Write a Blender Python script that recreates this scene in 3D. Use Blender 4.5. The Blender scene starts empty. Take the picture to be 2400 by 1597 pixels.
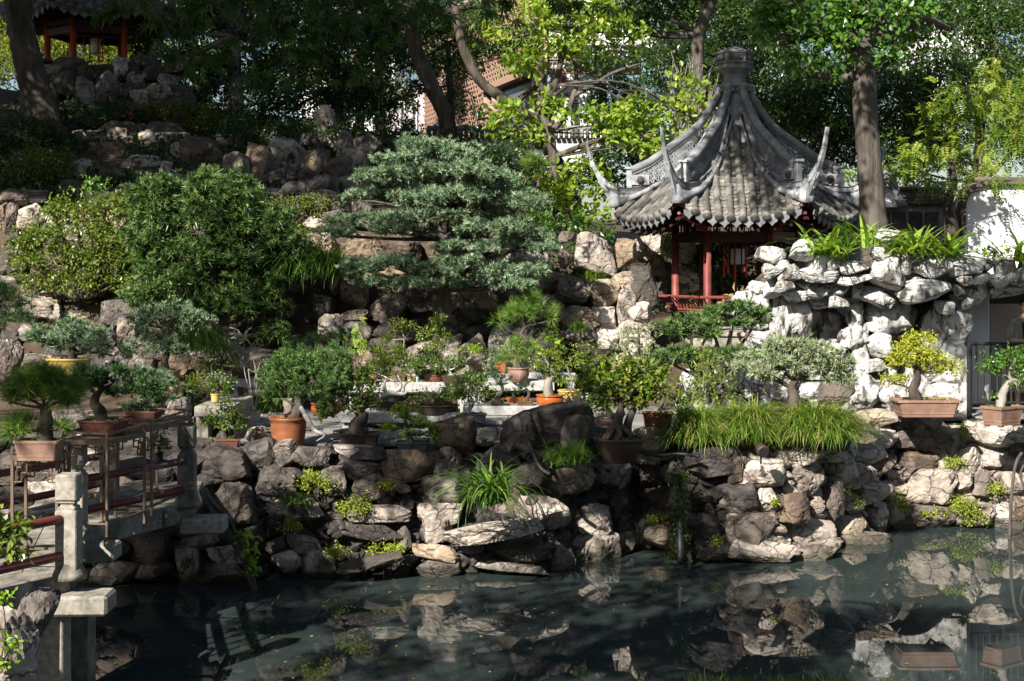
import bpy, bmesh, math, random
import numpy as np
from mathutils import Vector, Matrix, Euler, noise

random.seed(7)
rng = np.random.default_rng(11)
scene = bpy.context.scene
COL = scene.collection

# ------------------------------------------------------------------ camera, sky, sun, exposure
F, CX, HY, H = 3300.0, 1200.0, 620.0, 4.9      # focal length in photo pixels, optical centre column, horizon row, eye height
cam_d = bpy.data.cameras.new('camera')
cam = bpy.data.objects.new('camera', cam_d)
COL.objects.link(cam)
cam.location = (0, 0, H)
cam.rotation_euler = (math.radians(90), 0, 0)
cam_d.sensor_width = 36.0
cam_d.lens = F / 2400 * 36.0
cam_d.shift_y = (HY - 798.5) / 2400.0
cam_d.clip_end = 2000
scene.camera = cam

SUN_AZ, SUN_EL = math.radians(33), math.radians(36)       # from behind the camera's left shoulder
SV = np.array([-math.sin(SUN_AZ) * math.cos(SUN_EL), -math.cos(SUN_AZ) * math.cos(SUN_EL), math.sin(SUN_EL)])
world = bpy.data.worlds.new('World')
scene.world = world
world.use_nodes = True
wn = world.node_tree
sky_n = wn.nodes.new('ShaderNodeTexSky')
sky_n.sky_type = 'NISHITA'
sky_n.sun_disc = False
sky_n.dust_density = 1.2
sky_n.ozone_density = 0.4
sky_n.sun_elevation = SUN_EL
sky_n.sun_rotation = math.pi + SUN_AZ
wn.nodes['Background'].inputs['Strength'].default_value = 0.05
wn.links.new(sky_n.outputs[0], wn.nodes['Background'].inputs['Color'])
sun_d = bpy.data.lights.new('sun', 'SUN')
sun_d.energy = 5.0
sun_d.angle = math.radians(0.5)
sun_d.color = (1.0, 0.95, 0.88)
sun = bpy.data.objects.new('sun', sun_d)
COL.objects.link(sun)
sun.rotation_euler = Vector(SV).to_track_quat('Z', 'Y').to_euler()
scene.view_settings.view_transform = 'Standard'
scene.view_settings.look = 'None'
scene.view_settings.exposure = 1.15
scene.view_settings.gamma = 1.0
scene.view_settings.use_curve_mapping = False
cy = scene.cycles
cy.max_bounces = 6
cy.diffuse_bounces = 1
cy.glossy_bounces = 3
cy.transmission_bounces = 4
cy.transparent_max_bounces = 4
cy.caustics_reflective = False
cy.caustics_refractive = False
cy.sample_clamp_indirect = 4.0

# ------------------------------------------------------------------ helpers
def P(x, y, d):
    """photo pixel + distance -> point in the garden"""
    return np.array([(x - CX) / F * d, d, H - (y - HY) / F * d])

def gd(y, z=1.9):
    """distance at which a level z is seen at photo row y"""
    return F * (H - z) / (y - HY)

ORG = {}                                                # world origin of every parent

def org(o):
    return ORG[o.name] if o is not None else np.zeros(3)

def raw_mesh(name, V, T, rnd=None, smooth=False):
    V = np.asarray(V, dtype=np.float32)
    me = bpy.data.meshes.new(name)
    me.vertices.add(len(V))
    me.vertices.foreach_set('co', V.ravel())
    if isinstance(T, np.ndarray):
        k = T.shape[1]
        me.loops.add(T.size)
        me.loops.foreach_set('vertex_index', T.ravel().astype(np.int32))
        me.polygons.add(len(T))
        me.polygons.foreach_set('loop_start', np.arange(0, T.size, k, dtype=np.int32))
    else:
        flat = [i for f in T for i in f]
        st, s = [], 0
        for f in T:
            st.append(s)
            s += len(f)
        me.loops.add(len(flat))
        me.loops.foreach_set('vertex_index', np.array(flat, dtype=np.int32))
        me.polygons.add(len(T))
        me.polygons.foreach_set('loop_start', np.array(st, dtype=np.int32))
    if smooth:
        me.polygons.foreach_set('use_smooth', np.ones(len(me.polygons), dtype=bool))
    else:
        me.polygons.foreach_set('use_smooth', np.zeros(len(me.polygons), dtype=bool))
    me.update(calc_edges=True)
    if rnd is not None:
        a = me.attributes.new('rnd', 'FLOAT', 'POINT')
        a.data.foreach_set('value', np.asarray(rnd, dtype=np.float32))
    return me

def tag(o, label=None, cat=None, group=None, kind=None):
    if label: o['label'] = label
    if cat: o['category'] = cat
    if group: o['group'] = group
    if kind: o['kind'] = kind
    return o

def obj(name, V, T, mat, parent=None, rnd=None, smooth=False, origin=None):
    """link ONE mesh object; V is in world coordinates"""
    V = np.asarray(V, dtype=np.float64)
    po = org(parent)
    if origin is None:
        origin = po
    origin = np.asarray(origin, dtype=np.float64)
    me = raw_mesh(name, V - origin, T, rnd, smooth)
    me.materials.append(mat)
    o = bpy.data.objects.new(name, me)
    COL.objects.link(o)
    o.location = tuple(origin - po)
    if parent is not None:
        o.parent = parent
    ORG[o.name] = origin
    return o

def root(name, loc, label, cat, group=None):
    o = bpy.data.objects.new(name, None)
    o.empty_display_size = 0.2
    COL.objects.link(o)
    o.location = tuple(loc)
    ORG[o.name] = np.asarray(loc, dtype=np.float64)
    return tag(o, label, cat, group)

def inst(name, me, loc, rot, scale, parent, mat=None):
    o = bpy.data.objects.new(name, me)
    COL.objects.link(o)
    o.location = tuple(np.asarray(loc) - org(parent))
    o.rotation_euler = rot
    o.scale = scale
    if parent is not None:
        o.parent = parent
    if mat is not None:
        o.material_slots[0].link = 'OBJECT'
        o.material_slots[0].material = mat
    ORG[o.name] = np.asarray(loc, dtype=np.float64)
    return o

class G:
    """collects small shapes for one mesh"""
    def __init__(s):
        s.V, s.T = [], []
    def add(s, V, T):
        b = len(s.V)
        s.V.extend([tuple(v) for v in V])
        s.T.extend([tuple(int(i) + b for i in f) for f in T])
        return s
    def box(s, c, size, rz=0.0, bev=0.0):
        hx, hy, hz = [q / 2 for q in size]
        ca, sa = math.cos(rz), math.sin(rz)
        def tr(x, y, z): return (c[0] + x * ca - y * sa, c[1] + x * sa + y * ca, c[2] + z)
        if bev <= 0:
            V = [tr(x, y, z) for z in (-hz, hz) for x, y in ((-hx, -hy), (hx, -hy), (hx, hy), (-hx, hy))]
            return s.add(V, [(3, 2, 1, 0), (4, 5, 6, 7), (0, 1, 5, 4), (1, 2, 6, 5), (2, 3, 7, 6), (3, 0, 4, 7)])
        b = min(bev, hx * .9, hy * .9, hz * .9)
        rings = []
        for z, i in ((-hz, b), (-hz + b, 0), (hz - b, 0), (hz, b)):
            rings.append([tr(x, y, z) for x, y in ((-hx + b + i * .3, -hy + i), (hx - b - i * .3, -hy + i), (hx - i, -hy + b + i * .3), (hx - i, hy - b - i * .3),
                                                   (hx - b - i * .3, hy - i), (-hx + b + i * .3, hy - i), (-hx + i, hy - b - i * .3), (-hx + i, -hy + b + i * .3))])
        return s.loft(rings)
    def loft(s, rings, cap=True, closed=True):
        n = len(rings[0])
        V = [v for r in rings for v in r]
        T = []
        for k in range(len(rings) - 1):
            for i in range(n if closed else n - 1):
                j = (i + 1) % n
                T.append((k * n + i, k * n + j, (k + 1) * n + j, (k + 1) * n + i))
        if cap and closed:
            T.append(tuple(range(n - 1, -1, -1)))
            m = (len(rings) - 1) * n
            T.append(tuple(range(m, m + n)))
        return s.add(V, T)
    def lathe(s, c, prof, seg=20, rz=0.0):
        return s.loft([[(c[0] + r * math.cos(2 * math.pi * i / seg + rz), c[1] + r * math.sin(2 * math.pi * i / seg + rz), c[2] + z) for i in range(seg)] for r, z in prof])
    def tube(s, pts, rad, seg=7, cap=True):
        V, T = tube(pts, rad, seg, cap)
        return s.add(V, T)
    def obj(s, name, mat, parent=None, smooth=False, origin=None):
        return obj(name, s.V, s.T, mat, parent, None, smooth, origin)

def smooth_path(pts, n=4):
    pts = [np.asarray(p, dtype=float) for p in pts]
    if len(pts) < 3:
        return pts
    out = []
    for i in range(len(pts) - 1):
        p0, p1, p2, p3 = pts[max(i - 1, 0)], pts[i], pts[i + 1], pts[min(i + 2, len(pts) - 1)]
        for k in range(n):
            t = k / n
            out.append(.5 * ((2 * p1) + (-p0 + p2) * t + (2 * p0 - 5 * p1 + 4 * p2 - p3) * t * t + (-p0 + 3 * p1 - 3 * p2 + p3) * t ** 3))
    out.append(pts[-1])
    return out

def tube(pts, rad, seg=7, cap=True):
    pts = [np.asarray(p, dtype=float) for p in pts]
    n = len(pts)
    if np.isscalar(rad):
        rad = [rad] * n
    elif len(rad) != n:
        rad = list(np.interp(np.linspace(0, 1, n), np.linspace(0, 1, len(rad)), rad))
    V, T = [], []
    u = None
    for i in range(n):
        t = pts[min(i + 1, n - 1)] - pts[max(i - 1, 0)]
        t = t / (np.linalg.norm(t) + 1e-9)
        if u is None:
            u = np.cross(t, [0.31, 0.77, 0.11])
            if np.linalg.norm(u) < .1: u = np.cross(t, [1, 0, 0])
        u = u - t * u.dot(t)
        u /= np.linalg.norm(u) + 1e-9
        w = np.cross(t, u)
        for k in range(seg):
            a = 2 * math.pi * k / seg
            V.append(pts[i] + rad[i] * (math.cos(a) * u + math.sin(a) * w))
    for i in range(n - 1):
        for k in range(seg):
            j = (k + 1) % seg
            T.append((i * seg + k, i * seg + j, (i + 1) * seg + j, (i + 1) * seg + k))
    if cap:
        T.append(tuple(range(seg - 1, -1, -1)))
        T.append(tuple(range((n - 1) * seg, n * seg)))
    return V, T

# ------------------------------------------------------------------ materials
def new_mat(name):
    m = bpy.data.materials.new(name)
    m.use_nodes = True
    nt = m.node_tree
    return m, nt, nt.nodes['Principled BSDF']

def ramp(nt, fac, cols, pos=None):
    r = nt.nodes.new('ShaderNodeValToRGB')
    n = len(cols)
    pos = pos or [i / max(n - 1, 1) for i in range(n)]
    while len(r.color_ramp.elements) < n:
        r.color_ramp.elements.new(.5)
    for e, c, p in zip(r.color_ramp.elements, cols, pos):
        e.position = p
        e.color = (c[0], c[1], c[2], 1)
    nt.links.new(fac, r.inputs[0])
    return r.outputs[0]

def math_n(nt, op, a, b, c=None):
    n = nt.nodes.new('ShaderNodeMath')
    n.operation = op
    for i, v in enumerate((a, b, c)):
        if v is None: continue
        if hasattr(v, 'node'):
            nt.links.new(v, n.inputs[i])
        else:
            n.inputs[i].default_value = v
    return n.outputs[0]

def noise_n(nt, scale, detail=5, rough=.6, stretch=None, dist=0.0, coord='world'):
    if coord == 'world':
        g = nt.nodes.new('ShaderNodeNewGeometry').outputs['Position']
    else:
        g = nt.nodes.new('ShaderNodeTexCoord').outputs['Object']
    if stretch:
        mp = nt.nodes.new('ShaderNodeMapping')
        mp.inputs['Scale'].default_value = stretch
        nt.links.new(g, mp.inputs[0])
        g = mp.outputs[0]
    n = nt.nodes.new('ShaderNodeTexNoise')
    n.inputs['Scale'].default_value = scale
    n.inputs['Detail'].default_value = detail
    n.inputs['Roughness'].default_value = rough
    n.inputs['Distortion'].default_value = dist
    nt.links.new(g, n.inputs['Vector'])
    return n.outputs[0]

def mixc(nt, fac, a, b):
    m = nt.nodes.new('ShaderNodeMix')
    m.data_type = 'RGBA'
    for s, v in ((0, fac), (6, a), (7, b)):
        if hasattr(v, 'node'):
            nt.links.new(v, m.inputs[s])
        elif s == 0:
            m.inputs[0].default_value = v
        else:
            m.inputs[s].default_value = (v[0], v[1], v[2], 1)
    return m.outputs[2]

def pmat(name, cols, scale=4.0, rough=.8, bump=.3, bscale=None, rand=0.0, pos=None, stretch=None, spec=.3, stain=None, coord='world', dist=0.0, metal=0.0, bdist=.05, wet=False, crack=None, pits=None):
    """procedural colour ramp over noise, with relief, per-object variation and stains"""
    m, nt, b = new_mat(name)
    f = noise_n(nt, scale, 6, .62, stretch, dist, coord)
    if rand:
        oi = nt.nodes.new('ShaderNodeObjectInfo').outputs['Random']
        f = math_n(nt, 'ADD', f, math_n(nt, 'MULTIPLY', math_n(nt, 'SUBTRACT', oi, .5), rand))
    c = ramp(nt, f, cols, pos)
    if stain:
        sc, lo, hi, colr, st = stain
        s = noise_n(nt, sc, 5, .65, st, .4, coord)
        mr = nt.nodes.new('ShaderNodeMapRange')
        mr.inputs[1].default_value, mr.inputs[2].default_value = lo, hi
        nt.links.new(s, mr.inputs[0])
        c = mixc(nt, mr.outputs[0], c, colr)
    extra_h = None
    if crack:                                                     # fracture lines through the stone
        sc, wd, colr, st_ = crack
        gp = nt.nodes.new('ShaderNodeNewGeometry').outputs['Position']
        nz = nt.nodes.new('ShaderNodeTexNoise')
        nz.inputs['Scale'].default_value = sc * 1.3
        nz.inputs['Detail'].default_value = 4
        nt.links.new(gp, nz.inputs['Vector'])
        va = nt.nodes.new('ShaderNodeVectorMath'); va.operation = 'MULTIPLY_ADD'
        nt.links.new(nz.outputs['Color'], va.inputs[0]); va.inputs[1].default_value = (.5, .5, .5); nt.links.new(gp, va.inputs[2])
        mp = nt.nodes.new('ShaderNodeMapping'); mp.inputs['Scale'].default_value = st_; mp.inputs['Rotation'].default_value = (.3, .5, .2)
        nt.links.new(va.outputs[0], mp.inputs[0])
        vo = nt.nodes.new('ShaderNodeTexVoronoi'); vo.feature = 'DISTANCE_TO_EDGE'; vo.inputs['Scale'].default_value = sc
        nt.links.new(mp.outputs[0], vo.inputs['Vector'])
        mr = nt.nodes.new('ShaderNodeMapRange')
        mr.inputs[1].default_value, mr.inputs[2].default_value, mr.inputs[3].default_value, mr.inputs[4].default_value = 0, wd, .8, 0
        nt.links.new(vo.outputs['Distance'], mr.inputs[0])
        c = mixc(nt, mr.outputs[0], c, colr)
        extra_h = mr.outputs[0]
    if pits:
        sc, lo, hi, colr = pits
        mr = nt.nodes.new('ShaderNodeMapRange')
        mr.inputs[1].default_value, mr.inputs[2].default_value = lo, hi
        nt.links.new(noise_n(nt, sc, 3, .6), mr.inputs[0])
        c = mixc(nt, mr.outputs[0], c, colr)
        extra_h = mr.outputs[0]
    if wet:                                                       # damp, algae-stained tide mark just above the pond
        gz = nt.nodes.new('ShaderNodeSeparateXYZ')
        nt.links.new(nt.nodes.new('ShaderNodeNewGeometry').outputs['Position'], gz.inputs[0])
        h = math_n(nt, 'ADD', gz.outputs[2], math_n(nt, 'MULTIPLY', noise_n(nt, 3.0, 4), -.35))
        mr = nt.nodes.new('ShaderNodeMapRange')
        mr.inputs[1].default_value, mr.inputs[2].default_value, mr.inputs[3].default_value, mr.inputs[4].default_value = -.1, .1, .75, 0
        nt.links.new(h, mr.inputs[0])
        c = mixc(nt, mr.outputs[0], c, (.035, .036, .02))
    nt.links.new(c, b.inputs['Base Color'])
    b.inputs['Roughness'].default_value = rough
    b.inputs['Specular IOR Level'].default_value = spec
    b.inputs['Metallic'].default_value = metal
    if bump:
        bn = nt.nodes.new('ShaderNodeBump')
        bn.inputs['Strength'].default_value = bump
        bn.inputs['Distance'].default_value = bdist
        hh = noise_n(nt, bscale or scale * 3, 7, .68, stretch, dist, coord)
        if extra_h is not None: hh = math_n(nt, 'SUBTRACT', hh, math_n(nt, 'MULTIPLY', extra_h, .35))
        nt.links.new(hh, bn.inputs['Height'])
        nt.links.new(bn.outputs[0], b.inputs['Normal'])
    return m

def leafmat(name, cols, trans=.35, rough=.45, spec=.35, pos=None, boost=1.6):
    m, nt, b = new_mat(name)
    a = nt.nodes.new('ShaderNodeAttribute')
    a.attribute_name = 'rnd'
    c = ramp(nt, a.outputs['Fac'], cols, pos)
    nt.links.new(c, b.inputs['Base Color'])
    b.inputs['Roughness'].default_value = rough
    b.inputs['Specular IOR Level'].default_value = spec
    if trans > 0:
        t = nt.nodes.new('ShaderNodeBsdfTranslucent')
        mul = nt.nodes.new('ShaderNodeMix')
        mul.data_type = 'RGBA'
        mul.blend_type = 'MULTIPLY'
        mul.inputs[0].default_value = 1.0
        nt.links.new(c, mul.inputs[6])
        mul.inputs[7].default_value = (boost * 1.15, boost * 1.1, boost * .45, 1)
        nt.links.new(mul.outputs[2], t.inputs['Color'])
        mx = nt.nodes.new('ShaderNodeMixShader')
        mx.inputs[0].default_value = trans
        nt.links.new(b.outputs[0], mx.inputs[1])
        nt.links.new(t.outputs[0], mx.inputs[2])
        nt.links.new(mx.outputs[0], nt.nodes['Material Output'].inputs[0])
    return m

M_ = {}
# vegetation
M_['bg_dark'] = leafmat('leaves_evergreen_dark', [(.012, .03, .008), (.03, .065, .014), (.07, .12, .025)], .25, .35, .5)
M_['bg_mid'] = leafmat('leaves_evergreen_mid', [(.02, .05, .01), (.05, .1, .018), (.12, .18, .035)], .35, .35, .5)
M_['bg_yellow'] = leafmat('leaves_yellowing', [(.06, .11, .015), (.14, .19, .025), (.3, .3, .05)], .4)
M_['magnolia'] = leafmat('leaves_magnolia', [(.12, .21, .025), (.22, .33, .045), (.37, .43, .065), (.33, .2, .05)], .42, .4, .4, [0, .5, .94, 1])
M_['glossy'] = leafmat('leaves_glossy_bright', [(.04, .11, .015), (.08, .18, .025), (.17, .29, .05)], .32, .26, .6)
M_['vine'] = leafmat('leaves_vine', [(.05, .1, .012), (.13, .21, .025), (.28, .33, .04), (.4, .28, .04)], .42, .4, .4, [0, .4, .92, 1])
M_['azalea'] = leafmat('leaves_azalea', [(.05, .08, .012), (.1, .13, .02), (.19, .2, .04)], .25)
M_['bush'] = leafmat('leaves_yellow_green_bush', [(.055, .1, .013), (.12, .18, .025), (.26, .3, .055), (.3, .2, .05)], .3, .35, .5, [0, .5, .93, 1])
M_['yew'] = leafmat('needles_yew', [(.02, .055, .013), (.075, .145, .035), (.22, .31, .095), (.34, .27, .1)], .12, .4, .4, [0, .55, .96, 1])
M_['bluepine'] = leafmat('needles_blue_green', [(.035, .08, .035), (.15, .24, .125), (.38, .48, .3), (.42, .29, .08)], .1, .45, .35, [0, .5, .9, 1])
M_['olivepine'] = leafmat('needles_olive_spruce', [(.12, .16, .07), (.26, .32, .17), (.44, .48, .3), (.36, .24, .08)], .1, .45, .35, [0, .5, .92, 1])
M_['pine'] = leafmat('needles_green_pine', [(.05, .12, .018), (.13, .23, .035), (.27, .36, .07), (.34, .27, .07)], .15, .4, .4, [0, .5, .94, 1])
M_['darkpine'] = leafmat('needles_dark_pine', [(.02, .06, .02), (.045, .1, .03), (.09, .15, .05)], .1, .45)
M_['juniper'] = leafmat('foliage_juniper', [(.05, .12, .03), (.11, .2, .06), (.2, .3, .09)], .15)
M_['bonsai'] = leafmat('leaves_bonsai_green', [(.03, .07, .012), (.08, .14, .02), (.17, .24, .04), (.34, .3, .05)], .3, .4, .4, [0, .5, .93, 1])
M_['lime'] = leafmat('leaves_lime', [(.12, .22, .02), (.22, .36, .03), (.38, .48, .06)], .35)
M_['elm'] = leafmat('leaves_yellow_elm', [(.2, .25, .02), (.34, .37, .03), (.5, .47, .07)], .35)
M_['zelkova'] = leafmat('leaves_zelkova', [(.045, .11, .015), (.1, .17, .02), (.22, .26, .03), (.38, .33, .04)], .35, .4, .4, [0, .4, .85, 1])
M_['grass'] = leafmat('blades_grass', [(.03, .09, .012), (.08, .17, .02), (.2, .3, .05)], .3, .4, .4)
M_['mondo'] = leafmat('blades_mondo', [(.03, .09, .01), (.11, .22, .02), (.28, .37, .06), (.42, .36, .14)], .3, .4, .4, [0, .45, .8, .93])
M_['strap'] = leafmat('blades_strap', [(.08, .17, .018), (.17, .29, .03), (.32, .43, .065)], .35, .28, .5)
M_['maple'] = leafmat('leaves_maple', [(.02, .05, .008), (.04, .085, .012), (.08, .14, .02)], .3, .4)
M_['moss'] = leafmat('leaves_moss', [(.1, .16, .015), (.22, .28, .03), (.4, .42, .06)], .25)
M_['dry'] = leafmat('straw_dry', [(.2, .14, .07), (.36, .27, .14), (.5, .4, .24)], .2)
M_['red'] = leafmat('petals_red', [(.35, .02, .03), (.5, .04, .05)], .2)
M_['fallen'] = leafmat('leaves_fallen', [(.3, .24, .06), (.45, .38, .1), (.2, .2, .06)], .1)
# stone, soil, water
M_['rock'] = pmat('rock_brown', [(.055, .047, .043), (.13, .11, .098), (.25, .205, .17), (.42, .365, .31)], 2.0, .85, .7, 9, .5, [.28, .43, .57, .72], stain=(3.0, .54, .64, (.04, .034, .03), None), bdist=.09, dist=.9, wet=True, crack=(1.7, .035, (.03, .026, .023), (1, 1, 1.5)))
M_['rockp'] = pmat('rock_pale', [(.15, .12, .1), (.3, .245, .2), (.44, .375, .31), (.56, .5, .43)], 2.0, .85, .7, 9, .5, [.28, .43, .57, .72], stain=(3.2, .56, .66, (.07, .055, .045), None), bdist=.09, dist=.6, wet=True, crack=(1.7, .035, (.03, .026, .023), (1, 1, 1.5)))
M_['rocko'] = pmat('rock_ochre', [(.09, .066, .05), (.2, .145, .098), (.32, .24, .16), (.43, .36, .28)], 2.1, .85, .7, 9, .5, [.28, .43, .57, .72], stain=(2.2, .58, .72, (.05, .04, .035), None), bdist=.09, dist=.6, wet=True, crack=(1.7, .035, (.03, .026, .023), (1, 1, 1.5)))
M_['rockw'] = pmat('rock_white', [(.26, .245, .21), (.46, .45, .42), (.58, .57, .55)], 2.6, .85, .7, 8, .2, [.3, .43, .65], stain=(3.4, .51, .6, (.085, .076, .062), (1, 1, .3)), bdist=.09, dist=.6, pits=(9.0, .6, .68, (.09, .08, .068)))
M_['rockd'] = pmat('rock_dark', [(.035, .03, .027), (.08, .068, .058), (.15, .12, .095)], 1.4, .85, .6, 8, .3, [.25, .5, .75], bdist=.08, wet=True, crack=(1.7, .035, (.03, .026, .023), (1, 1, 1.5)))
M_['mortar'] = pmat('mortar_soil', [(.035, .028, .022), (.085, .068, .052), (.2, .165, .13)], 3.0, .95, .8, 9, 0, [.35, .52, .7], bdist=.08, wet=True)
M_['mortarp'] = pmat('mortar_pale_lime', [(.1, .085, .065), (.3, .265, .22), (.5, .46, .41)], 3.5, .95, .8, 11, 0, [.35, .48, .66], bdist=.08, wet=True)
M_['soil'] = pmat('soil', [(.03, .022, .015), (.07, .05, .033), (.12, .09, .05)], 3.0, .95, .5, 12)
M_['potsoil'] = pmat('pot_soil', [(.03, .025, .015), (.06, .055, .025), (.07, .1, .02)], 9.0, .95, .6, 30)
M_['paving'] = pmat('paving_stone', [(.12, .115, .11), (.2, .19, .18), (.29, .27, .25)], 2.0, .85, .25, 14, .35, [.25, .5, .75], stain=(5, .6, .72, (.1, .09, .05), None))
M_['granite'] = pmat('granite', [(.17, .15, .12), (.29, .262, .215), (.4, .37, .32)], 14.0, .85, .25, 40, .15, [.3, .5, .7], stain=(1.8, .52, .72, (.09, .085, .06), (1, 1, .5)), bdist=.02)
M_['bench'] = pmat('bench_granite', [(.25, .24, .22), (.36, .35, .33), (.46, .45, .42)], 12.0, .8, .2, 40, .1, [.3, .5, .7], stain=(2.5, .6, .75, (.2, .19, .17), None), bdist=.02)
M_['granite_weathered'] = pmat('granite_weathered', [(.1, .095, .075), (.21, .19, .155), (.34, .32, .27)], 5.0, .9, .35, 30, .1, [.3, .5, .7], stain=(3, .5, .66, (.05, .05, .04), (1, 1, .3)), bdist=.02, wet=True)
# wood, metal, clay
M_['bark'] = pmat('bark_dark', [(.03, .024, .018), (.07, .055, .042), (.14, .115, .09)], 5.0, .9, .9, 10, 0, [.3, .5, .72], (1, 1, .22), bdist=.06)
M_['bark_grey'] = pmat('bark_grey_brown', [(.045, .038, .031), (.095, .08, .065), (.17, .147, .12)], 7.0, .9, 1.0, 16, 0, [.3, .5, .7], (1, 1, .14), bdist=.05)
M_['bark_pale'] = pmat('bark_pale', [(.14, .12, .1), (.26, .235, .2), (.36, .33, .29)], 5.0, .9, .6, 12, 0, [.3, .5, .7], (1, 1, .3))
M_['deadwood'] = pmat('deadwood_silver', [(.2, .19, .17), (.42, .4, .37), (.58, .56, .52)], 8.0, .8, .6, 20, 0, [.3, .5, .7], (1, 1, .4), bdist=.02)
M_['terracotta'] = pmat('clay_terracotta', [(.19, .06, .022), (.3, .1, .04), (.38, .15, .07)], 5.0, .5, .15, 20, .1, [.25, .5, .8], spec=.4, stain=(5, .56, .7, (.3, .22, .16), (1, 1, .5)))
M_['brownclay'] = pmat('clay_brown', [(.15, .08, .052), (.22, .125, .088), (.28, .17, .125)], 5.0, .65, .15, 22, .15, [.25, .5, .8], stain=(5, .56, .7, (.3, .25, .2), (1, 1, .4)))
M_['darkclay'] = pmat('clay_dark', [(.035, .022, .018), (.06, .038, .03), (.09, .06, .05)], 5.0, .55, .1, 22, .15)
M_['redclay'] = pmat('clay_red_brown', [(.09, .03, .02), (.145, .052, .034), (.2, .08, .052)], 5.0, .55, .15, 22, .15, stain=(6, .57, .7, (.2, .15, .11), (1, 1, .4)))
M_['orangeglaze'] = pmat('glaze_orange', [(.28, .06, .015), (.4, .1, .025), (.5, .16, .05)], 4.0, .25, .05, 20, .1, spec=.5)
M_['yellowglaze'] = pmat('glaze_yellow', [(.4, .28, .07), (.5, .36, .1), (.56, .44, .16)], 4.0, .4, .05, 20, .1, spec=.5)
M_['creamglaze'] = pmat('glaze_cream', [(.34, .31, .24), (.44, .41, .33), (.5, .47, .4)], 4.0, .4, .05, 20, .1)
M_['greyclay'] = pmat('clay_grey', [(.2, .19, .17), (.28, .27, .25), (.34, .33, .3)], 6.0, .7, .1, 22, .1)
M_['blueglaze'] = pmat('glaze_pale_blue', [(.3, .42, .48), (.42, .54, .6), (.5, .6, .65)], 4.0, .3, .05, 20, 0, spec=.5)
M_['navyglaze'] = pmat('glaze_dark_blue', [(.015, .018, .028), (.03, .035, .05), (.05, .055, .075)], 4.0, .25, .05, 20, 0, spec=.5)
M_['plastic'] = pmat('plastic_grey_white', [(.45, .46, .48), (.55, .56, .57)], 4.0, .5, .03, 20)
M_['black'] = pmat('paint_black', [(.012, .012, .013), (.03, .028, .027)], 6.0, .5, .1, 30)
M_['redpaint'] = pmat('paint_red_brown', [(.12, .028, .022), (.18, .045, .034), (.24, .075, .055)], 3.0, .5, .15, 20, .1, [.3, .5, .75], stain=(4, .62, .72, (.3, .18, .15), (1, 1, .3)), bdist=.01)
M_['redbright'] = pmat('paint_vermilion', [(.3, .045, .018), (.4, .07, .028), (.46, .1, .04)], 3.0, .4, .1, 20)
M_['railpaint'] = pmat('paint_rail_peeling', [(.1, .022, .02), (.15, .035, .03), (.2, .06, .05)], 3.0, .45, .25, 16, 0, [.3, .5, .75], stain=(5.5, .57, .62, (.5, .47, .43), (.45, .45, 1)), bdist=.01)
M_['wood'] = pmat('wood_dark_red', [(.025, .01, .008), (.05, .02, .016), (.085, .036, .028)], 4.0, .55, .2, 18, 0, stretch=(1, 1, .4))
M_['rust'] = pmat('metal_rusty_brown', [(.1, .07, .05), (.17, .12, .085), (.25, .18, .13)], 5.0, .6, .15, 24, 0, metal=.25)
M_['tassel'] = pmat('silk_red', [(.5, .03, .015), (.62, .05, .02)], 10.0, .6, .2, 40)
M_['gold'] = pmat('thread_gold', [(.5, .33, .05), (.6, .42, .1)], 10.0, .4, .1, 40)
# buildings
M_['tile'] = pmat('roof_tile_barrel', [(.055, .053, .049), (.13, .125, .113), (.24, .228, .2)], 5.0, .85, .35, 18, .4, [.2, .5, .8], stain=(6, .6, .7, (.09, .085, .05), None), bdist=.02)
M_['pan'] = pmat('roof_tile_pan', [(.085, .078, .065), (.17, .155, .128), (.26, .238, .195)], 5.0, .9, .3, 18, .35, [.2, .5, .8], bdist=.02)
M_['ridge'] = pmat('ridge_plaster', [(.13, .135, .145), (.27, .275, .285), (.42, .425, .43)], 3.5, .85, .4, 16, .25, [.3, .48, .68], stain=(4.5, .52, .64, (.07, .07, .072), (1, 1, .35)), bdist=.03)
M_['ridged'] = pmat('ridge_grey', [(.1, .105, .11), (.19, .195, .2), (.3, .305, .305)], 3.5, .8, .3, 16, 0, [.25, .48, .7], bdist=.02)
M_['plaster'] = pmat('plaster_white', [(.66, .66, .65), (.76, .76, .75), (.8, .8, .79)], .8, .8, .08, 20, 0, [.3, .5, .7], stain=(1.5, .56, .78, (.45, .44, .41), (1, 1, .22)), bdist=.01)
M_['pinkbrick'] = pmat('brick_pink_tan', [(.36, .24, .18), (.48, .33, .25), (.56, .41, .33)], 6.0, .85, .2, 20, 0)
M_['pinktrim'] = pmat('trim_pink_brown', [(.28, .17, .12), (.36, .23, .17)], 6.0, .7, .1, 20, 0)
M_['farwall'] = pmat('far_wall_white', [(.62, .6, .57), (.74, .72, .7)], .4, .8, .05, 10)
M_['fargrey'] = pmat('far_wall_mauve', [(.36, .31, .31), (.46, .4, .4)], .6, .8, .05, 10)
M_['louver'] = pmat('louver_grey', [(.4, .4, .42), (.52, .52, .54)], 3.0, .6, .05, 10)
M_['ink'] = pmat('print_dark', [(.05, .02, .025), (.07, .03, .035)], 8.0, .7, 0)
M_['inkred'] = pmat('print_red', [(.5, .03, .03), (.6, .06, .05)], 8.0, .7, 0)
M_['inkblue'] = pmat('print_slate', [(.2, .21, .26), (.34, .35, .4)], 1.5, .7, 0)
M_['paper'] = pmat('poster_white', [(.74, .74, .76), (.8, .8, .81)], 2.0, .6, 0)
m, nt, b = new_mat('glass_shop_dark')
b.inputs['Base Color'].default_value = (.11, .115, .13, 1)
b.inputs['Roughness'].default_value = .12
M_['glass'] = m
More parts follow.
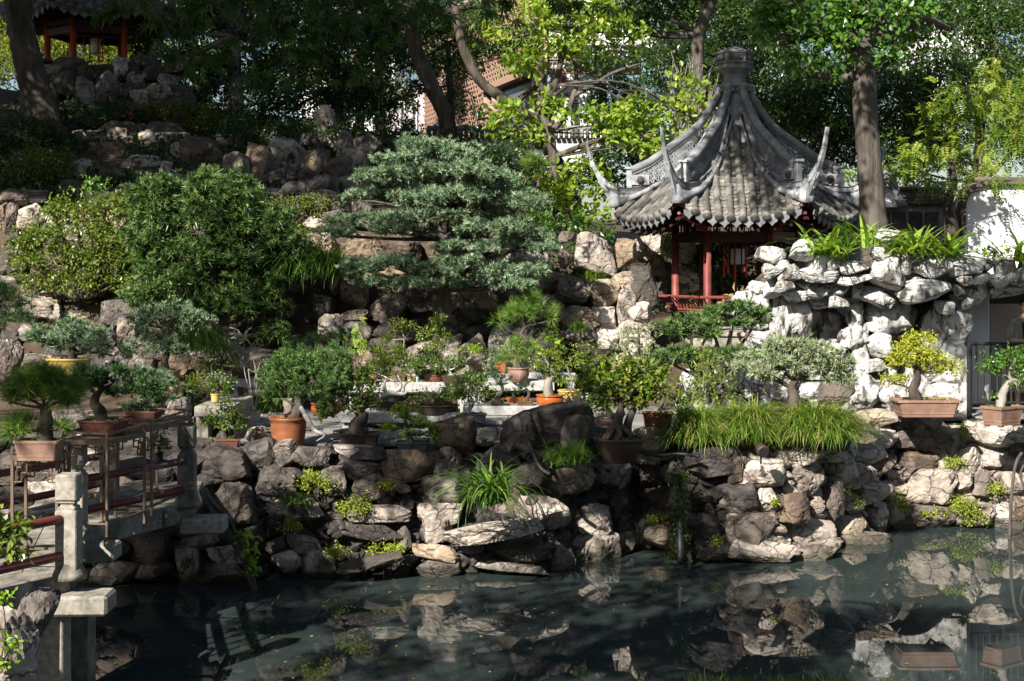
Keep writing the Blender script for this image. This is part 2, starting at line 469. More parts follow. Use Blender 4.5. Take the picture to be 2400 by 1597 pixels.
m, nt, b = new_mat('glass_clear')
b.inputs['Base Color'].default_value = (.8, .82, .82, 1)
b.inputs['Roughness'].default_value = .05
b.inputs['Transmission Weight'].default_value = .9
M_['clear'] = m
# people
M_['skin'] = pmat('skin', [(.36, .2, .135), (.42, .245, .17)], 20.0, .5, .03, 60)
M_['hair'] = pmat('hair_black', [(.008, .007, .007), (.02, .018, .016)], 30.0, .45, .3, 80)
M_['shirt'] = pmat('cloth_olive_grey', [(.13, .125, .1), (.17, .165, .135)], 12.0, .9, .2, 60)
M_['tee'] = pmat('cloth_black', [(.012, .012, .013), (.02, .02, .021)], 12.0, .9, .2, 60)
M_['shorts'] = pmat('cloth_tan', [(.25, .2, .14), (.31, .25, .18)], 12.0, .9, .2, 60)
# water: murky body that takes the sun's dapples, mirror-smooth surface
m, nt, b = new_mat('pond_water')
wcol = ramp(nt, noise_n(nt, .25, 3, .5), [(.024, .033, .031), (.038, .05, .047)], [.3, .7])
nt.links.new(wcol, b.inputs['Base Color'])
b.inputs['Roughness'].default_value = .015
b.inputs['IOR'].default_value = 1.33
b.inputs['Specular IOR Level'].default_value = 1.0
bn = nt.nodes.new('ShaderNodeBump')
bn.inputs['Strength'].default_value = .05
bn.inputs['Distance'].default_value = .012
nt.links.new(noise_n(nt, 1.6, 2, .5, (1, .5, 1)), bn.inputs['Height'])
nt.links.new(bn.outputs[0], b.inputs['Normal'])
M_['water'] = m
# ------------------------------------------------------------------ rocks
def ico_dirs(sub):
    bm = bmesh.new()
    bmesh.ops.create_icosphere(bm, subdivisions=sub, radius=1.0)
    V = np.array([v.co[:] for v in bm.verts])
    T = np.array([[v.index for v in f.verts] for f in bm.faces], dtype=np.int32)
    bm.free()
    return V, T
ICO_V, ICO_T = ico_dirs(4)

def fractal(V, s, seed, octv=4):
    off = Vector((seed * 3.7, seed * 1.9, seed * 7.3))
    return np.array([noise.fractal(Vector(v) * s + off, 1.0, 2.0, octv) for v in V])

def rock_shape(seed, kind):
    r = np.random.default_rng(seed)
    n = int(r.integers(4, 8))
    N = r.normal(size=(n, 3))
    N /= np.linalg.norm(N, axis=1)[:, None]
    N = np.vstack([N, [[0, 0, 1], [0, 0, -1], [0, -1, 0], [1, 0, 0], [-1, 0, 0], [0, 1, 0]] + r.normal(size=(6, 3)) * (.3 if kind == 'chunk' else .22)])
    N /= np.linalg.norm(N, axis=1)[:, None]
    D = np.concatenate([r.uniform(.72, 1.0, n), r.uniform(.56, .78, 6)]) if kind == 'chunk' else np.concatenate([r.uniform(.8, 1.15, n), r.uniform(.7, .95, 6)])
    p = 60 if kind == 'chunk' else 15
    for _ in range(8 if kind == 'chunk' else 5):              # chipped corners
        q = r.normal(size=3); q /= np.linalg.norm(q)
        s = 1 / max((np.maximum(N @ q, 0) / D).max(), .3)
        N = np.vstack([N, q]); D = np.append(D, s * r.uniform(.84, .97))
    dots = np.maximum(ICO_V @ N.T, 0) / D
    rad = (dots ** p).sum(1) ** (-1 / p)
    if kind == 'chunk':
        f1, f2, f3 = fractal(ICO_V, 1.6, seed), fractal(ICO_V, 4.5, seed + 9), fractal(ICO_V, 11, seed + 5, 2)
        rad = rad * (1 + .05 * f1 + .06 * np.abs(f2) - .04 * (np.abs(f3)))
        c = np.abs(fractal(ICO_V * np.array([1, 1, .5]), 2.2, seed + 3, 2))
        rad = rad * (1 - .1 * np.exp(-(c / .035) ** 2))         # cracks
    else:
        f1, f2 = fractal(ICO_V, 1.7, seed), fractal(ICO_V, 5.0, seed + 9)
        c = np.abs(fractal(ICO_V, 1.9, seed + 3, 2))
        f3 = fractal(ICO_V * np.array([1, 1, .55]), 9.0, seed + 4, 3)
        rad = rad * (1 + .16 * f1 + .07 * np.abs(f2) + .03 * f3) * (1 - .2 * np.exp(-(c / .07) ** 2))
    V = ICO_V * rad[:, None]
    lo, hi = V.min(0), V.max(0)
    V = (V - (lo + hi) / 2) / (hi - lo)
    return V

ROCKS = {'chunk': [], 'taihu': []}
for kind, cnt in (('chunk', 22), ('taihu', 12)):
    for k in range(cnt):
        ROCKS[kind].append(raw_mesh('stone_shape', rock_shape(k * 7 + (3 if kind == 'chunk' else 501), kind), ICO_T, None, kind == 'taihu'))
def boxiness(me):
    co = np.empty(len(me.vertices) * 3); me.vertices.foreach_get('co', co); co = co.reshape(-1, 3)
    return -np.abs(np.abs(co).max(1) - .5).mean()
ROCKS['block'] = sorted(ROCKS['chunk'], key=boxiness)[-5:]
for kind in ('chunk', 'taihu'):
    for me in ROCKS[kind]:
        me.materials.append(M_['rock'])

def stone(x0, y0, x1, y1, d, parent, mat='rock', kind='chunk', dep=.8, grow=1.1, name='stone', tilt=.2):
    w, h = (x1 - x0) * d / F * grow, (y1 - y0) * d / F * grow
    dp = max(min(w, h) * 1.1, (w + h) / 2 * dep)
    me = random.choice(ROCKS[kind])
    c = P((x0 + x1) / 2, (y0 + y1) / 2, d)
    rot = (random.uniform(-tilt, tilt), random.uniform(-tilt, tilt), random.choice((0, math.pi)) + random.uniform(-.25, .25))
    if isinstance(mat, (tuple, list)):
        mat = random.choice(mat)
    return inst(name, me, c + np.array([0, dp * .28, 0]), rot, (w, dp, h), parent, M_[mat])

def stones_from(crop, k, rects, dfun, parent, mat, kind='chunk', off=0, dep=.8, grow=1.22):
    """rects measured in an enlarged crop of the photograph: (crop x0, crop y0), scale k"""
    out = []
    for r in rects:
        x0, y0, x1, y1 = crop[0] + r[0] * k, crop[1] + r[1] * k, crop[0] + r[2] * k, crop[1] + r[3] * k
        out.append((x0, y0, x1, y1))
        m = r[4] if len(r) > 4 else mat
        stone(x0, y0, x1, y1, dfun((x0 + x1) / 2, (y0 + y1) / 2) + off, parent, m, kind, dep, grow)
    return out

ICO2_V, ICO2_T = ico_dirs(2)
def rubble(name, n, area, inside, dfun, parent, mat, smin, smax, off=.3):
    """small angular stones packed in the gaps: one joined mass"""
    Vs, Ts, b = [], [], 0
    made = 0
    for _ in range(n * 4):
        if made >= n: break
        x, y = random.uniform(area[0], area[2]), random.uniform(area[1], area[3])
        if not inside(x, y): continue
        d = dfun(x, y) + off + random.uniform(-.12, .12)
        r = np.random.default_rng(random.randint(0, 10 ** 6))
        N = unit(r.normal(size=(11, 3)))
        q = 1 / np.maximum((np.maximum(ICO2_V @ N.T, 0) / r.uniform(.6, 1.0, 11)).max(1), .6)
        s = random.uniform(smin, smax) * d / F / 2
        V = ICO2_V * q[:, None] * np.array([1.25, 1, .8]) * s
        R = np.array(Euler((random.uniform(-.4, .4), random.uniform(-.5, .5), random.uniform(0, 6.28))).to_matrix())
        Vs.append(V @ R.T + P(x, y, d)); Ts.append(ICO2_T + b); b += len(V)
        made += 1
    o = obj(name, np.concatenate(Vs), np.concatenate(Ts), M_[mat], parent)
    o['kind'] = 'stuff'

def fill_stones(rects, area, inside, dfun, parent, mat, n, smin, smax, kind='chunk', off=.25):
    """pack more stones of the photo's size range between the measured ones"""
    x0, y0, x1, y1 = area
    made = 0
    for _ in range(6000):
        if made >= n: break
        w = random.uniform(smin, smax) * random.choice((1, 1, 1.4))
        h = w * random.uniform(.5, .85)
        cx, cy_ = random.uniform(x0, x1), random.uniform(y0, y1)
        if not inside(cx, cy_): continue
        bad = False
        for a in rects:
            ix = min(a[2], cx + w / 2) - max(a[0], cx - w / 2)
            iy = min(a[3], cy_ + h / 2) - max(a[1], cy_ - h / 2)
            if ix > 0 and iy > 0 and ix * iy > .3 * min(w * h, (a[2] - a[0]) * (a[3] - a[1])):
                bad = True
                break
        if bad: continue
        r = (cx - w / 2, cy_ - h / 2, cx + w / 2, cy_ + h / 2)
        rects.append(r)
        stone(*r, dfun(cx, cy_) + off, parent, mat, kind, .9, 1.38)
        made += 1

# ------------------------------------------------------------------ foliage
def unit(a):
    return a / (np.linalg.norm(a, axis=-1, keepdims=True) + 1e-9)

def blob_pts(c, R, n, per=36, flat=.35, tight=.62, lo=.55):
    """points in leafy clumps spread through an ellipsoid; returns points and outward directions"""
    c, R = np.asarray(c, float), np.asarray(R, float)
    K = max(6, n // per)
    d = unit(rng.normal(size=(K, 3)))
    low = d[:, 2] < -flat
    d[low, 2] *= -rng.uniform(.2, 1, low.sum())
    d = unit(d)
    cc = c + d * R * (rng.uniform(lo, 1.12, (K, 1)) ** .6) * .92
    idx = rng.integers(K, size=n)
    sg = float(np.mean(R)) * K ** (-1 / 3) * tight
    sgv = np.minimum(sg, R * .35)
    p = cc[idx] + rng.normal(size=(n, 3)) * sgv * rng.uniform(.55, 1.5, (K, 1))[idx]
    nr = unit(unit((p - c) / R) * .6 + unit(p - cc[idx]) * .75 + rng.normal(size=(n, 3)) * .15)
    return p, nr, idx

def leaf_mesh(p, nr, L, ratio=.5, fold=.12, droop=.25, up=.6, shape=4, jitter=.5, lvar=.35, idx=None):
    n = len(p)
    ax = unit(nr * .7 + rng.normal(size=(n, 3)) * .75 + np.array([0, 0, -droop]))
    nm = nr * .45 + np.array([0, 0, up]) + rng.normal(size=(n, 3)) * jitter
    nm = unit(nm - ax * (nm * ax).sum(1, keepdims=True))
    sd = np.cross(nm, ax)
    Ls = (L * rng.uniform(1 - lvar, 1 + lvar, n))[:, None]
    Ws = Ls * ratio * .5
    if shape == 4:
        V = np.stack([p, p + ax * Ls * .48 + sd * Ws + nm * Ls * fold, p + ax * Ls - nm * Ls * droop * .3, p + ax * Ls * .48 - sd * Ws + nm * Ls * fold], 1)
        b = (np.arange(n) * 4)[:, None]
        T = np.concatenate([b + [0, 1, 2], b + [0, 2, 3]])
        k = 4
    else:
        V = np.stack([p, p + ax * Ls * .3 + sd * Ws * .85 + nm * Ls * fold * .8, p + ax * Ls * .68 + sd * Ws * .9 + nm * Ls * fold * .5, p + ax * Ls - nm * Ls * .12,
                      p + ax * Ls * .68 - sd * Ws * .9 + nm * Ls * fold * .5, p + ax * Ls * .3 - sd * Ws * .85 + nm * Ls * fold * .8], 1)
        b = (np.arange(n) * 6)[:, None]
        T = np.concatenate([b + [0, 1, 2], b + [0, 2, 3], b + [0, 3, 4], b + [0, 4, 5]])
        k = 6
    r = rng.random(n)
    if idx is not None:                                             # each spray of leaves has its own tint
        r = np.clip(r * .6 + rng.random(idx.max() + 1)[idx] * .4, 0, 1)
    return V.reshape(-1, 3), T.astype(np.int32), np.repeat(r, k)

def needle_mesh(p, ax, n, L, w, spread=1.0, fwd=.35, lvar=.25, bend=0.0):
    """n needles round every tip p"""
    m = len(p)
    P0 = np.repeat(p, n, 0)
    A = np.repeat(ax, n, 0)
    d = unit(unit(rng.normal(size=(m * n, 3))) * spread + A * fwd * rng.uniform(.3, 2.2, (m * n, 1)))
    Ls = (L * rng.uniform(1 - lvar, 1 + lvar, m * n))[:, None]
    s = unit(np.cross(d, rng.normal(size=(m * n, 3)))) * w / 2
    st = P0 + d * Ls * .06
    V = np.stack([st - s, st + s, st + d * Ls - np.array([0, 0, 1]) * Ls * bend], 1)
    T = (np.arange(m * n) * 3)[:, None] + np.array([[0, 1, 2]])
    r = np.clip(np.repeat(rng.random(m), n) * .8 + rng.random(m * n) * .2, 0, 1)
    return V.reshape(-1, 3), T.astype(np.int32), np.repeat(r, 3)

def pinnate_mesh(p, nr, L, pairs=6):
    """feather leaves: leaflet pairs along a drooping midrib"""
    n = len(p)
    ax = unit(nr * .6 + rng.normal(size=(n, 3)) * .6 + np.array([0, 0, -.5]))
    nm = nr * .5 + np.array([0, -.3, .7]) + rng.normal(size=(n, 3)) * .3
    nm = unit(nm - ax * (nm * ax).sum(1, keepdims=True))
    sd = np.cross(nm, ax)
    Vs, rs = [], []
    r0 = rng.random(n)
    for k in range(pairs):
        for s in (-1, 1):
            t = (k + .6) / pairs
            base = p + ax * L * t - np.array([0, 0, 1]) * L * .25 * t * t
            dr = unit(sd * s + ax * .55 + rng.normal(size=(n, 3)) * .12)
            l = L * .34
            wv = unit(np.cross(nm, dr)) * l * .24
            Vs.append(np.stack([base, base + dr * l * .45 + wv, base + dr * l - nm * l * .15, base + dr * l * .45 - wv], 1))
            rs.append(r0 * .8 + rng.random(n) * .2)
    V = np.concatenate(Vs)
    m = len(V)
    b = (np.arange(m) * 4)[:, None]
    return V.reshape(-1, 3), np.concatenate([b + [0, 1, 2], b + [0, 2, 3]]).astype(np.int32), np.repeat(np.concatenate(rs), 4)

def palmate_mesh(p, nr, L):
    n = len(p)
    ax = unit(nr * .3 + rng.normal(size=(n, 3)) * .5 + np.array([0, 0, -.8]))
    nm = unit(rng.normal(size=(n, 3)) * .6 + np.array([0, -.4, .7]))
    nm = unit(nm - ax * (nm * ax).sum(1, keepdims=True))
    sd = np.cross(nm, ax)
    Vs = []
    for a, s in ((0, 1.0), (.62, .92), (-.62, .92), (1.25, .7), (-1.25, .7), (1.9, .4), (-1.9, .4)):
        dr = ax * math.cos(a) + sd * math.sin(a)
        wv = np.cross(nm, dr) * L * s * .13
        Vs.append(np.stack([p, p + dr * L * s * .45 + wv, p + dr * L * s - nm * L * .12, p + dr * L * s * .45 - wv], 1))
    V = np.concatenate(Vs)
    m = len(V)
    b = (np.arange(m) * 4)[:, None]
    r = np.tile(rng.random(n), 7)
    return V.reshape(-1, 3), np.concatenate([b + [0, 1, 2], b + [0, 2, 3]]).astype(np.int32), np.repeat(r, 4)

def blade_mesh(bases, L, w, t0=(.05, .5), t1=(.9, 2.0), lvar=.35, seg=6, az=None, fold=0.0):
    """arching grass blades from the given bases"""
    n = len(bases)
    a = rng.uniform(0, 2 * math.pi, n) if az is None else az
    h = np.stack([np.cos(a), np.sin(a), np.zeros(n)], 1)
    s0, s1 = rng.uniform(*t0, n), rng.uniform(*t1, n)
    Ls = L * rng.uniform(1 - lvar, 1 + lvar, n)
    side = np.stack([-np.sin(a), np.cos(a), np.zeros(n)], 1)
    pos = bases.copy()
    rings = []
    for k in range(seg + 1):
        t = k / seg
        wd = w * (1 - t ** 2.2) * (.6 + .4 * min(1, t * 4))
        rings.append(np.stack([pos - side * wd / 2, pos + side * wd / 2], 1))
        th = s0 + s1 * (t + .5 / seg)
        pos = pos + (h * np.sin(th)[:, None] + np.array([0, 0, 1]) * np.cos(th)[:, None]) * (Ls / seg)[:, None]
    V = np.stack(rings, 1).reshape(n, -1, 3)
    b = (np.arange(n) * (seg + 1) * 2)[:, None]
    T = np.concatenate([b + np.array([2 * k, 2 * k + 1, 2 * k + 3, 2 * k + 2]) for k in range(seg)])
    r = np.repeat(rng.random(n), (seg + 1) * 2)
    return V.reshape(-1, 3), T.astype(np.int32), r

def join(parts):
    V, T, R, b = [], [], [], 0
    for v, t, r in parts:
        V.append(v); T.append(t + b); R.append(r)
        b += len(v)
    return np.concatenate(V), np.concatenate(T), np.concatenate(R)

def blob3(b, d):
    """(px, py, rx, ry[, distance offset[, depth radius factor]]) -> centre, radii in metres"""
    dd = d + (b[4] if len(b) > 4 else 0)
    rx, ry = b[2] * dd / F, b[3] * dd / F
    rd = (rx + ry) / 2 * (b[5] if len(b) > 5 else .85)
    return P(b[0], b[1], dd), np.array([rx, rd, ry])

def foliage(kind, blobs, d, dens=1.0, size=None):
    out = []
    for b in blobs:
        c, R = blob3(b, d)
        px = math.pi * b[2] * b[3]                                  # area in photo pixels
        if kind == 'spruce':                                        # tufts of short stiff needles
            L = size or .085
            n = int(3.6 * px / 95 * dens)
            p, nr, i = blob_pts(c, R, n, 26, .15, .5, .8)
            out.append(needle_mesh(p, unit(nr + np.array([0, -.1, .5])), 15, L, L * .2, 1, .8))
        elif kind == 'yew':
            L = size or .1
            n = int(3.4 * px / 120 * dens)
            p, nr, i = blob_pts(c, R, n, 24, .3, .5, .7)
            out.append(needle_mesh(p, unit(nr * .8 + np.array([0, -.1, .6])), 16, L, L * .2, 1, .9, bend=.15))
        elif kind == 'pine':
            L = size or .2
            n = int(2.0 * px / 260 * dens)
            p, nr, i = blob_pts(c, R, n, 6, .3, .6, .5)
            out.append(needle_mesh(p, unit(nr + np.array([0, 0, .5])), 44, L, L * .045, 1, .7))
        elif kind == 'juniper':
            L = size or .06
            n = int(5 * px / 70 * dens)
            p, nr, i = blob_pts(c, R, n, 20, .4, .5, .5)
            q = p + nr * L * 1.2 + np.array([0, 0, .4]) * L
            p = np.concatenate([p, q, (p + q) / 2])
            nr = np.concatenate([nr, nr, nr])
            out.append(needle_mesh(p, nr, 8, L, L * .22, .9, 1.1))
        elif kind == 'pinnate':
            p, nr, i = blob_pts(c, R, int(2.6 * px / 330 * dens), 10)
            out.append(pinnate_mesh(p, nr, size or .3))
        elif kind == 'palmate':
            p, nr, i = blob_pts(c, R, int(px / 200 * dens), 9, .5, .8, .2)
            out.append(palmate_mesh(p, nr, size or .1))
        else:                                                       # broad leaves; kind = leaf / leaf6
            L = size or .1
            lp = L * F / d
            n = int(4.2 * px / (lp * lp * .32) * dens)
            p, nr, i = blob_pts(c, R, n, 30)
            out.append(leaf_mesh(p, nr, L, .52 if kind == 'leaf' else .62, .1, .25, .6, 6 if kind == 'leaf6' else 4, idx=i))
    return join(out)

def branches(parent, base, blobs, d, r0, mat, per=3, name='branch', up=.4):
    """one limb towards every clump, with twigs fanning inside it"""
    for b in blobs:
        c, R = blob3(b, d)
        g = G()
        mid = base * .45 + c * .55 + np.array([0, 0, -.25 * R[2]]) + rng.normal(size=3) * .08 * np.linalg.norm(c - base)
        path = smooth_path([base, mid, c + np.array([0, 0, -.3 * R[2]])], 4)
        g.tube(path, [r0, r0 * .6, r0 * .3], 6)
        for k in range(per):
            a = path[random.randint(4, len(path) - 1)]
            e = c + unit(rng.normal(size=3)) * R * .75
            g.tube(smooth_path([a, (a + e) / 2 + rng.normal(size=3) * .1 * R, e], 3), [r0 * .35, r0 * .2, r0 * .08], 5)
        g.obj(name, mat, parent, True)

# ------------------------------------------------------------------ pots and bonsai
def pot_round(g, c, rt, rb, h, lip=.04, belly=0.0, feet=0):
    t = .035 * max(1, rt)
    pr = [(0.001, .0), (rb * .96, 0), (rb, .012)]
    for k in range(1, 7):
        u = k / 7
        pr.append((rb + (rt - lip - rb) * u + belly * math.sin(math.pi * u), h * u * .9))
    pr += [(rt - lip, h * .88), (rt, h * .92), (rt, h * .985), (rt - .012, h), (rt - lip * 1.3, h), (rt - lip * 1.5, h * .9), (.001, h * .88)]
    g.lathe(c, pr, 28)
    for k in range(feet):
        a = 2 * math.pi * (k + .25) / feet
        g.box((c[0] + rb * .75 * math.cos(a), c[1] + rb * .75 * math.sin(a), c[2] - .018), (rb * .35, rb * .35, .045), a, .01)
    return g

def pot_rect(g, c, wt, dt, h, rz=0.0, taper=.82, oval=False, feet=True, band=True):
    def ring(w, dd, z, ch=.12):
        if oval:
            pts = [(w / 2 * math.cos(2 * math.pi * i / 28), dd / 2 * math.sin(2 * math.pi * i / 28)) for i in range(28)]
        else:
            e = min(w, dd) * ch * .5
            pts = [(-w / 2 + e, -dd / 2), (w / 2 - e, -dd / 2), (w / 2, -dd / 2 + e), (w / 2, dd / 2 - e), (w / 2 - e, dd / 2), (-w / 2 + e, dd / 2), (-w / 2, dd / 2 - e), (-w / 2, -dd / 2 + e)]
        ca, sa = math.cos(rz), math.sin(rz)
        return [(c[0] + x * ca - y * sa, c[1] + x * sa + y * ca, c[2] + z) for x, y in pts]
    f = .06 * h if feet else 0
    L = [(taper, f), (taper + .005, f + .01)]
    if band: L += [(taper + .012, h * .22), (taper + .035, h * .23), (taper + .035, h * .3), (taper + .03, h * .31)]
    L += [(.93, h * .78), (.95, h * .85), (1, h * .87), (1, h * .97), (.985, h), (.93, h), (.91, h * .86)]
    rings = [ring(wt * s - (1 - s) * 0, dt * s, z) for s, z in L]
    g.loft(rings)
    if feet:
        ca, sa = math.cos(rz), math.sin(rz)
        for sx in (-1, 1):
            for sy in (-1, 1):
                x, y = sx * wt * taper * .38, sy * dt * taper * .36
                g.box((c[0] + x * ca - y * sa, c[1] + x * sa + y * ca, c[2] + f * .6), (wt * .16, dt * .16, f * 1.25), rz, .008)
    return g

def soil_patch(parent, c, w, dd, z, rz=0.0, mat=None):
    V = [(c[0], c[1], z + .03)]
    n = 18
    for i in range(n):
        a = 2 * math.pi * i / n
        k = 1 / max(abs(math.cos(a)), abs(math.sin(a))) ** .7
        x, y = w / 2 * .9 * math.cos(a) * k, dd / 2 * .9 * math.sin(a) * k
        V.append((c[0] + x * math.cos(rz) - y * math.sin(rz), c[1] + x * math.sin(rz) + y * math.cos(rz), z + random.uniform(-.01, .012)))
    return obj('soil', V, [(0, i + 1, (i + 1) % n + 1) for i in range(n)], mat or M_['potsoil'], parent, None, True)

def bonsai(label, cat, pot, d, trunk, tr, blobs, kind, leaf, size=None, dens=1.0, bark='bark', group=None, br=None, per=3, weeds=True, name='potted_bonsai'):
    """pot = (shape, x0, x1, ytop, ybottom, material[, rz]); trunk = pixel path; tr = radii in pixels; blobs = clumps in pixels"""
    s = d / F
    if blobs:                                                       # leaf tips reach past their clump
        blobs = [(b[0], b[1], b[2] * .86, b[3] * .84) + tuple(b[4:]) for b in blobs]
    shape, x0, x1, yt, yb, pm = pot[:6]
    rz = pot[6] if len(pot) > 6 else 0.0
    base = P((x0 + x1) / 2, yb, d)
    w, h = (x1 - x0) * s, (yb - yt) * s
    t = root(name, base, label, cat, group)
    g = G()
    if shape == 'round':
        pot_round(g, base, w / 2, w * .37, h, w * .04, w * .02)
        dep = w
    elif shape == 'ball':
        pot_round(g, base, w / 2, w * .3, h, w * .05, w * .1, 3)
        dep = w
    elif shape == 'bowl':
        pot_round(g, base, w / 2, w * .26, h, w * .03, w * .03)
        dep = w
    elif shape == 'oval':
        dep = w * .62
        pot_rect(g, base, w, dep, h, rz, .86, True, True, False)
    else:
        dep = w * .6
        pot_rect(g, base, w * (.92 if rz else 1), dep, h, rz)
    g.obj('pot', M_[pm], t, shape in ('round', 'ball', 'bowl', 'oval'))
    so = soil_patch(t, base, w * .86, dep * .86, base[2] + h * .9, rz)
    if trunk:
        pts = [P(x, y, d + (q[0] if q else 0)) for x, y, *q in trunk]
        pts[0] = pts[0] * 1
        pts[0][2] = min(pts[0][2], base[2] + h * .88)
        V, T = tube(smooth_path(pts, 5), [q * s for q in tr], 10)
        V = np.array(V)
        V += np.array([noise.noise_vector(Vector(v) * 9) for v in V]) * tr[0] * s * .25
        obj('trunk', V, T, M_[bark], t, None, True)
        if blobs:
            ib = max(1, len(pts) // 2)
            for b in blobs:
                c, R = blob3(b, d)
                k = int(np.argmin([np.linalg.norm(q - c) for q in pts[1:]])) + 1 if len(pts) > 1 else 0
                branches(t, pts[k], [b], d, (br or tr[-1] * .8) * s, M_[bark], per)
    if blobs:
        V, T, r = foliage(kind, blobs, d, dens, size)
        obj('crown', V, T, M_[leaf], t, r)
    if weeds and w > .25:
        n = int(60 * w)
        q = base + np.stack([rng.uniform(-.4, .4, n) * w, rng.uniform(-.4, .4, n) * dep, np.full(n, h * .92)], 1)
        V, T, r = leaf_mesh(q, np.tile([0, 0, 1.0], (n, 1)), .05, .5)
        obj('weeds', V, T, M_['lime'], so, r)['kind'] = 'stuff'
    return t
# ------------------------------------------------------------------ the setting: ground, pond, terraces, hill
BK = np.array([(-900, 21.5), (200, 21.5), (480, 21.5), (700, 21.8), (950, 22.1), (1250, 22.1), (1350, 23), (1500, 24), (1640, 22.9), (1850, 23.0), (2000, 24.6), (2070, 25.6), (2120, 25.9), (3400, 25.9)])
BKX = (BK[:, 0] - CX) / F * BK[:, 1]
def bank_px(x): return float(np.interp(x, BK[:, 0], BK[:, 1]))
def bank_w(X): return np.interp(X, BKX, BK[:, 1])
def dwall(x, y): return bank_px(x) + .75 * max(0, (1350 - y)) / 330

HX = [-40, -16, -2, 1.9, 2.6, 7.2, 7.7, 40]
HYK = [29.6, 30.2, 32, 36, 42, 46, 60, 130]
HZ = np.array([[1.9, 3.5, 6.3, 8.3, 10.2, 10.4, 10.6, 11], [1.9, 3.5, 6.3, 8.3, 10.2, 10.4, 10.6, 11], [1.9, 3.3, 5.9, 7.0, 8.3, 8.8, 9, 10], [1.9, 3.0, 5.0, 5.6, 7, 7.6, 8, 10],
               [1.9, 2.6, 3.3, 3.4, 4, 5, 6, 9], [1.9, 2.6, 3.3, 3.4, 4, 5, 6, 9], [1.9, 1.9, 1.9, 1.95, 2.5, 3.5, 6, 9], [1.9, 1.9, 1.9, 1.95, 2.5, 3.5, 6, 9]])
def zt(X, Y):
    cols = [np.interp(Y, HYK, HZ[i]) for i in range(len(HX))]
    return float(np.interp(X, HX, cols))

V = [(-400, -300, -1.6), (400, -300, -1.6), (400, 600, -1.6), (-400, 600, -1.6)]
tag(obj('ground', V, [(0, 1, 2, 3)], M_['soil']), kind='structure')
V = [(-45, -12, 0), (45, -12, 0), (45, 26.5, 0), (-45, 26.5, 0)]
tag(obj('pond_water', V, [(0, 1, 2, 3)], M_['water']), kind='structure')

xs = np.concatenate([np.arange(-40, -12, 2), np.arange(-12, 13, .3), np.arange(13, 41, 2)])
ys = np.concatenate([np.arange(21, 47, .3), np.arange(47, 131, 4)])
V, T = [], []
for Y in ys:
    for X in xs:
        b = bank_w(X) + 1.3
        z = zt(X, Y) if Y > b else -1.5
        if Y > b:
            z += .22 * noise.noise(Vector((X * .6, Y * .6, 1))) * min(1, max(0, (Y - 29.6) / 2))
        V.append((X, Y, z))
nx = len(xs)
for j in range(len(ys) - 1):
    for i in range(nx - 1):
        T.append((j * nx + i, j * nx + i + 1, (j + 1) * nx + i + 1, (j + 1) * nx + i))
terrain = tag(obj('hillside', V, T, M_['soil'], smooth=True), kind='structure')

# terrace paved with irregular slabs; every slab in view is a piece of its own
pav = tag(obj('terrace', [(-9, 22.4, 1.86), (12, 22.4, 1.86), (12, 29.7, 1.915), (-9, 29.7, 1.915)], [(0, 1, 2, 3)], M_['mortar']), kind='structure')
# cut the terrace back to the bank line
bm = bmesh.new(); bm.from_mesh(pav.data); bm.clear()
edge = [bm.verts.new((X, bank_w(X) + 1.15, 1.9)) for X in np.linspace(-7, 11, 60)]
far = [bm.verts.new((X, 29.75, 1.915)) for X in np.linspace(-7, 11, 60)]
for i in range(59):
    bm.faces.new((edge[i], edge[i + 1], far[i + 1], far[i]))
bm.to_mesh(pav.data); bm.free()
sl = G().box((0, 0, 0), (1, 1, 1), 0, .03)
slab_me = raw_mesh('paving_slab_shape', np.array(sl.V), sl.T)
slab_me.materials.append(M_['paving'])
k = 0
for j in range(9):
    Y = 23.6 + j * .68
    X = -6.4 + (j % 3) * .3
    while X < 10.5:
        w = random.uniform(.7, 1.25)
        if Y - .34 > bank_w(X + w / 2) + 1.1 and Y < 29.4:
            inst('paving_slab', slab_me, (X + w / 2, Y, 1.905 + random.uniform(0, .012)), (random.uniform(-.004, .004), random.uniform(-.004, .004), random.uniform(-.01, .01)), (w - .02, .66, .05), pav)
            k += 1
        X += w

# ------------------------------------------------------------------ pond retaining wall
V, T = [], []
pxs = np.linspace(-300, 2900, 170)
prof = [(-1.2, .36), (.0, .46), (.5, .58), (1.0, .73), (1.5, .9), (1.8, 1.1), (1.85, 1.7)]
for x in pxs:
    b = bank_px(x)
    for z, o in prof:
        n_ = noise.noise(Vector((x * .012, z * 2.2, 3))) * .16
        V.append(((x - CX) / F * b, b + o + n_, z + noise.noise(Vector((x * .02, z, 9))) * .06))
for i in range(len(pxs) - 1):
    for k in range(len(prof) - 1):
        a = i * len(prof) + k
        T.append((a, a + len(prof), a + len(prof) + 1, a + 1))
pond_wall = tag(obj('retaining_wall', V, T, M_['mortar'], smooth=True), 'long rough stone retaining wall rising from the pond below the terrace', 'stone wall')
pond_wall.data.materials.append(M_['mortarp'])
pm_ = len(prof) - 1
pond_wall.data.polygons.foreach_set('material_index', np.array([1 if pxs[i // pm_] > 1700 else 0 for i in range(len(T))], dtype=np.int32))
K3 = .3444
R_ = []
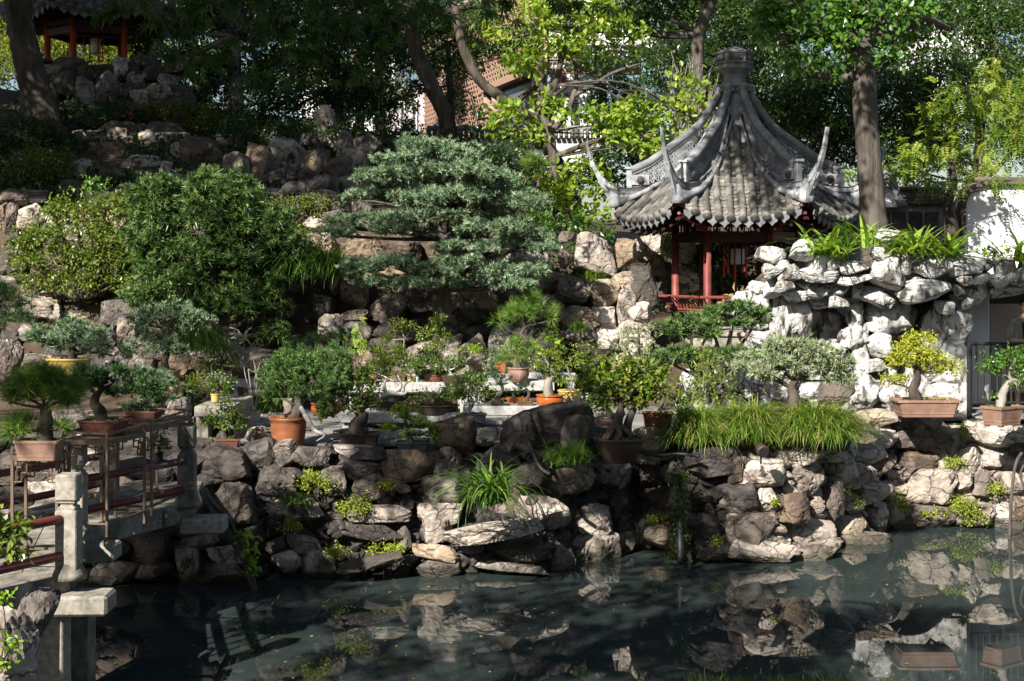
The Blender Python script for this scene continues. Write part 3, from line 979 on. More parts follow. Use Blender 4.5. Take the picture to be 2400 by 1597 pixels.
R_ += stones_from((0, 1050), K3, [(1360, 0, 1690, 260), (1420, 250, 1720, 560), (1730, 120, 1990, 370), (1860, 40, 1990, 130), (1985, 0, 2220, 120), (1790, 355, 2145, 500), (1800, 470, 1960, 640), (1800, 620, 1960, 730),
    (1960, 600, 2180, 720), (1860, 720, 2030, 840), (2020, 705, 2255, 890), (1225, 605, 1475, 700), (1340, 780, 1660, 930), (1430, 670, 1630, 790), (900, 610, 1110, 780), (920, 800, 1150, 920), (1150, 700, 1330, 900),
    (620, 640, 880, 800), (640, 780, 900, 930), (1500, 540, 1800, 760), (2200, 150, 2330, 320)], dwall, pond_wall, ('rock', 'rock', 'rockd'))
R_ += stones_from((800, 1050), K3, [(0, 0, 290, 70), (0, 80, 250, 215), (250, 20, 640, 240, 'rocko'), (640, 25, 850, 205), (60, 190, 280, 350, 'rockd'), (360, 250, 470, 310), (60, 410, 440, 520), (0, 530, 400, 640), (490, 195, 810, 400),
    (535, 380, 800, 540), (560, 480, 740, 650), (1190, 330, 1530, 560, 'rockp'), (510, 680, 790, 800, 'rocko'), (520, 780, 800, 905), (830, 650, 960, 720), (1020, 650, 1385, 790), (850, 790, 1360, 850),
    (1370, 690, 1570, 840), (1550, 590, 1880, 790), (1860, 595, 1990, 715), (1570, 390, 1830, 590), (1160, 110, 1370, 270), (1370, 140, 1700, 330, 'rockp'), (1670, 95, 1950, 300), (1950, 110, 2020, 200), (2000, 50, 2210, 300),
    (940, 0, 1190, 165), (2200, 90, 2360, 300), (1790, 270, 1960, 490), (1950, 480, 2100, 630), (2085, 540, 2270, 700, 'rocko'), (370, 540, 470, 680), (2230, 250, 2350, 420)], dwall, pond_wall, 'rock')
# flat ledges of stone that stand proud of the wall
R_ += stones_from((800, 1050), K3, [(745, 530, 1325, 640, 'rockp'), (0, 755, 380, 830, 'rockd')], dwall, pond_wall, 'rockp', 'block', -.45, .6)
R_ += stones_from((1600, 1050), K3, [(30, 10, 350, 230, 'rock'), (300, 80, 410, 250, 'rocko'), (400, 95, 700, 290), (640, 0, 945, 135), (700, 120, 980, 370), (960, 60, 1210, 290), (1180, 0, 1380, 110), (1240, 50, 1430, 200), (1470, 35, 1725, 150, 'rocko'),
    (1500, 80, 1590, 190), (1900, 0, 2060, 165), (2060, 50, 2200, 140), (215, 255, 510, 470, 'rock'), (630, 310, 860, 490, 'rocko'), (900, 230, 1100, 470), (1160, 230, 1400, 390), (1545, 160, 1850, 410), (1830, 170, 1970, 310),
    (1385, 340, 1500, 540), (330, 450, 640, 650), (720, 470, 1040, 690), (1030, 440, 1260, 650, 'rocko'), (1260, 390, 1385, 590), (1460, 400, 1830, 560), (1870, 400, 2110, 550), (2110, 390, 2230, 540),
    (90, 640, 310, 770, 'rock'), (330, 650, 750, 800), (60, 480, 250, 640, 'rock'), (1990, 170, 2100, 320), (2190, 180, 2323, 330), (2260, 350, 2350, 500, 'rocko'), (2250, 510, 2420, 620), (1740, 90, 1890, 180),
    (1080, 370, 1250, 450), (1570, 150, 1700, 220), (860, 330, 960, 470), (510, 290, 640, 430)], dwall, pond_wall, 'rockp')
R_ += stones_from((1600, 1050), K3, [(740, 670, 1090, 765), (1090, 590, 1410, 730)], dwall, pond_wall, 'rockp', 'block', -.5, .6)
R_ += stones_from((1600, 540), K3, [(1200, 1240, 1460, 1340, 'rocko'), (1230, 1330, 1450, 1500), (1420, 1270, 1920, 1500), (1930, 1310, 2400, 1480), (640, 1460, 945, 1568), (1160, 1470, 1400, 1568), (2230, 1400, 2420, 1540, 'rock')], dwall, pond_wall, 'rockp')
# big dark boulders along the wall's top edge
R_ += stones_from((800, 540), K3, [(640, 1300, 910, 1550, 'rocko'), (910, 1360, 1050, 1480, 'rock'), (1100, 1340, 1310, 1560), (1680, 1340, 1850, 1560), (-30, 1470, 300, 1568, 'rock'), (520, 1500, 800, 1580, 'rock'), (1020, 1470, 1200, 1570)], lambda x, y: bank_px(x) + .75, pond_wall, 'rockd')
R_ += stones_from((800, 540), K3, [(1085, 1200, 1710, 1500)], lambda x, y: 23.3, pond_wall, 'rockd', 'block', 0, .5, 1.08)
R_ += stones_from((800, 540), K3, [(1080, 1260, 1330, 1540), (1500, 1250, 1715, 1520)], lambda x, y: 22.9, pond_wall, 'rockd', 'block', 0, .6, 1.05)
R_ += stones_from((1340, 760), .2104, [(690, 1150, 1125, 1455, 'rocko'), (740, 1440, 1000, 1560, 'rock'), (1000, 1440, 1310, 1540, 'rock'), (200, 1140, 480, 1500, 'rockd')], lambda x, y: 24.0, pond_wall, 'rock')
def wall_in(x, y):
    top = np.interp(x, [440, 600, 800, 1000, 1160, 1380, 1600, 1800, 2000, 2100, 2400], [1060, 1050, 1055, 1065, 1050, 1060, 1075, 1065, 1020, 1000, 1000])
    wl = HY + F * H / bank_px(x)
    return top + 8 < y < wl - 4
x = 458.0
while x < 2420:                                                   # an uneven row of capping boulders along the top edge
    w = random.uniform(60, 125)
    yt_ = np.interp(x, [440, 600, 800, 1000, 1160, 1380, 1600, 1800, 2000, 2100, 2400], [1050, 1042, 1046, 1056, 1052, 1058, 1072, 1062, 1015, 992, 992]) + random.uniform(-9, 8)
    r = (x, yt_, x + w, yt_ + w * random.uniform(.42, .62))
    if not any(min(r[2], a[2]) - max(r[0], a[0]) > .55 * w and min(r[3], a[3]) - max(r[1], a[1]) > .4 * (r[3] - r[1]) for a in R_):
        R_.append(r)
        stone(*r, dwall(x, r[1]) + .12, pond_wall, 'rockp' if x > 1750 else random.choice(('rock', 'rock', 'rockd')), 'chunk', .95, 1.15)
    x += w * .8
fill_stones(R_, (455, 1000, 1720, 1370), wall_in, dwall, pond_wall, ('rock', 'rock', 'rockd'), 70, 48, 90, off=.42)
fill_stones(R_, (1720, 1000, 2600, 1300), wall_in, dwall, pond_wall, 'rockp', 90, 30, 66, off=.35)
rubble('rubble', 420, (455, 1010, 1720, 1370), wall_in, dwall, pond_wall, 'rock', 22, 52, .3)
rubble('rubble', 420, (1700, 1010, 2650, 1300), wall_in, dwall, pond_wall, 'rockp', 18, 44, .24)
fill_stones(R_, (-60, 1035, 462, 1225), lambda x, y: True, dwall, pond_wall, ('rock', 'rockd'), 34, 60, 110, off=.1)
fill_stones(R_, (180, 1220, 480, 1360), lambda x, y: True, dwall, pond_wall, 'rockd', 20, 50, 90)

# ------------------------------------------------------------------ rock cliff behind the terrace
def dcliff(x, y): return float(np.interp(y, [480, 880], [31.7, 29.2]))
cliff = root('rock_cliff', P(1000, 880, 29.4), 'tall cliff of stacked brown rocks behind the bonsai terrace', 'rock cliff')
C_ = []
C_ += stones_from((800, 540), K3, [(310, 50, 520, 200, 'rocko'), (0, 280, 170, 540, 'rockp'), (200, 470, 420, 640, 'rockp'), (400, 370, 680, 600), (680, 440, 820, 660), (810, 430, 1060, 590, 'rocko'), (810, 540, 980, 650), (1050, 450, 1200, 600), (800, 720, 975, 970, 'rocko'),
    (1010, 680, 1180, 930, 'rockp'), (1180, 640, 1480, 880, 'rockd'), (1490, 330, 1700, 500, 'rockp'), (1510, 530, 1720, 680, 'rocko'), (1700, 360, 1880, 530, 'rocko'), (1840, 300, 1995, 420, 'rocko'), (1880, 400, 2000, 650), (1720, 530, 1870, 680, 'rockp'), (1720, 680, 1890, 860, 'rockp'),
    (1480, 670, 1720, 800), (1970, 510, 2100, 650, 'rockp'), (1490, 10, 1580, 80, 'rockp'), (1470, 140, 1560, 250, 'rockp'), (1990, 270, 2140, 510, 'rockd'), (1880, 80, 2000, 250, 'rocko'),
    (1620, 60, 1860, 280, 'rock'), (0, 550, 160, 620, 'rockp'), (240, 640, 500, 760), (0, 640, 200, 800), (200, 760, 420, 880), (480, 760, 800, 960), (1890, 640, 2100, 860, 'rockp'), (1560, 780, 1760, 960, 'rockd'),
    (560, 0, 800, 200, 'rocko'), (60, 60, 300, 260, 'rocko')], dcliff, cliff, 'rock', dep=.9, grow=1.3)
stones_from((800, 540), K3, [(2060, 40, 2240, 190, 'rockp'), (2100, 180, 2230, 310, 'rocko'), (2140, 240, 2260, 500, 'rockd'), (2240, 60, 2420, 240, 'rockp'), (2290, 230, 2440, 420, 'rockp'), (2250, 330, 2400, 520, 'rock'), (2400, 300, 2560, 520, 'rockd'), (2540, 320, 2700, 540, 'rockd'), (2000, 60, 2120, 200, 'rock'), (2380, 120, 2520, 320, 'rockd'), (2650, 300, 2860, 520, 'rockd')], lambda x, y: 35.2, cliff, 'rock', dep=.7, grow=1.25)
C_ += stones_from((0, 540), K3, [(80, 440, 350, 590, 'rockp'), (310, 500, 400, 620), (160, 850, 340, 940, 'rockp'), (1120, 1150, 1280, 1260, 'rockd'), (350, 1230, 610, 1370), (0, 770, 120, 1010), (1660, 200, 1820, 330), (1760, 460, 1980, 620), (2030, 30, 2250, 210, 'rocko'), (2150, 600, 2323, 760, 'rockp'), (2110, 430, 2260, 620),
    (800, 600, 920, 740, 'rockp'), (700, 480, 950, 640), (0, 30, 190, 300, 'rockd'), (1900, 760, 2200, 980, 'rockd'), (1650, 800, 1900, 960, 'rockd'), (2250, 230, 2330, 420, 'rockp')], dcliff, cliff, 'rock', dep=.9, grow=1.3)
C_ += stones_from((0, 0), K3, [(0, 1290, 180, 1400, 'rockp'), (40, 1390, 110, 1568, 'rockp'), (110, 1400, 300, 1568, 'rockp'), (-20, 1390, 50, 1568, 'rocko'), (2110, 1380, 2250, 1480, 'rockp'), (2070, 1470, 2210, 1568, 'rockp'), (2180, 1440, 2323, 1540, 'rockp'), (300, 1420, 430, 1568, 'rockp')], dcliff, cliff, 'rockp', dep=.9)
fill_stones(C_, (-20, 490, 1470, 880), lambda x, y: y > np.interp(x, [0, 1000, 1300, 1580], [500, 590, 620, 690]), dcliff, cliff, ('rock', 'rock', 'rocko', 'rock'), 120, 80, 150, off=.5)

def dhill(x, y): return float(np.interp(y, [150, 250, 330, 420, 480], [41.5, 40, 37.3, 33.6, 31.8]))
hillr = root('rock_ledge', P(500, 480, 32), 'row of tall upright boulders on the dark hillside above the bushes', 'rock ledge')
H_ = stones_from((0, 0), K3, [(610, 970, 840, 1150, 'rocko'), (830, 1055, 1080, 1190, 'rockp'), (680, 1140, 840, 1260), (1240, 930, 1500, 1230, 'rocko'), (1510, 1050, 1680, 1280, 'rockp'), (1660, 990, 1810, 1290, 'rocko'), (1840, 950, 2060, 1230), (1150, 980, 1240, 1180), (950, 895, 1060, 1060, 'rockp'), (730, 870, 850, 1010, 'rocko'),
    (2050, 1010, 2240, 1200, 'rocko'), (2080, 1200, 2280, 1370), (2155, 735, 2295, 1080, 'rocko'), (2300, 900, 2400, 1150), (490, 1090, 620, 1310), (780, 1250, 900, 1350), (1090, 1100, 1160, 1210), (1000, 1180, 1250, 1330), (1250, 1230, 1450, 1340), (1700, 1280, 1900, 1380), (1900, 1240, 2080, 1370), (2380, 1000, 2500, 1250)], dhill, hillr, 'rock', 'block', dep=.7, grow=1.15)
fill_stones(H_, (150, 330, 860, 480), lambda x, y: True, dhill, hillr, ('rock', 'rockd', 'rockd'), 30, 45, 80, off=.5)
mound = root('rock_mound', P(210, 250, 41), 'weathered grey and ochre boulders under the upper left pavilion', 'rock mound')
H2 = stones_from((0, 0), K3, [(250, 440, 380, 560, 'rocko'), (285, 570, 385, 710, 'rocko'), (370, 500, 550, 700, 'rock'), (520, 540, 640, 720), (620, 495, 800, 640), (870, 490, 1000, 610), (700, 620, 800, 740), (800, 580, 900, 700), (890, 610, 1000, 710), (990, 580, 1160, 700), (640, 650, 720, 760), (400, 690, 560, 800), (1080, 500, 1200, 600)], dhill, mound, 'rock', dep=.9, grow=1.2)
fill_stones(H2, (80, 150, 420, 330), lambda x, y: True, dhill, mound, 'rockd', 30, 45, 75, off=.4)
o = root('scholar_stone', P(280, 180, 41.5), 'pale upright stone standing beside the upper left pavilion', 'standing stone')
stone(262, 128, 302, 185, 41.5, o, 'rockp', 'taihu', .6)

# ------------------------------------------------------------------ white limestone rockery on the right
white = root('white_rockery', P(2000, 960, 28.2), 'craggy white limestone rockery with hollow niches and an overhanging top', 'rockery')
def dw(x, y): return 28.6
W0 = (1600, 540)
W_ = []
W_ += stones_from(W0, K3, [(510, 120, 700, 240), (545, 210, 720, 320), (660, 240, 810, 350), (750, 70, 905, 200), (880, 180, 1085, 320), (805, 260, 1080, 345), (1080, 190, 1325, 300), (1080, 270, 1320, 365), (1300, 180, 1530, 420), (1265, 110, 1430, 210), (1330, 0, 1470, 90), (1815, 155, 2040, 310), (2020, 200, 2135, 290),
    (1490, 280, 1850, 500), (640, 340, 760, 420), (1880, 310, 1990, 380), (1985, 290, 2100, 360), (2090, 300, 2210, 390), (2200, 280, 2330, 370), (2140, 180, 2290, 310), (2300, 200, 2420, 380), (1420, 150, 1560, 300), (1600, 200, 1830, 330)], lambda x, y: 28.0, white, 'rockw', 'chunk', 0, 1.0, 1.15)
W_ += stones_from(W0, K3, [(830, 370, 1010, 465), (1000, 365, 1150, 460), (770, 320, 870, 400), (1160, 360, 1240, 460), (700, 400, 870, 480), (1000, 440, 1130, 525), (1220, 400, 1460, 520), (2095, 370, 2420, 450), (1840, 370, 1980, 470), (1960, 360, 2095, 500), (1920, 430, 2000, 540), (1730, 480, 1850, 570), (560, 330, 680, 460)], lambda x, y: 28.3, white, 'rockw', 'chunk', 0, .9, 1.15)
W_ += stones_from(W0, K3, [(600, 450, 740, 740), (690, 460, 870, 740), (1120, 490, 1230, 670), (1090, 650, 1270, 800), (1270, 490, 1550, 690), (1270, 700, 1440, 860), (1640, 540, 1780, 900), (1760, 560, 1960, 800), (1780, 760, 1960, 1060), (1250, 870, 1370, 980), (1160, 780, 1270, 1000), (940, 760, 1120, 900)], lambda x, y: 28.7, white, 'rockw', 'taihu', 0, .8, 1.22)
W_ += stones_from(W0, K3, [(860, 500, 1130, 780), (1420, 520, 1660, 800), (1420, 760, 1680, 1080), (700, 730, 960, 950)], lambda x, y: 29.5, white, 'rockw', 'taihu', 0, .4, 1.15)
W_ += stones_from(W0, K3, [(1160, 1000, 1340, 1250), (1650, 1060, 1960, 1290), (1330, 1020, 1560, 1240), (1540, 1000, 1700, 1240), (400, 1040, 580, 1170), (240, 950, 400, 1130), (150, 970, 260, 1100), (-10, 960, 80, 1110), (550, 980, 760, 1150), (-30, 1110, 250, 1330), (820, 1050, 960, 1160), (240, 1100, 430, 1300), (60, 1080, 180, 1180)], lambda x, y: 28.0, white, 'rockw', 'taihu', 0, .8, 1.22)
stone(1600 + 945 * K3, 540 + 1030 * K3, 1600 + 1165 * K3, 540 + 1210 * K3, 27.2, white, 'rockd', 'chunk', .5)
# mortared core that holds the stones together
g = G()
for x0, y0, x1, y1, dd, th in ((1790, 640, 2270, 700, 29.0, 1.2), (1810, 690, 1900, 975, 29.4, .8), (1900, 800, 2060, 975, 30.0, .8), (2040, 690, 2100, 980, 29.6, .8), (2150, 700, 2262, 985, 29.2, .8), (2240, 655, 2520, 690, 29.0, 1.1), (1590, 885, 1830, 985, 28.9, .6)):
    a, b_ = P(x0, y1, dd), P(x1, y0, dd)
    g.box(((a[0] + b_[0]) / 2, dd + th / 2, (a[2] + b_[2]) / 2), (b_[0] - a[0], th, b_[2] - a[2]), 0, .15)
cm = g.obj('mortar_core', M_['mortar'], white)
fill_stones(W_, (1770, 660, 2262, 960), lambda x, y: not (1895 < x < 1985 and 715 < y < 800) and not (2090 < x < 2160 and 720 < y < 900), lambda x, y: 28.9, white, 'rockw', 55, 38, 75, 'taihu', 0)

# foreground rocks at the lower left corner
for i, (r, dd, lab) in enumerate((((60, 1000, 340, 1360), 12.6, 'angular grey-topped boulder under the bridge at the lower left'), ((-160, 1130, 200, 1900), 11.9, 'pale sunlit boulder in the bottom left corner'))):
    x0, y0, x1, y1 = [q * K3 + (0, 1050)[j % 2] for j, q in enumerate(r)]
    t = root('boulder', P((x0 + x1) / 2, y1, dd), lab, 'boulder')
    stone(x0, y0, x1, y1, dd, t, ('rock', 'rockp')[i], 'chunk', .7, 1.1)
# ------------------------------------------------------------------ pavilions
def mesh_of(g, name, mat, smooth=False):
    me = raw_mesh(name, np.array(g.V), g.T, None, smooth)
    me.materials.append(mat)
    return me

def barrel_shape(r, L):
    g = G()
    n = 8
    rings = []
    for y, k in ((0, 1.0), (L * .86, .94), (L * .87, 1.05), (L, 1.05)):
        rings.append([(r * k * math.cos(math.pi * i / n), y, r * k * math.sin(math.pi * i / n) * 1.15) for i in range(n + 1)] + [(0, y, -.01)])
    g.loft(rings)
    return g
def cap_shape(r):
    g = G()
    n = 14
    for rr, y0, y1 in ((1.1, -.03, .05), (.8, -.045, -.029), (.4, -.055, -.044)):
        g.loft([[(r * rr * math.cos(2 * math.pi * i / n), y, r * rr * math.sin(2 * math.pi * i / n)) for i in range(n)] for y in (y0, y1)])
    return g
def pan_shape(w, L):
    g = G()
    n = 6
    pts = [(-w / 2 + w * i / n, .05 * ((2 * i / n - 1) ** 2)) for i in range(n + 1)]
    g.loft([[(x, y, z + o) for x, z in pts] + [(x, y, z + o - .018) for x, z in reversed(pts)] for y, o in ((0, .02), (L, 0))])
    return g
def drip_shape(w):
    g = G()
    pts = [(-w / 2, .05), (-w * .45, -.06), (-w * .2, -.1), (0, -.16), (w * .2, -.1), (w * .45, -.06), (w / 2, .05)]
    g.loft([[(x, y - z * .25, z) for x, z in pts] for y in (-.012, .012)])
    return g

def pavilion_roof(t, C, th, zf, ape, lift, sp, tr, detail, dropz=0.0):
    """six facets of barrel and pan tiles; zf gives height over distance from the axis"""
    C = np.array([C[0], C[1], 0.0])
    b_me = mesh_of(barrel_shape(tr, .32), 'barrel_tile_shape', M_['tile'], True)
    c_me = mesh_of(cap_shape(tr), 'eave_tile_shape', M_['tile'])
    p_me = mesh_of(pan_shape(sp - tr * 1.1, .16), 'pan_tile_shape', M_['pan'], True)
    d_me = mesh_of(drip_shape(sp * .95), 'drip_tile_shape', M_['ridged'])
    stuff = {'b': G(), 'p': G()}
    for j in range(6):
        phi = th + math.radians(60 * j)
        out = np.array([math.sin(phi), -math.cos(phi), 0])
        lat = np.array([math.cos(phi), math.sin(phi), 0])
        def S(x, a):
            hw = max(a * math.tan(math.pi / 6), .01)
            u = min(1.15, abs(x) / hw)
            l = lift * u ** 2.6 * max(0, min(1, (a - ape * .45) / (ape * .55))) ** 1.5
            return C + out * a + lat * x + np.array([0, 0, zf(a) + l])
        # board under the tiles
        V, T = [], []
        na, nu = 12, 12
        for q in (0, -.07):
            for i in range(na + 1):
                a = .3 + (ape - .04 - .3) * i / na
                for k in range(nu + 1):
                    x = (2 * k / nu - 1) * a * math.tan(math.pi / 6)
                    V.append(S(x, a) + np.array([0, 0, q - .015]))
        m_ = (na + 1) * (nu + 1)
        for i in range(na):
            for k in range(nu):
                p0 = i * (nu + 1) + k
                T.append((p0, p0 + nu + 1, p0 + nu + 2, p0 + 1))
                T.append((m_ + p0, m_ + p0 + 1, m_ + p0 + nu + 2, m_ + p0 + nu + 1))
        for k in range(nu):
            p0 = na * (nu + 1) + k
            T.append((p0, m_ + p0, m_ + p0 + 1, p0 + 1))
        rbo = obj('roof_board', V, T, M_['wood'], t, None, True)
        rbo.data.materials.append(M_['ridge'])
        rbo.data.polygons.foreach_set('material_index', np.array([1 if (q_ % 2 == 0 and q_ < na * nu * 2) else 0 for q_ in range(len(T))], dtype=np.int32))
        hwE = ape * math.tan(math.pi / 6)
        n = int((hwE - .08) / sp)
        lev = detail.get(j, 0)
        if lev == 0:
            continue
        def frame(x, a0, a1):
            p0, p1 = S(x, a0), S(x, a1)
            y = (p0 - p1) / np.linalg.norm(p0 - p1)
            z = np.cross(lat, y)
            if z[2] < 0: z = -z
            xx = np.cross(y, z)
            return p1, Matrix(((xx[0], y[0], z[0]), (xx[1], y[1], z[1]), (xx[2], y[2], z[2]))).to_euler(), (xx, y, z)
        for i in range(-n, n + 1):
            x = i * sp
            a, first = ape + .05, True
            while a - .3 > abs(x) / math.tan(math.pi / 6) * 1.0 + .12 and a > .75:
                p, e, fr = frame(x, a - .28, a)
                p = p + fr[2] * .03
                s = np.linalg.norm(S(x, a - .28) - S(x, a)) / .28 * random.uniform(.9, .93)
                inst('barrel_tile', b_me, p + rng.normal(size=3) * .006, (e[0] + random.gauss(0, .015), e[1] + random.gauss(0, .03), e[2] + random.gauss(0, .018)), (random.uniform(.95, 1.05), s, 1), t)
                if first:
                    inst('eave_tile', c_me, p + fr[2] * .03, e, (1, 1, 1), t)
                    first = False
                a -= .28
        for i in range(-n - 1, n + 1):
            x = (i + .5) * sp
            if abs(x) > hwE - .1: continue
            a, first = ape + .04, True
            while a - .1 > abs(x) / math.tan(math.pi / 6) + .1 and a > .75:
                p, e, fr = frame(x, a - .1, a)
                if first:
                    inst('drip_tile', d_me, p - np.array([0, 0, .02]), (0, 0, phi), (1, 1, 1), t)
                    first = False
                if lev == 2:
                    inst('pan_tile', p_me, p + fr[2] * .012 + rng.normal(size=3) * .004, (e[0] + random.gauss(0, .02), e[1] + random.gauss(0, .03), e[2] + random.gauss(0, .03)), (1, 1, 1), t)
                else:
                    m4 = np.array([fr[0], fr[1], fr[2]])
                    gg = pan_shape(sp - tr * 1.1, .16)
                    stuff['p'].add(np.array(gg.V) @ m4 + p + fr[2] * .012, gg.T)
                a -= .095
    if stuff['p'].V:
        o = stuff['p'].obj('pan_tiles', M_['pan'], t, True)
        o['kind'] = 'stuff'

# --- the main pavilion
PC = (5.22, 33.0)
TH = math.radians(-5.2)
pav1 = root('hexagonal_pavilion', (PC[0], PC[1], 3.4), 'small hexagonal garden pavilion with upswept grey tiled roof and red columns', 'pavilion')
zf1 = lambda a: float(np.interp(a, [0.1, .35, .8, 1.25, 1.75, 2.75], [8.8, 8.45, 7.54, 7.0, 6.52, 5.66]))
pavilion_roof(pav1, PC, TH, zf1, 2.47, .36, .255, .084, {0: 2, 5: 1, 1: 1})
RB_r = [.3, .5, .8, 1.1, 1.4, 2.0, 2.5, 2.75, 3.0, 3.25, 3.42, 3.52]
RB_b = [8.5, 8.0, 7.38, 7.08, 6.86, 6.58, 6.52, 6.55, 6.7, 7.0, 7.38, 7.8]
for k in range(6):
    phi = TH + math.radians(30 + 60 * k)
    out = np.array([math.sin(phi), -math.cos(phi), 0])
    sd = np.array([math.cos(phi), math.sin(phi), 0])
    Cc = np.array([PC[0], PC[1], 0])
    def RP(r, z, s=0.0): return Cc + out * r + sd * s + np.array([0, 0, z])
    zb = lambda r: float(np.interp(r, RB_r, RB_b))
    zt_ = lambda r: float(np.interp(r, [.3, .5, .8, 1.1, 1.4, 2.0, 2.5], [9.0, 8.66, 8.2, 7.95, 7.73, 7.3, 7.08]))
    # solid lower band running out into the horn
    rs = np.concatenate([np.linspace(.3, 2.6, 16), np.linspace(2.7, 3.52, 12)])
    rings = []
    for r in rs:
        tp = max(0, (r - 2.55) / .97)
        hh, ww = .17 + .03 * min(1, tp * 4) * (1 - tp) - .11 * tp, .085 * (1 - tp) + .03
        tx = np.interp(r, RB_r, np.gradient(RB_b, RB_r))
        nrm = unit(out * (-tx) + np.array([0, 0, 1.0]))
        b = RP(r, zb(r))
        rings.append([b - sd * ww, b - sd * ww * 1.25 + nrm * hh * .3, b - sd * ww * .8 + nrm * hh * .36, b - sd * ww * .8 + nrm * hh * .85, b - sd * ww * 1.1 + nrm * hh, b + sd * ww * 1.1 + nrm * hh, b + sd * ww * .8 + nrm * hh * .85, b + sd * ww * .8 + nrm * hh * .36, b + sd * ww * 1.25 + nrm * hh * .3, b + sd * ww])
    G().loft(rings).obj('ridge_band', M_['ridge'], pav1)
    # plaster skirt where the ridge meets the tiles
    rings = []
    for r in np.linspace(.5, 2.92, 22):
        a = min(r * math.cos(math.pi / 6), 2.45)
        zz = zf1(a) + .36 * max(0, min(1, (a - 1.11) / 1.36)) ** 1.5
        w = (.15 + .13 * min(1, r / 2)) * (1 if r < 2.2 else max(.35, 1 - (r - 2.2) * .9))
        rings.append([RP(r, zz - .04, -w * 1.2), RP(r, zz + .07, -w), RP(r, zb(r) + .05, -.085), RP(r, zb(r) + .05, .085), RP(r, zz + .07, w), RP(r, zz - .04, w * 1.2)])
    G().loft(rings).obj('ridge_skirt', M_['ridge'], pav1, True)
    # thin plaster wing that fills the space between the horn and the eave
    rings = []
    for r in np.linspace(1.9, 3.3, 18):
        a = r * math.cos(math.pi / 6)
        zlow = zf1(min(a, 2.45)) + .36 * max(0, min(1, (a - 1.11) / 1.36)) ** 1.5 - .02
        if r > 2.83:
            zlow = zlow + (zb(3.3) - zlow) * ((r - 2.83) / .47) ** 1.2
        zlow = min(zlow, zb(r) - .01)
        rings.append([RP(r, zlow, -.05), RP(r, zb(r) + .06, -.05), RP(r, zb(r) + .06, .05), RP(r, zlow, .05)])
    G().loft(rings).obj('ridge_wing', M_['ridge'], pav1)
    for q_ in range(3):
        pts = []
        for r in np.linspace(2.1, 3.2 - q_ * .16, 10):
            pts.append(RP(r, zb(r) - .07 - q_ * .1 * min(1, (r - 2.0) * 1.5)))
        G().tube(pts, [.03, .045, .05, .03], 6).obj('ridge_moulding', M_['ridged'], pav1, True)
    # round top roll
    path = [RP(r, zt_(r)) for r in np.linspace(.3, 2.42, 16)]
    g = G().tube(path, .095, 10)
    g.tube([q - np.array([0, 0, .1]) for q in path], .05, 8)
    g.obj('ridge_roll', M_['ridged'], pav1, True)
    # openwork of interlaced rings
    g = G()
    for r in np.arange(.95, 2.4, .115):
        lo_, hi_ = zb(r) + .26, zt_(r) - .12
        zz = lo_ + .02
        while zz < hi_ + .03:
            pts = [RP(r + .105 * math.cos(a), zz + .105 * math.sin(a)) for a in np.linspace(0, 2 * math.pi, 11)]
            g.tube(pts, .018, 4, False)
            zz += .115
    g.obj('ridge_lattice', M_['ridged'], pav1)
    # end post, carved block and boss
    g = G().box(RP(2.46, zb(2.46) + .36), (.13, .13, .5), phi, .01)
    g.box(RP(2.46, zb(2.46) + .64), (.2, .2, .06), phi, .01)
    g.obj('ridge_post', M_['ridge'], pav1)
    g = G().box(RP(2.2, zb(2.2) + .33), (.11, .42, .24), phi, .01)
    g.obj('ridge_panel', M_['ridge'], pav1)
    g = G()
    for s in (-1, 1):
        g.lathe(RP(2.2, zb(2.2) + .33, s * .06), [(.001, -.1), (.07, -.07), (.095, 0), (.07, .07), (.001, .1)], 8)
    g.obj('carved_boss', M_['rockd'], pav1, True)
    for q in range(5):
        r = 2.95 + q * .12
        G().box(RP(r - .05, zb(r) - .03), (.13, .06, .06), phi, .015).obj('horn_scroll', M_['ridge'], pav1)
# finial
g = G()
prof = [(.001, 8.8), (.26, 8.85), (.3, 9.0), (.36, 9.06), (.34, 9.13), (.27, 9.17), (.25, 9.22), (.275, 9.33), (.36, 9.42), (.43, 9.47), (.43, 9.53), (.4, 9.55), (.41, 9.58), (.45, 9.6), (.45, 9.62), (.43, 9.63), (.44, 9.8), (.47, 9.82), (.47, 9.87), (.12, 9.98), (.001, 10.01)]
g.lathe((PC[0], PC[1], 0), [(.001, 8.2), (.62, 8.05), (.42, 8.4), (.3, 8.75), (.26, 8.9), (.001, 8.95)], 12, TH)
g.lathe((PC[0], PC[1], 0), prof, 6, TH)
fin = g.obj('finial', M_['ridged'], pav1)
g = G()
for k in range(6):
    a = TH + math.radians(30 + 60 * k)
    c = (PC[0] + .36 * math.sin(a), PC[1] - .36 * math.cos(a), 9.02)
    g.lathe(c, [(.001, -.1), (.075, -.07), (.1, 0), (.075, .08), (.001, .11)], 8)
    for s in (-.35, .35):
        g.lathe((PC[0] + .35 * math.sin(a + s), PC[1] - .35 * math.cos(a + s), 8.96), [(.001, -.06), (.06, 0), (.001, .06)], 7)
g.obj('finial_scroll', M_['ridged'], fin, True)
g, g2 = G(), G()
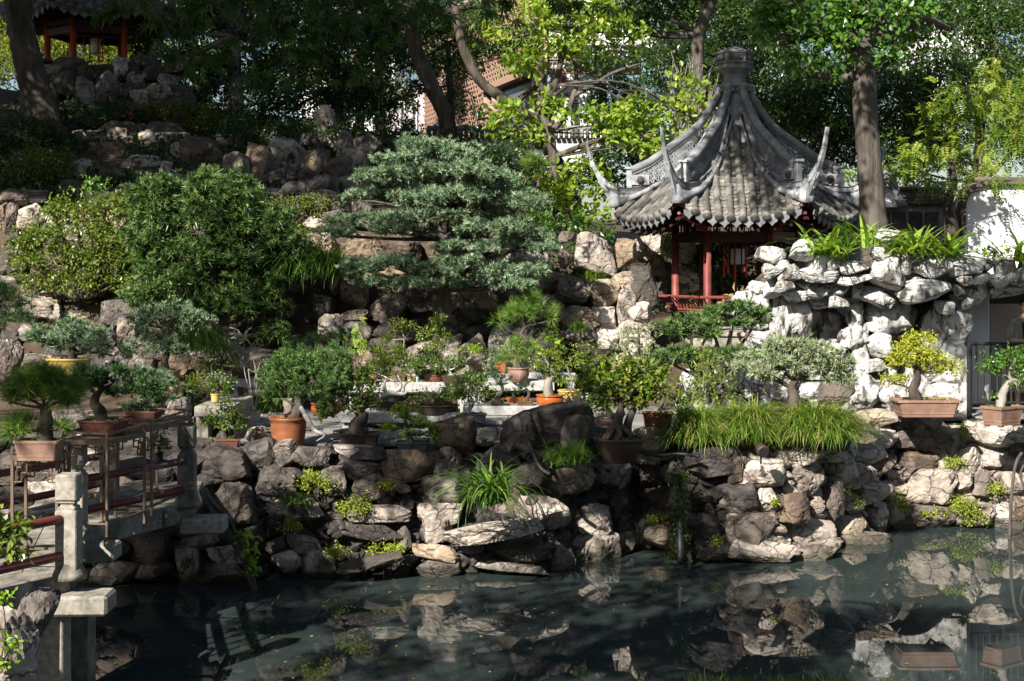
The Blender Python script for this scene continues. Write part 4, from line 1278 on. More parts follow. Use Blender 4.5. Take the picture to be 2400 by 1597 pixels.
for k in range(6):
    a = TH + math.radians(60 * k)
    rr = .385
    c = np.array([PC[0] + rr * math.sin(a), PC[1] - rr * math.cos(a), 9.715])
    o_ = np.array([math.sin(a), -math.cos(a), 0]); l_ = np.array([math.cos(a), math.sin(a), 0])
    g.box(c, (.34, .03, .12), a, .01)
    q = c + o_ * .02
    for x, z, w_, h_ in ((-.05, .0, .012, .09), (-.02, .025, .05, .012), (-.02, -.02, .05, .012), (.03, 0, .012, .09), (.055, 0, .05, .012), (.055, .03, .05, .012), (.08, -.01, .012, .06), (-.12, 0, .03, .03), (.13, 0, .03, .03)):
        g2.box(q + l_ * x + np.array([0, 0, z]), (w_, .012, h_), a)
g.obj('finial_panel', M_['rockd'], fin)
g2.obj('carved_emblem', M_['ridge'], fin)
# columns, beams, rafters, bench, floor
RC = 1.38
cpos = []
for k in range(6):
    a = TH + math.radians(30 + 60 * k)
    cpos.append(np.array([PC[0] + RC * math.sin(a), PC[1] - RC * math.cos(a), 0]))
for k in range(6):
    c = cpos[k]
    G().lathe((c[0], c[1], 3.4), [(.12, 0), (.14, .03), (.14, .1), (.1, .14), (.092, .16), (.09, 2.75)], 18).obj('column', M_['redpaint'], pav1, True)
    n_ = cpos[(k + 1) % 6]
    m_ = (c + n_) / 2
    L = np.linalg.norm(n_ - c)
    ang = math.atan2((n_ - c)[1], (n_ - c)[0])
    G().box((m_[0], m_[1], 5.53), (L - .16, .1, .24), ang, .01).obj('beam', M_['wood'], pav1)
    g = G().box((m_[0], m_[1], 5.86), (L - .16, .08, .1), ang)
    for q in range(9):
        p = c + (n_ - c) * (q + 1) / 10
        g.box((p[0], p[1], 5.73), (.025, .03, .16), ang)
    g.obj('frieze', M_['wood'], pav1)
    outv = m_ - np.array([PC[0], PC[1], 0]); outv /= np.linalg.norm(outv)
    for q in range(9):
        f = (q - 4) / 4
        lat = (n_ - c) / L
        p0 = m_ + lat * f * .62 - outv * .3 + np.array([0, 0, 6.28])
        p1 = m_ + lat * f * 1.42 + outv * 1.2 + np.array([0, 0, 5.62 + .27 * abs(f) ** 2.6])
        G().tube([p0, p1], .032, 6).obj('rafter', M_['wood'], pav1)
    # bracket arm below the corner
    oc = c - np.array([PC[0], PC[1], 0]); oc /= np.linalg.norm(oc)
    G().tube([c + np.array([0, 0, 5.75]), c + oc * .8 + np.array([0, 0, 5.86]), c + oc * 1.35 + np.array([0, 0, 6.02])], [.06, .05, .04], 6).obj('corner_beam', M_['redpaint'], pav1)
    G().box(c + oc * .25 + np.array([0, 0, 5.72]), (.12, .4, .14), math.atan2(oc[1], oc[0]) - math.pi / 2, .02).obj('bracket', M_['redpaint'], pav1)
    if k in (5, 0, 4, 1):
        G().box((m_[0], m_[1], 3.82), (L - .1, .32, .05), ang, .01).obj('seat', M_['redpaint'], pav1)
        bo = outv * .36
        e0, e1 = c + bo * 1.0 - (n_ - c) / L * .18, n_ + bo * 1.0 + (n_ - c) / L * .18
        up = np.array([0, 0, 4.16]); dn = outv * -.2 + np.array([0, 0, 3.86])
        G().tube([e0 + up, e1 + up], .035, 6).obj('bench_rail', M_['redpaint'], pav1)
        G().tube([e0 + dn + (n_ - c) / L * .15, e1 + dn - (n_ - c) / L * .15], .03, 6).obj('bench_rail', M_['redpaint'], pav1)
        for q in range(11):
            f = (q + .5) / 11
            a_, b_ = e0 + (e1 - e0) * f + up, e0 + (e1 - e0) * (.08 + .84 * f) + dn
            G().tube([a_, (a_ + b_) / 2 - outv * .05, b_], [.016, .024, .018], 5).obj('baluster', M_['redpaint'], pav1)
g = G().lathe((PC[0], PC[1], 0), [(.001, 2.6), (2.1, 2.6), (2.1, 3.3), (2.16, 3.31), (2.16, 3.4), (.001, 3.4)], 6, TH)
g.obj('stone_floor', M_['granite'], pav1)

# hanging lantern with tassels
lc = np.array([PC[0] + .02, PC[1] - .3, 0])
lan = root('palace_lantern', lc + np.array([0, 0, 5.45]), 'dark framed palace lantern with red tassels hanging inside the pavilion', 'lantern')
g = G()
for k in range(6):
    a = TH + math.radians(60 * k + 30)
    g.box(lc + np.array([.17 * math.sin(a), -.17 * math.cos(a), 5.08]), (.022, .022, .46), a)
for z in (4.85, 5.3):
    g.lathe(lc + np.array([0, 0, z]), [(.001, -.02), (.19, -.02), (.19, .02), (.001, .02)], 6, TH)
g.tube([lc + np.array([0, 0, 5.32]), lc + np.array([0, 0, 5.75])], .012, 5)
for k in range(6):
    a = TH + math.radians(60 * k + 30)
    g.tube([lc + np.array([.1 * math.sin(a), -.1 * math.cos(a), 5.36]), lc + np.array([.3 * math.sin(a), -.3 * math.cos(a), 5.38])], .014, 5)
g.obj('lantern_frame', M_['black'], lan)
for k in range(6):
    a = TH + math.radians(60 * k)
    G().box(lc + np.array([.14 * math.sin(a), -.14 * math.cos(a), 5.08]), (.13, .01, .36), a).obj('lantern_pane', M_['paper'], lan)
for x, y0, y1, dy in ((1697, 566, 651, 0), (1723, 566, 669, -.1), (1749, 566, 651, 0), (1706, 566, 640, .5), (1740, 566, 640, .5)):
    d_ = PC[1] - .3 - .2 + dy
    a, b_ = P(x, y0, d_), P(x, y1, d_)
    h = a[2] - b_[2]
    tt = G().tube([a, a + (b_ - a) * .45], .008, 5)
    tt.tube([a + (b_ - a) * .06, a + (b_ - a) * .28], [.02, .022], 7)
    tt.tube([a + (b_ - a) * .47, a + (b_ - a) * .52, b_], [.014, .022, .024], 8)
    to = tt.obj('tassel', M_['tassel'], lan, True)
    tt = G()
    for f in (.44, .47):
        tt.lathe(a + (b_ - a) * f, [(.001, -.012), (.024, -.008), (.024, .008), (.001, .012)], 8)
    tt.obj('gold_thread', M_['gold'], to)

# --- upper left pavilion
LC = ((229 - CX) / F * 44.0, 44.0)
LTH = math.radians(-42)
pav2 = root('hilltop_pavilion', (LC[0], LC[1], 10.2), 'shaded pavilion with vermilion columns on the hill at the upper left', 'pavilion')
zf2 = lambda a: float(np.interp(a, [.1, .4, 1.2, 2.45], [15.2, 14.6, 13.5, 12.32]))
pavilion_roof(pav2, LC, LTH, zf2, 2.45, .3, .29, .1, {0: 1, 1: 1, 5: 1, 2: 1})
for k in range(6):
    a = LTH + math.radians(30 + 60 * k)
    o_ = np.array([math.sin(a), -math.cos(a), 0])
    Cc = np.array([LC[0], LC[1], 0])
    c = Cc + o_ * 1.49
    G().lathe((c[0], c[1], 10.1), [(.13, 0), (.1, .12), (.095, 2.4)], 16).obj('column', M_['redbright'], pav2, True)
    a2 = a + math.radians(60)
    c2 = Cc + np.array([math.sin(a2), -math.cos(a2), 0]) * 1.49
    m_ = (c + c2) / 2
    ang = math.atan2((c2 - c)[1], (c2 - c)[0])
    G().box((m_[0], m_[1], 12.05), (1.36, .1, .22), ang, .01).obj('beam', M_['wood'], pav2)
    G().box((m_[0], m_[1], 12.3), (1.36, .1, .14), ang, .01).obj('beam', M_['wood'], pav2)
    ov = unit(m_ - Cc)
    lat = (c2 - c) / 1.49
    for q in range(9):
        f = (q - 4) / 4
        G().tube([m_ + lat * f * .65 - ov * .3 + np.array([0, 0, 12.62]), m_ + lat * f * 1.3 + ov * 1.1 + np.array([0, 0, 12.22 + .2 * abs(f) ** 2.5])], .03, 6).obj('rafter', M_['wood'], pav2)
    rings = []
    for r in np.linspace(.4, 2.95, 12):
        zz = zf2(r * .866) + .3 * max(0, min(1, (r * .866 - 1.1) / 1.35)) ** 1.5
        w = .1
        sd = np.array([math.cos(a), math.sin(a), 0])
        b = Cc + o_ * r + np.array([0, 0, zz])
        rings.append([b - sd * w, b - sd * w + np.array([0, 0, .18]), b - sd * .06 + np.array([0, 0, .3]), b + sd * .06 + np.array([0, 0, .3]), b + sd * w + np.array([0, 0, .18]), b + sd * w])
    G().loft(rings).obj('roof_ridge', M_['ridged'], pav2)
g = G().lathe((LC[0], LC[1], 0), [(.001, 9.0), (2.2, 9.0), (2.2, 10.2), (.001, 10.2)], 6, LTH)
g.obj('stone_floor', M_['granite'], pav2)
lan2 = root('palace_lantern', (LC[0], LC[1] - .2, 12), 'dim palace lantern hanging inside the upper left hilltop pavilion', 'lantern')
g = G().lathe((LC[0], LC[1] - .2, 11.45), [(.001, 0), (.2, .02), (.2, .04), (.15, .05), (.15, .4), (.2, .42), (.2, .45), (.001, .5)], 6)
g.obj('lantern_body', M_['paper'], lan2)
for s in (-.28, -.1, .16, .3):
    G().tube([(LC[0] + s, LC[1] - .5, 12.0), (LC[0] + s, LC[1] - .5, 11.15)], [.012, .025], 6).obj('tassel', M_['tassel'], lan2)

# ------------------------------------------------------------------ garden walls and buildings on the right
ww = root('white_wall', (13, 35, 2), 'sunlit white plaster wall with rounded corner under the yellowing vine', 'wall')
x0 = (2262 - CX) / F * 35
def rounded(x0, x1, z0, z1, r):
    pts = [(x1, z0), (x1, z1)]
    for i in range(9):
        a = math.pi / 2 + math.pi / 2 * i / 8
        pts.append((x0 + r + r * math.cos(a), z1 - r + r * math.sin(a)))
    pts.append((x0, z0))
    return pts
pts = rounded(x0, 17, 1.5, 6.86, .55)
G().loft([[(x, y, z) for x, z in pts] for y in (35.0, 35.35)]).obj('wall_face', M_['plaster'], ww)
outer = rounded(x0 - .14, 17.1, 1.4, 6.98, .66)
inner = rounded(x0 - .02, 17.1, 1.4, 6.88, .56)
g = G()
rings = [[(ax, 34.85, az), (ax, 35.5, az), (bx, 35.5, bz), (bx, 34.85, bz)] for (ax, az), (bx, bz) in zip(outer[1:], inner[1:])]
g.loft(rings)
g.obj('wall_coping', M_['rockd'], ww)
g = G()
for i in range(0):
    x = x0 + .7 + i * .26
    g.tube([(x, 34.8, 7.05), (x, 35.2, 7.16)], .06, 8)
g.tube([(x0 + .3, 35.2, 7.02), (17, 35.2, 7.02)], .06, 8)
g.obj('coping_tile', M_['rockd'], ww, True)

dwl = root('dark_garden_wall', P(2040, 560, 35.4), 'dark grey carved garden wall in shade behind the big tree trunk', 'wall')
a, b_ = P(1860, 560, 35.4), P(2215, 478, 35.4)
g = G().box(((a[0] + b_[0]) / 2, 35.6, (a[2] + b_[2]) / 2 - 1), (b_[0] - a[0], .3, b_[2] - a[2] + 2))
g.obj('wall_face', M_['ridged'], dwl)
g = G()
for i in range(5):
    zz = b_[2] + .02 + i * .09
    g.tube([(a[0], 35.35 + (i % 2) * .06, zz), (b_[0], 35.35 + (i % 2) * .06, zz)], .05, 6)
g.obj('coping', M_['rockd'], dwl)
for i in range(9):
    q = P(1880 + i * 38, 520, 35.4)
    G().box((q[0], 35.42, q[2]), (.34, .06, .5), 0, .02).obj('carved_panel', M_['rockd'], dwl)
g = G()
bell = [(2052, 486), (2062, 470), (2068, 448), (2078, 436), (2090, 448), (2098, 472), (2108, 486)]
g.loft([[tuple(P(x, y, 35.2) + np.array([0, o, 0])) for x, y in reversed(bell)] for o in (.12, 0)])
g.obj('plaster_panel', M_['plaster'], dwl)
for o in (1.18, 1.4, 1.62):
    pts = [P(2080 + (x - 2080) * o, 490 + (y - 490) * o, 35.15) for x, y in bell]
    G().tube(smooth_path(pts, 3), .05, 6).obj('ridge_curl', M_['ridged'], dwl, True)
g = G()
for y in (430, 450):
    a, b_ = P(2130, y, 36.2), P(2215, y, 36.2)
    g.box(((a[0] + b_[0]) / 2, 36.2, a[2]), (b_[0] - a[0], .2, .1))
for i in range(5):
    q = P(2135 + i * 19, 440, 36.2)
    g.box((q[0], 36.2, q[2]), (.08, .12, .2))
g.obj('balustrade', M_['ridge'], dwl)

hall = root('white_hall', P(2300, 980, 30), 'white plastered hall with a dark open doorway behind the black railing', 'building')
a, b_ = P(2268, 990, 30), P(2319, 560, 30)
G().box(((a[0] + b_[0]) / 2, 30.2, 3.35), (b_[0] - a[0], .4, 2.9), 0, .02).obj('wall_pier', M_['plaster'], hall)
c_ = P(2560, 640, 30)
G().box(((b_[0] + c_[0]) / 2, 30.2, 4.55), (c_[0] - b_[0], .4, .5)).obj('lintel', M_['plaster'], hall)
G().box((b_[0] + 1.5, 32.2, 2.95), (4.5, .2, 2.1)).obj('back_wall', M_['fargrey'], hall)
G().box((b_[0] + 1.5, 32.2, 4.34), (4.5, .2, .68)).obj('dark_window', M_['black'], hall)
G().box((b_[0] + 1.4, 31.3, 4.72), (5.2, 2.4, .1)).obj('ceiling', M_['wood'], hall)
G().box((b_[0] + 3.4, 31.2, 3.3), (.2, 1.8, 2.7)).obj('side_wall', M_['plaster'], hall)

rl = root('railing', P(2330, 950, 27.2), 'black metal railing beside the rockery at the right edge', 'railing')
zt2, zb2, yr = H - (806 - HY) / F * 27.2, H - (944 - HY) / F * 27.2, 27.2
xr = [(2272 + i * 16.4 - CX) / F * 27.2 for i in range(12)]
G().tube([(xr[0], yr, zt2), (xr[-1], yr, zt2)], .035, 8).obj('top_rail', M_['black'], rl)
G().tube([(xr[0], yr, zb2), (xr[-1], yr, zb2)], .025, 8).obj('bottom_rail', M_['black'], rl)
for i, x in enumerate(xr):
    if i in (0, 5, 11):
        G().tube([(x, yr, 1.85), (x, yr, zt2 + .02)], .05, 8).obj('post', M_['black'], rl)
    else:
        G().tube([(x, yr, zb2), (x, yr, zt2)], .022, 6).obj('bar', M_['black'], rl)

# ------------------------------------------------------------------ buildings beyond the garden
shop = root('brick_shop_building', (0, 52, 9), 'pinkish brick shop building with perforated upper wall seen between the trees', 'building')
A0, dirv = np.array([.94, 50.0, 0]), np.array([-1.61, 5.0, 0]) / 5.253
nv = np.array([-dirv[1], dirv[0], 0])
if nv[1] > 0: nv = -nv
angw = math.atan2(dirv[1], dirv[0])
def SW(s, z, o=0.0): return A0 + dirv * s + nv * o + np.array([0, 0, z])
G().box(SW(8.2, 13.9, -.2), (16.4, .4, 4.2), angw).obj('upper_wall', M_['pinkbrick'], shop)
G().box(SW(11.2, 9.8, -.2), (10.4, .4, 4.0), angw).obj('lower_wall', M_['pinkbrick'], shop)
g = G()
for i in range(46):
    for j in range(38):
        s, z = .25 + i * .35, 8.0 + j * .2
        if z < 11.9 and s < 6.3: continue
        g.box(SW(s + (j % 2) * .17, z, .04), (.17, .16, .09), angw)
o = g.obj('projecting_brick', M_['pinktrim'], shop)
o['kind'] = 'stuff'
G().box(SW(3.1, 11.78, .1), (6.2, .5, .22), angw).obj('header', M_['pinktrim'], shop)
for s in (.15, 5.0, 6.0):
    G().box(SW(s, 9.8, .02), (.3, .3, 3.9), angw).obj('pilaster', M_['pinkbrick'], shop)
for s0, s1 in ((.3, 4.85), (5.15, 5.85)):
    G().box(SW((s0 + s1) / 2, 9.8, -.1), (s1 - s0, .1, 3.8), angw).obj('shop_window', M_['glass'], shop)
G().box((1.1, 50.1, 11.0), (.3, .4, 6.4)).obj('pilaster', M_['pinkbrick'], shop)
z1 = H + (HY - 168) / F * 50
G().box((2.9, 50.15, z1), (3.4, .4, .16)).obj('header', M_['pinktrim'], shop)
G().box((2.9, 50.3, z1 + .55), (3.4, .3, .95)).obj('frieze_wall', M_['farwall'], shop)
g = G()
for i in range(22):
    x = 1.3 + i * .15
    g.box((x, 50.1, z1 + .55), (.03, .06, .9))
for j in range(5):
    g.box((2.9, 50.08, z1 + .15 + j * .2), (3.3, .06, .03))
for i in range(40):
    g.box((1.35 + random.random() * 3.1, 50.07, z1 + .15 + random.randint(0, 3) * .2 + .1), (.1, .05, .06))
g.obj('frieze_lattice', M_['bark_pale'], shop)
# poster: flat print on a board
px0, px1 = P(1287, 300, 49.95), P(1420, 171, 49.95)
pos = G().box(((px0[0] + px1[0]) / 2, 49.98, (px0[2] + px1[2]) / 2 - .3), (px1[0] - px0[0], .05, px1[2] - px0[2] + .5)).obj('poster', M_['paper'], shop)
def pbox(g, x0, y0, x1, y1, o=.034):
    a, b_ = P(x0, y1, 49.95), P(x1, y0, 49.95)
    g.box(((a[0] + b_[0]) / 2, 49.98 - o, (a[2] + b_[2]) / 2), (b_[0] - a[0], .008, b_[2] - a[2]))
K = .2758
g = G(); pbox(g, 1288, 174, 1312, 206); pbox(g, 1312, 174, 1330, 190); pbox(g, 1296, 206, 1318, 214); g.obj('poster_picture', M_['inkblue'], pos)
g = G()
for y in (640, 655, 670, 685, 700, 712):
    pbox(g, 950 + 1325 * K, y * K, 950 + (1380 - (y % 7) * 3) * K, (y + 9) * K, .042)
pbox(g, 950 + 1345 * K, 640 * K, 950 + 1353 * K, 770 * K, .042); pbox(g, 950 + 1362 * K, 715 * K, 950 + 1368 * K, 760 * K, .042)
g.obj('red_calligraphy', M_['inkred'], pos)
g = G()
def ps(x0, y0, x1, y1): pbox(g, 950 + x0 * K, y0 * K, 950 + x1 * K, y1 * K, .042)
# the two characters: the first one whole, the second partly behind leaves
ps(1262, 848, 1340, 858); ps(1296, 836, 1308, 888); ps(1272, 884, 1284, 930); ps(1320, 884, 1332, 932); ps(1272, 880, 1332, 890); ps(1272, 916, 1332, 926)
ps(1356, 848, 1404, 857); ps(1360, 880, 1400, 888); ps(1352, 918, 1404, 927); ps(1375, 848, 1386, 925); ps(1412, 852, 1462, 861); ps(1406, 876, 1470, 885); ps(1422, 885, 1431, 930); ps(1446, 885, 1455, 932); ps(1452, 924, 1476, 933)
for i in range(4):
    for j in range(3):
        ps(1352 + i * 12, 790 + j * 16, 1360 + i * 12, 802 + j * 16)
g.obj('black_lettering', M_['ink'], pos)

def block(name, label, x0, y0, x1, y1, d, mat, win=None, depth=6, wm='glass'):
    t = root(name, P((x0 + x1) / 2, y1, d), label, 'building')
    a, b_ = P(x0, y1, d), P(x1, y0, d)
    G().box(((a[0] + b_[0]) / 2, d + depth / 2, (a[2] + b_[2]) / 2), (b_[0] - a[0], depth, b_[2] - a[2])).obj('wall', M_[mat], t)
    for w in (win or []):
        p, q = P(w[0], w[3], d), P(w[2], w[1], d)
        f = G().box(((p[0] + q[0]) / 2, d - .02, (p[2] + q[2]) / 2), (q[0] - p[0], .12, q[2] - p[2])).obj('window', M_['farwall'], t)
        G().box(((p[0] + q[0]) / 2, d - .06, (p[2] + q[2]) / 2), (q[0] - p[0] - .2, .1, q[2] - p[2] - .2)).obj('pane', M_[wm], f)
    return t
block('mauve_building', 'low mauve building with tall windows left of the leaning trunk', 890, 205, 1042, 345, 68, 'fargrey', [(935, 238, 950, 320), (962, 232, 978, 320), (990, 235, 1004, 320)])
t = block('white_tower_block', 'white tower block with grey louvred grille above the shop building', 1090, -260, 1560, 100, 82, 'farwall', [(1260, -40, 1330, 30), (1440, -20, 1500, 60)])
a, b_ = P(1172, 66, 81.9), P(1232, 20, 81.9)
for i in range(13):
    x = a[0] + (b_[0] - a[0]) * i / 12
    G().box((x, 81.85, (a[2] + b_[2]) / 2), (.05, .2, b_[2] - a[2])).obj('louver_bar', M_['louver'], t)
G().box(((a[0] + b_[0]) / 2, 81.95, (a[2] + b_[2]) / 2), (b_[0] - a[0], .1, b_[2] - a[2])).obj('louver_back', M_['glass'], t)
for y in (20, 43, 66):
    q = P(1200, y, 81.8)
    G().box((q[0], 81.8, q[2]), (b_[0] - a[0] + .2, .2, .12)).obj('louver_frame', M_['louver'], t)
block('far_white_house', 'pale house glimpsed through the dark trees at top left of centre', 700, 120, 925, 330, 76, 'farwall', [(700, 140, 730, 200), (800, 140, 830, 200)])
block('distant_white_wall_house', 'pale house glimpsed through the leaves at the upper right', 2180, 10, 2330, 260, 70, 'farwall', [(2225, 60, 2250, 120)])
block('hill_house', 'white house glimpsed between the columns of the hilltop pavilion', 208, 92, 330, 190, 66, 'farwall', [(240, 118, 256, 150)])
gw = root('tiled_boundary_wall', P(1150, 330, 45), 'low grey tiled boundary wall below the brick shop building', 'wall')
a, b_ = P(1000, 345, 45), P(1420, 322, 45)
G().box(((a[0] + b_[0]) / 2, 45.2, a[2] - .3), (b_[0] - a[0], .3, 1.2)).obj('wall_face', M_['farwall'], gw)
for i in range(34):
    x = a[0] + (b_[0] - a[0]) * (i + .5) / 34
    G().tube([(x, 44.85, b_[2] - .02), (x, 45.2, b_[2] + .28)], .07, 7).obj('coping_tile', M_['tile'], gw)
G().tube([(a[0], 45.2, b_[2] + .3), (b_[0], 45.2, b_[2] + .3)], .09, 7).obj('ridge', M_['ridged'], gw)
# ------------------------------------------------------------------ zigzag stone bridge at the left
ZD = 1.5
br = root('zigzag_bridge', (-5.2, 16, ZD), 'granite zigzag footbridge with red-brown pipe rails at the left edge', 'bridge')
RE = [(-7.0, 12.2), (-4.95, 15.4), (-5.6, 18.1), (-4.66, 20.0), (-4.95, 21.9)]
LE = [(-8.4, 13.1), (-6.35, 15.9), (-7.0, 18.5), (-6.1, 20.6), (-5.7, 22.3)]
for i in range(4):
    a, b_, c_, e_ = [np.array(q) for q in (RE[i], RE[i + 1], LE[i + 1], LE[i])]
    # three long deck stones a span
    for k in range(3):
        f0, f1 = k / 3 + .006, (k + 1) / 3 - .006
        q = [a + (e_ - a) * f0, b_ + (c_ - b_) * f0, b_ + (c_ - b_) * f1, a + (e_ - a) * f1]
        G().loft([[(x, y, z) for x, y in q] for z in (ZD - .12, ZD)]).obj('deck_stone', M_['granite_weathered'], br)
    # edge beams
    for (p, q, s) in ((a, b_, 1), (e_, c_, -1)):
        u = (q - p) / np.linalg.norm(q - p)
        n_ = np.array([u[1], -u[0]]) * s
        m_ = (p + q) / 2 + n_ * .06
        G().box((m_[0], m_[1], ZD - .11), (np.linalg.norm(q - p) + .1, .16, .26), math.atan2(u[1], u[0]), .015).obj('edge_beam', M_['granite_weathered'], br)

def post(x, y, rz, h=1.12, mat='granite'):
    g = G()
    w = .235
    g.box((x, y, ZD + .36), (w, w, .74), rz, .012)
    g.box((x, y, ZD + .745), (w * .82, w * .82, .05), rz, .01)
    g.box((x, y, ZD + .785), (w * .62, w * .62, .05), rz, .01)
    g.box((x, y, ZD + .82), (w * .8, w * .8, .03), rz, .008)
    g.box((x, y, ZD + .835 + (h - .835) / 2), (w * .98, w * .98, h - .835), rz, .015)
    p = g.obj('bridge_post', M_[mat], br)
    f = G()
    f.lathe((x, y, ZD - .02), [(.2, 0), (.19, .06), (.13, .16), (.1, .2)], 12)
    f.obj('post_foot', M_['granite_weathered'], p, True)
    return p
posts_r = [(-6.55, 12.75, .05, 'granite'), (-4.83, 15.35, -.02, 'granite'), (-5.57, 18.0, 0, 'granite'), (-4.58, 19.85, .02, 'granite_weathered')]
posts_l = [(-7.9, 13.3, .05, 'granite'), (-6.45, 15.7, 0, 'granite_weathered'), (-6.9, 18.3, .02, 'granite_weathered'), (-5.86, 20.5, .0, 'granite_weathered')]
for row in (posts_r, posts_l):
    for x, y, r, m in row:
        post(x, y, r, 1.12, m)
    for i in range(3):
        a, b_ = row[i], row[i + 1]
        for z in (.24, .64):
            G().tube(smooth_path([(a[0], a[1], ZD + z), ((a[0] + b_[0]) / 2, (a[1] + b_[1]) / 2, ZD + z - .01), (b_[0], b_[1], ZD + z)], 4), .052, 12).obj('pipe_rail', M_['railpaint'], br, True)
for (x, y, r) in ((-4.66, 15.3, .03), (-5.35, 18.0, 0), (-4.35, 19.9, .05)):
    G().box((x, y, ZD - .27), (.62, .44, .22), r, .03).obj('bearing_stone', M_['granite'], br)
G().box((-5.0, 15.35, ZD - .38 - 1.4), (.3, .3, 2.8), .0, .015).obj('pier', M_['granite'], br)
G().box((-4.95, 16.1, ZD - .38 - 1.4), (.3, .3, 2.8), .0, .015).obj('pier', M_['granite_weathered'], br)
G().box((-6.3, 18.7, ZD - .38 - 1.4), (.3, .3, 2.8), .15, .015).obj('pier', M_['granite_weathered'], br)

# metal plant stands with fretwork corners
def stand(label, cx, cy_, w, dd, rz, zf, ht, gal=.1):
    t = root('plant_stand', (cx, cy_, zf), label, 'plant stand', 'metal plant stands along the bridge')
    ca, sa = math.cos(rz), math.sin(rz)
    def W(x, y, z): return np.array([cx + x * ca - y * sa, cy_ + x * sa + y * ca, zf + z])
    q = .03
    for sx in (-1, 1):
        for sy in (-1, 1):
            G().box(W(sx * w / 2, sy * dd / 2, (ht + gal) / 2), (q, q, ht + gal), rz).obj('leg', M_['rust'], t)
    G().box(W(0, 0, ht - .015), (w - .04, dd - .04, .02), rz).obj('shelf', M_['rust'], t)
    for z, th in ((ht - .03, .06), (ht + gal - .015, .028), (.16, .024)):
        for sy in (-1, 1):
            G().box(W(0, sy * (dd / 2 + .002), z), (w - q, q * .8, th), rz).obj('rail', M_['rust'], t)
        for sx in (-1, 1):
            G().box(W(sx * (w / 2 + .002), 0, z), (q * .8, dd - q, th), rz).obj('rail', M_['rust'], t)
    for sx in (-1, 1):
        for sy in (-1, 1):
            g = G()
            for ax in (0, 1):
                s_, L = ((sx, w), (sy, dd))[ax]
                def F_(u, z): return W(sx * (w / 2 - u), sy * dd / 2, z) if ax == 0 else W(sx * w / 2, sy * (dd / 2 - u), z)
                for u0, u1, z0, z1 in ((0, .1, -.3, -.3), (.1, .1, -.3, -.2), (.1, .16, -.2, -.2), (.16, .16, -.2, -.09), (.16, .26, -.09, -.09), (.05, .05, -.3, -.14), (.05, .1, -.14, -.14), (.26, .26, -.09, -.03)):
                    g.tube([F_(u0, ht + z0), F_(u1, ht + z1)], .011, 4)
            g.obj('fretwork', M_['rust'], t)
    return t
stand('slim metal stand nearest the bridge post holding the dark pine', -5.3, 15.85, .5, .4, -.03, ZD, 1.28)
stand('wide dark metal table stand behind the front bridge posts', -5.24, 18.1, .62, .95, -.24, ZD, 1.2)
stand('far metal stand with sunlit edge beside the terrace end post', -4.98, 19.6, .5, 1.5, -.12, ZD, 1.22)

# ------------------------------------------------------------------ stone benches on the terrace
def bench(label, x0, x1, yt, yb, d, dep, legs, zf=1.9, name='stone_bench', rz=0.0, mt='bench'):
    a, b_ = P(x0, yb, d), P(x1, yt, d)
    t = root(name, ((a[0] + b_[0]) / 2, d + dep / 2, zf), label, 'stone bench')
    w, th = b_[0] - a[0], b_[2] - a[2]
    G().box(((a[0] + b_[0]) / 2, d + dep / 2, (a[2] + b_[2]) / 2), (w, dep, th), rz, .015).obj('slab', M_[mt], t)
    for lx in legs:
        x = (lx - CX) / F * (d + .06)
        G().box((x, d + dep / 2, (zf + a[2]) / 2), (.2, dep * .8, a[2] - zf), rz, .01).obj('leg', M_[mt], t)
    return t
bench('long granite bench slab at the back left of the terrace', 528, 800, 889, 908, 28.2, .7, (545, 780))
bench('granite bench slab behind the driftwood bonsai in the middle', 806, 1100, 897, 921, 28.0, .7, (830, 1085))
bench('sunlit pale bench under the round brown pot', 1106, 1300, 894, 917, 28.2, .8, (1125, 1285))
bench('upper step of pale stone behind the round brown pot', 1095, 1350, 875, 893, 29.2, .5, (1110, 1335), 1.9)
bench('low stone bench with dark pot, red pot and glazed pot', 1085, 1340, 953, 975, 25.2, .8, (1100, 1330))
bench('low shaded stone bench behind the dark blue tray', 800, 1075, 968, 992, 25.4, .8, (815, 1060))
bench('weathered granite table end at the terrace corner', 455, 545, 953, 978, 23.6, 1.9, (470, 530), 1.9, 'stone_table', 0, 'granite')
bench('small slab under the grey oval tray', 1040, 1178, 988, 997, 23.9, .5, (1060, 1160), 1.9)

# ------------------------------------------------------------------ small things of the place
def hose(label, pts, r, mat='bark_grey', name='hose', cat='hose'):
    t = G().tube(smooth_path([P(*p) for p in pts], 5), r, 8).obj(name, M_[mat], None, True)
    return tag(t, label, cat)
hose('thick grey hose running from the terrace corner down into the pond', [(470, 1150, 20.4), (490, 1195, 20.4), (525, 1235, 20.8), (560, 1290, 21.0), (585, 1340, 21.2), (596, 1385, 21.2)], .055)
hose('second grey hose looping down beside the thick one', [(480, 1145, 20.5), (500, 1180, 20.4), (540, 1225, 20.8), (568, 1290, 21.1), (590, 1350, 21.2), (600, 1388, 21.25)], .035)
hose('thin dark cable looped under the bridge end', [(400, 1237, 20.5), (440, 1245, 20.3), (490, 1248, 20.3), (512, 1235, 20.3), (516, 1222, 20.4)], .022)
hose('pale grey pipe dropping into the pond at the right', [(2395, 1062, 25.4), (2380, 1090, 25.3), (2372, 1150, 25.2), (2368, 1220, 25.2), (2366, 1260, 25.2)], .03, 'bark_grey')
hose('thin pipe beside the pale pipe at the right edge', [(2400, 1090, 25.4), (2392, 1110, 25.3), (2398, 1140, 25.3), (2410, 1160, 25.3)], .02)
hose('black cable lying over the stones behind the dark round pot', [(1500, 1060, 23.3), (1545, 1068, 23.3), (1590, 1064, 23.3), (1640, 1070, 23.1)], .03, 'black')
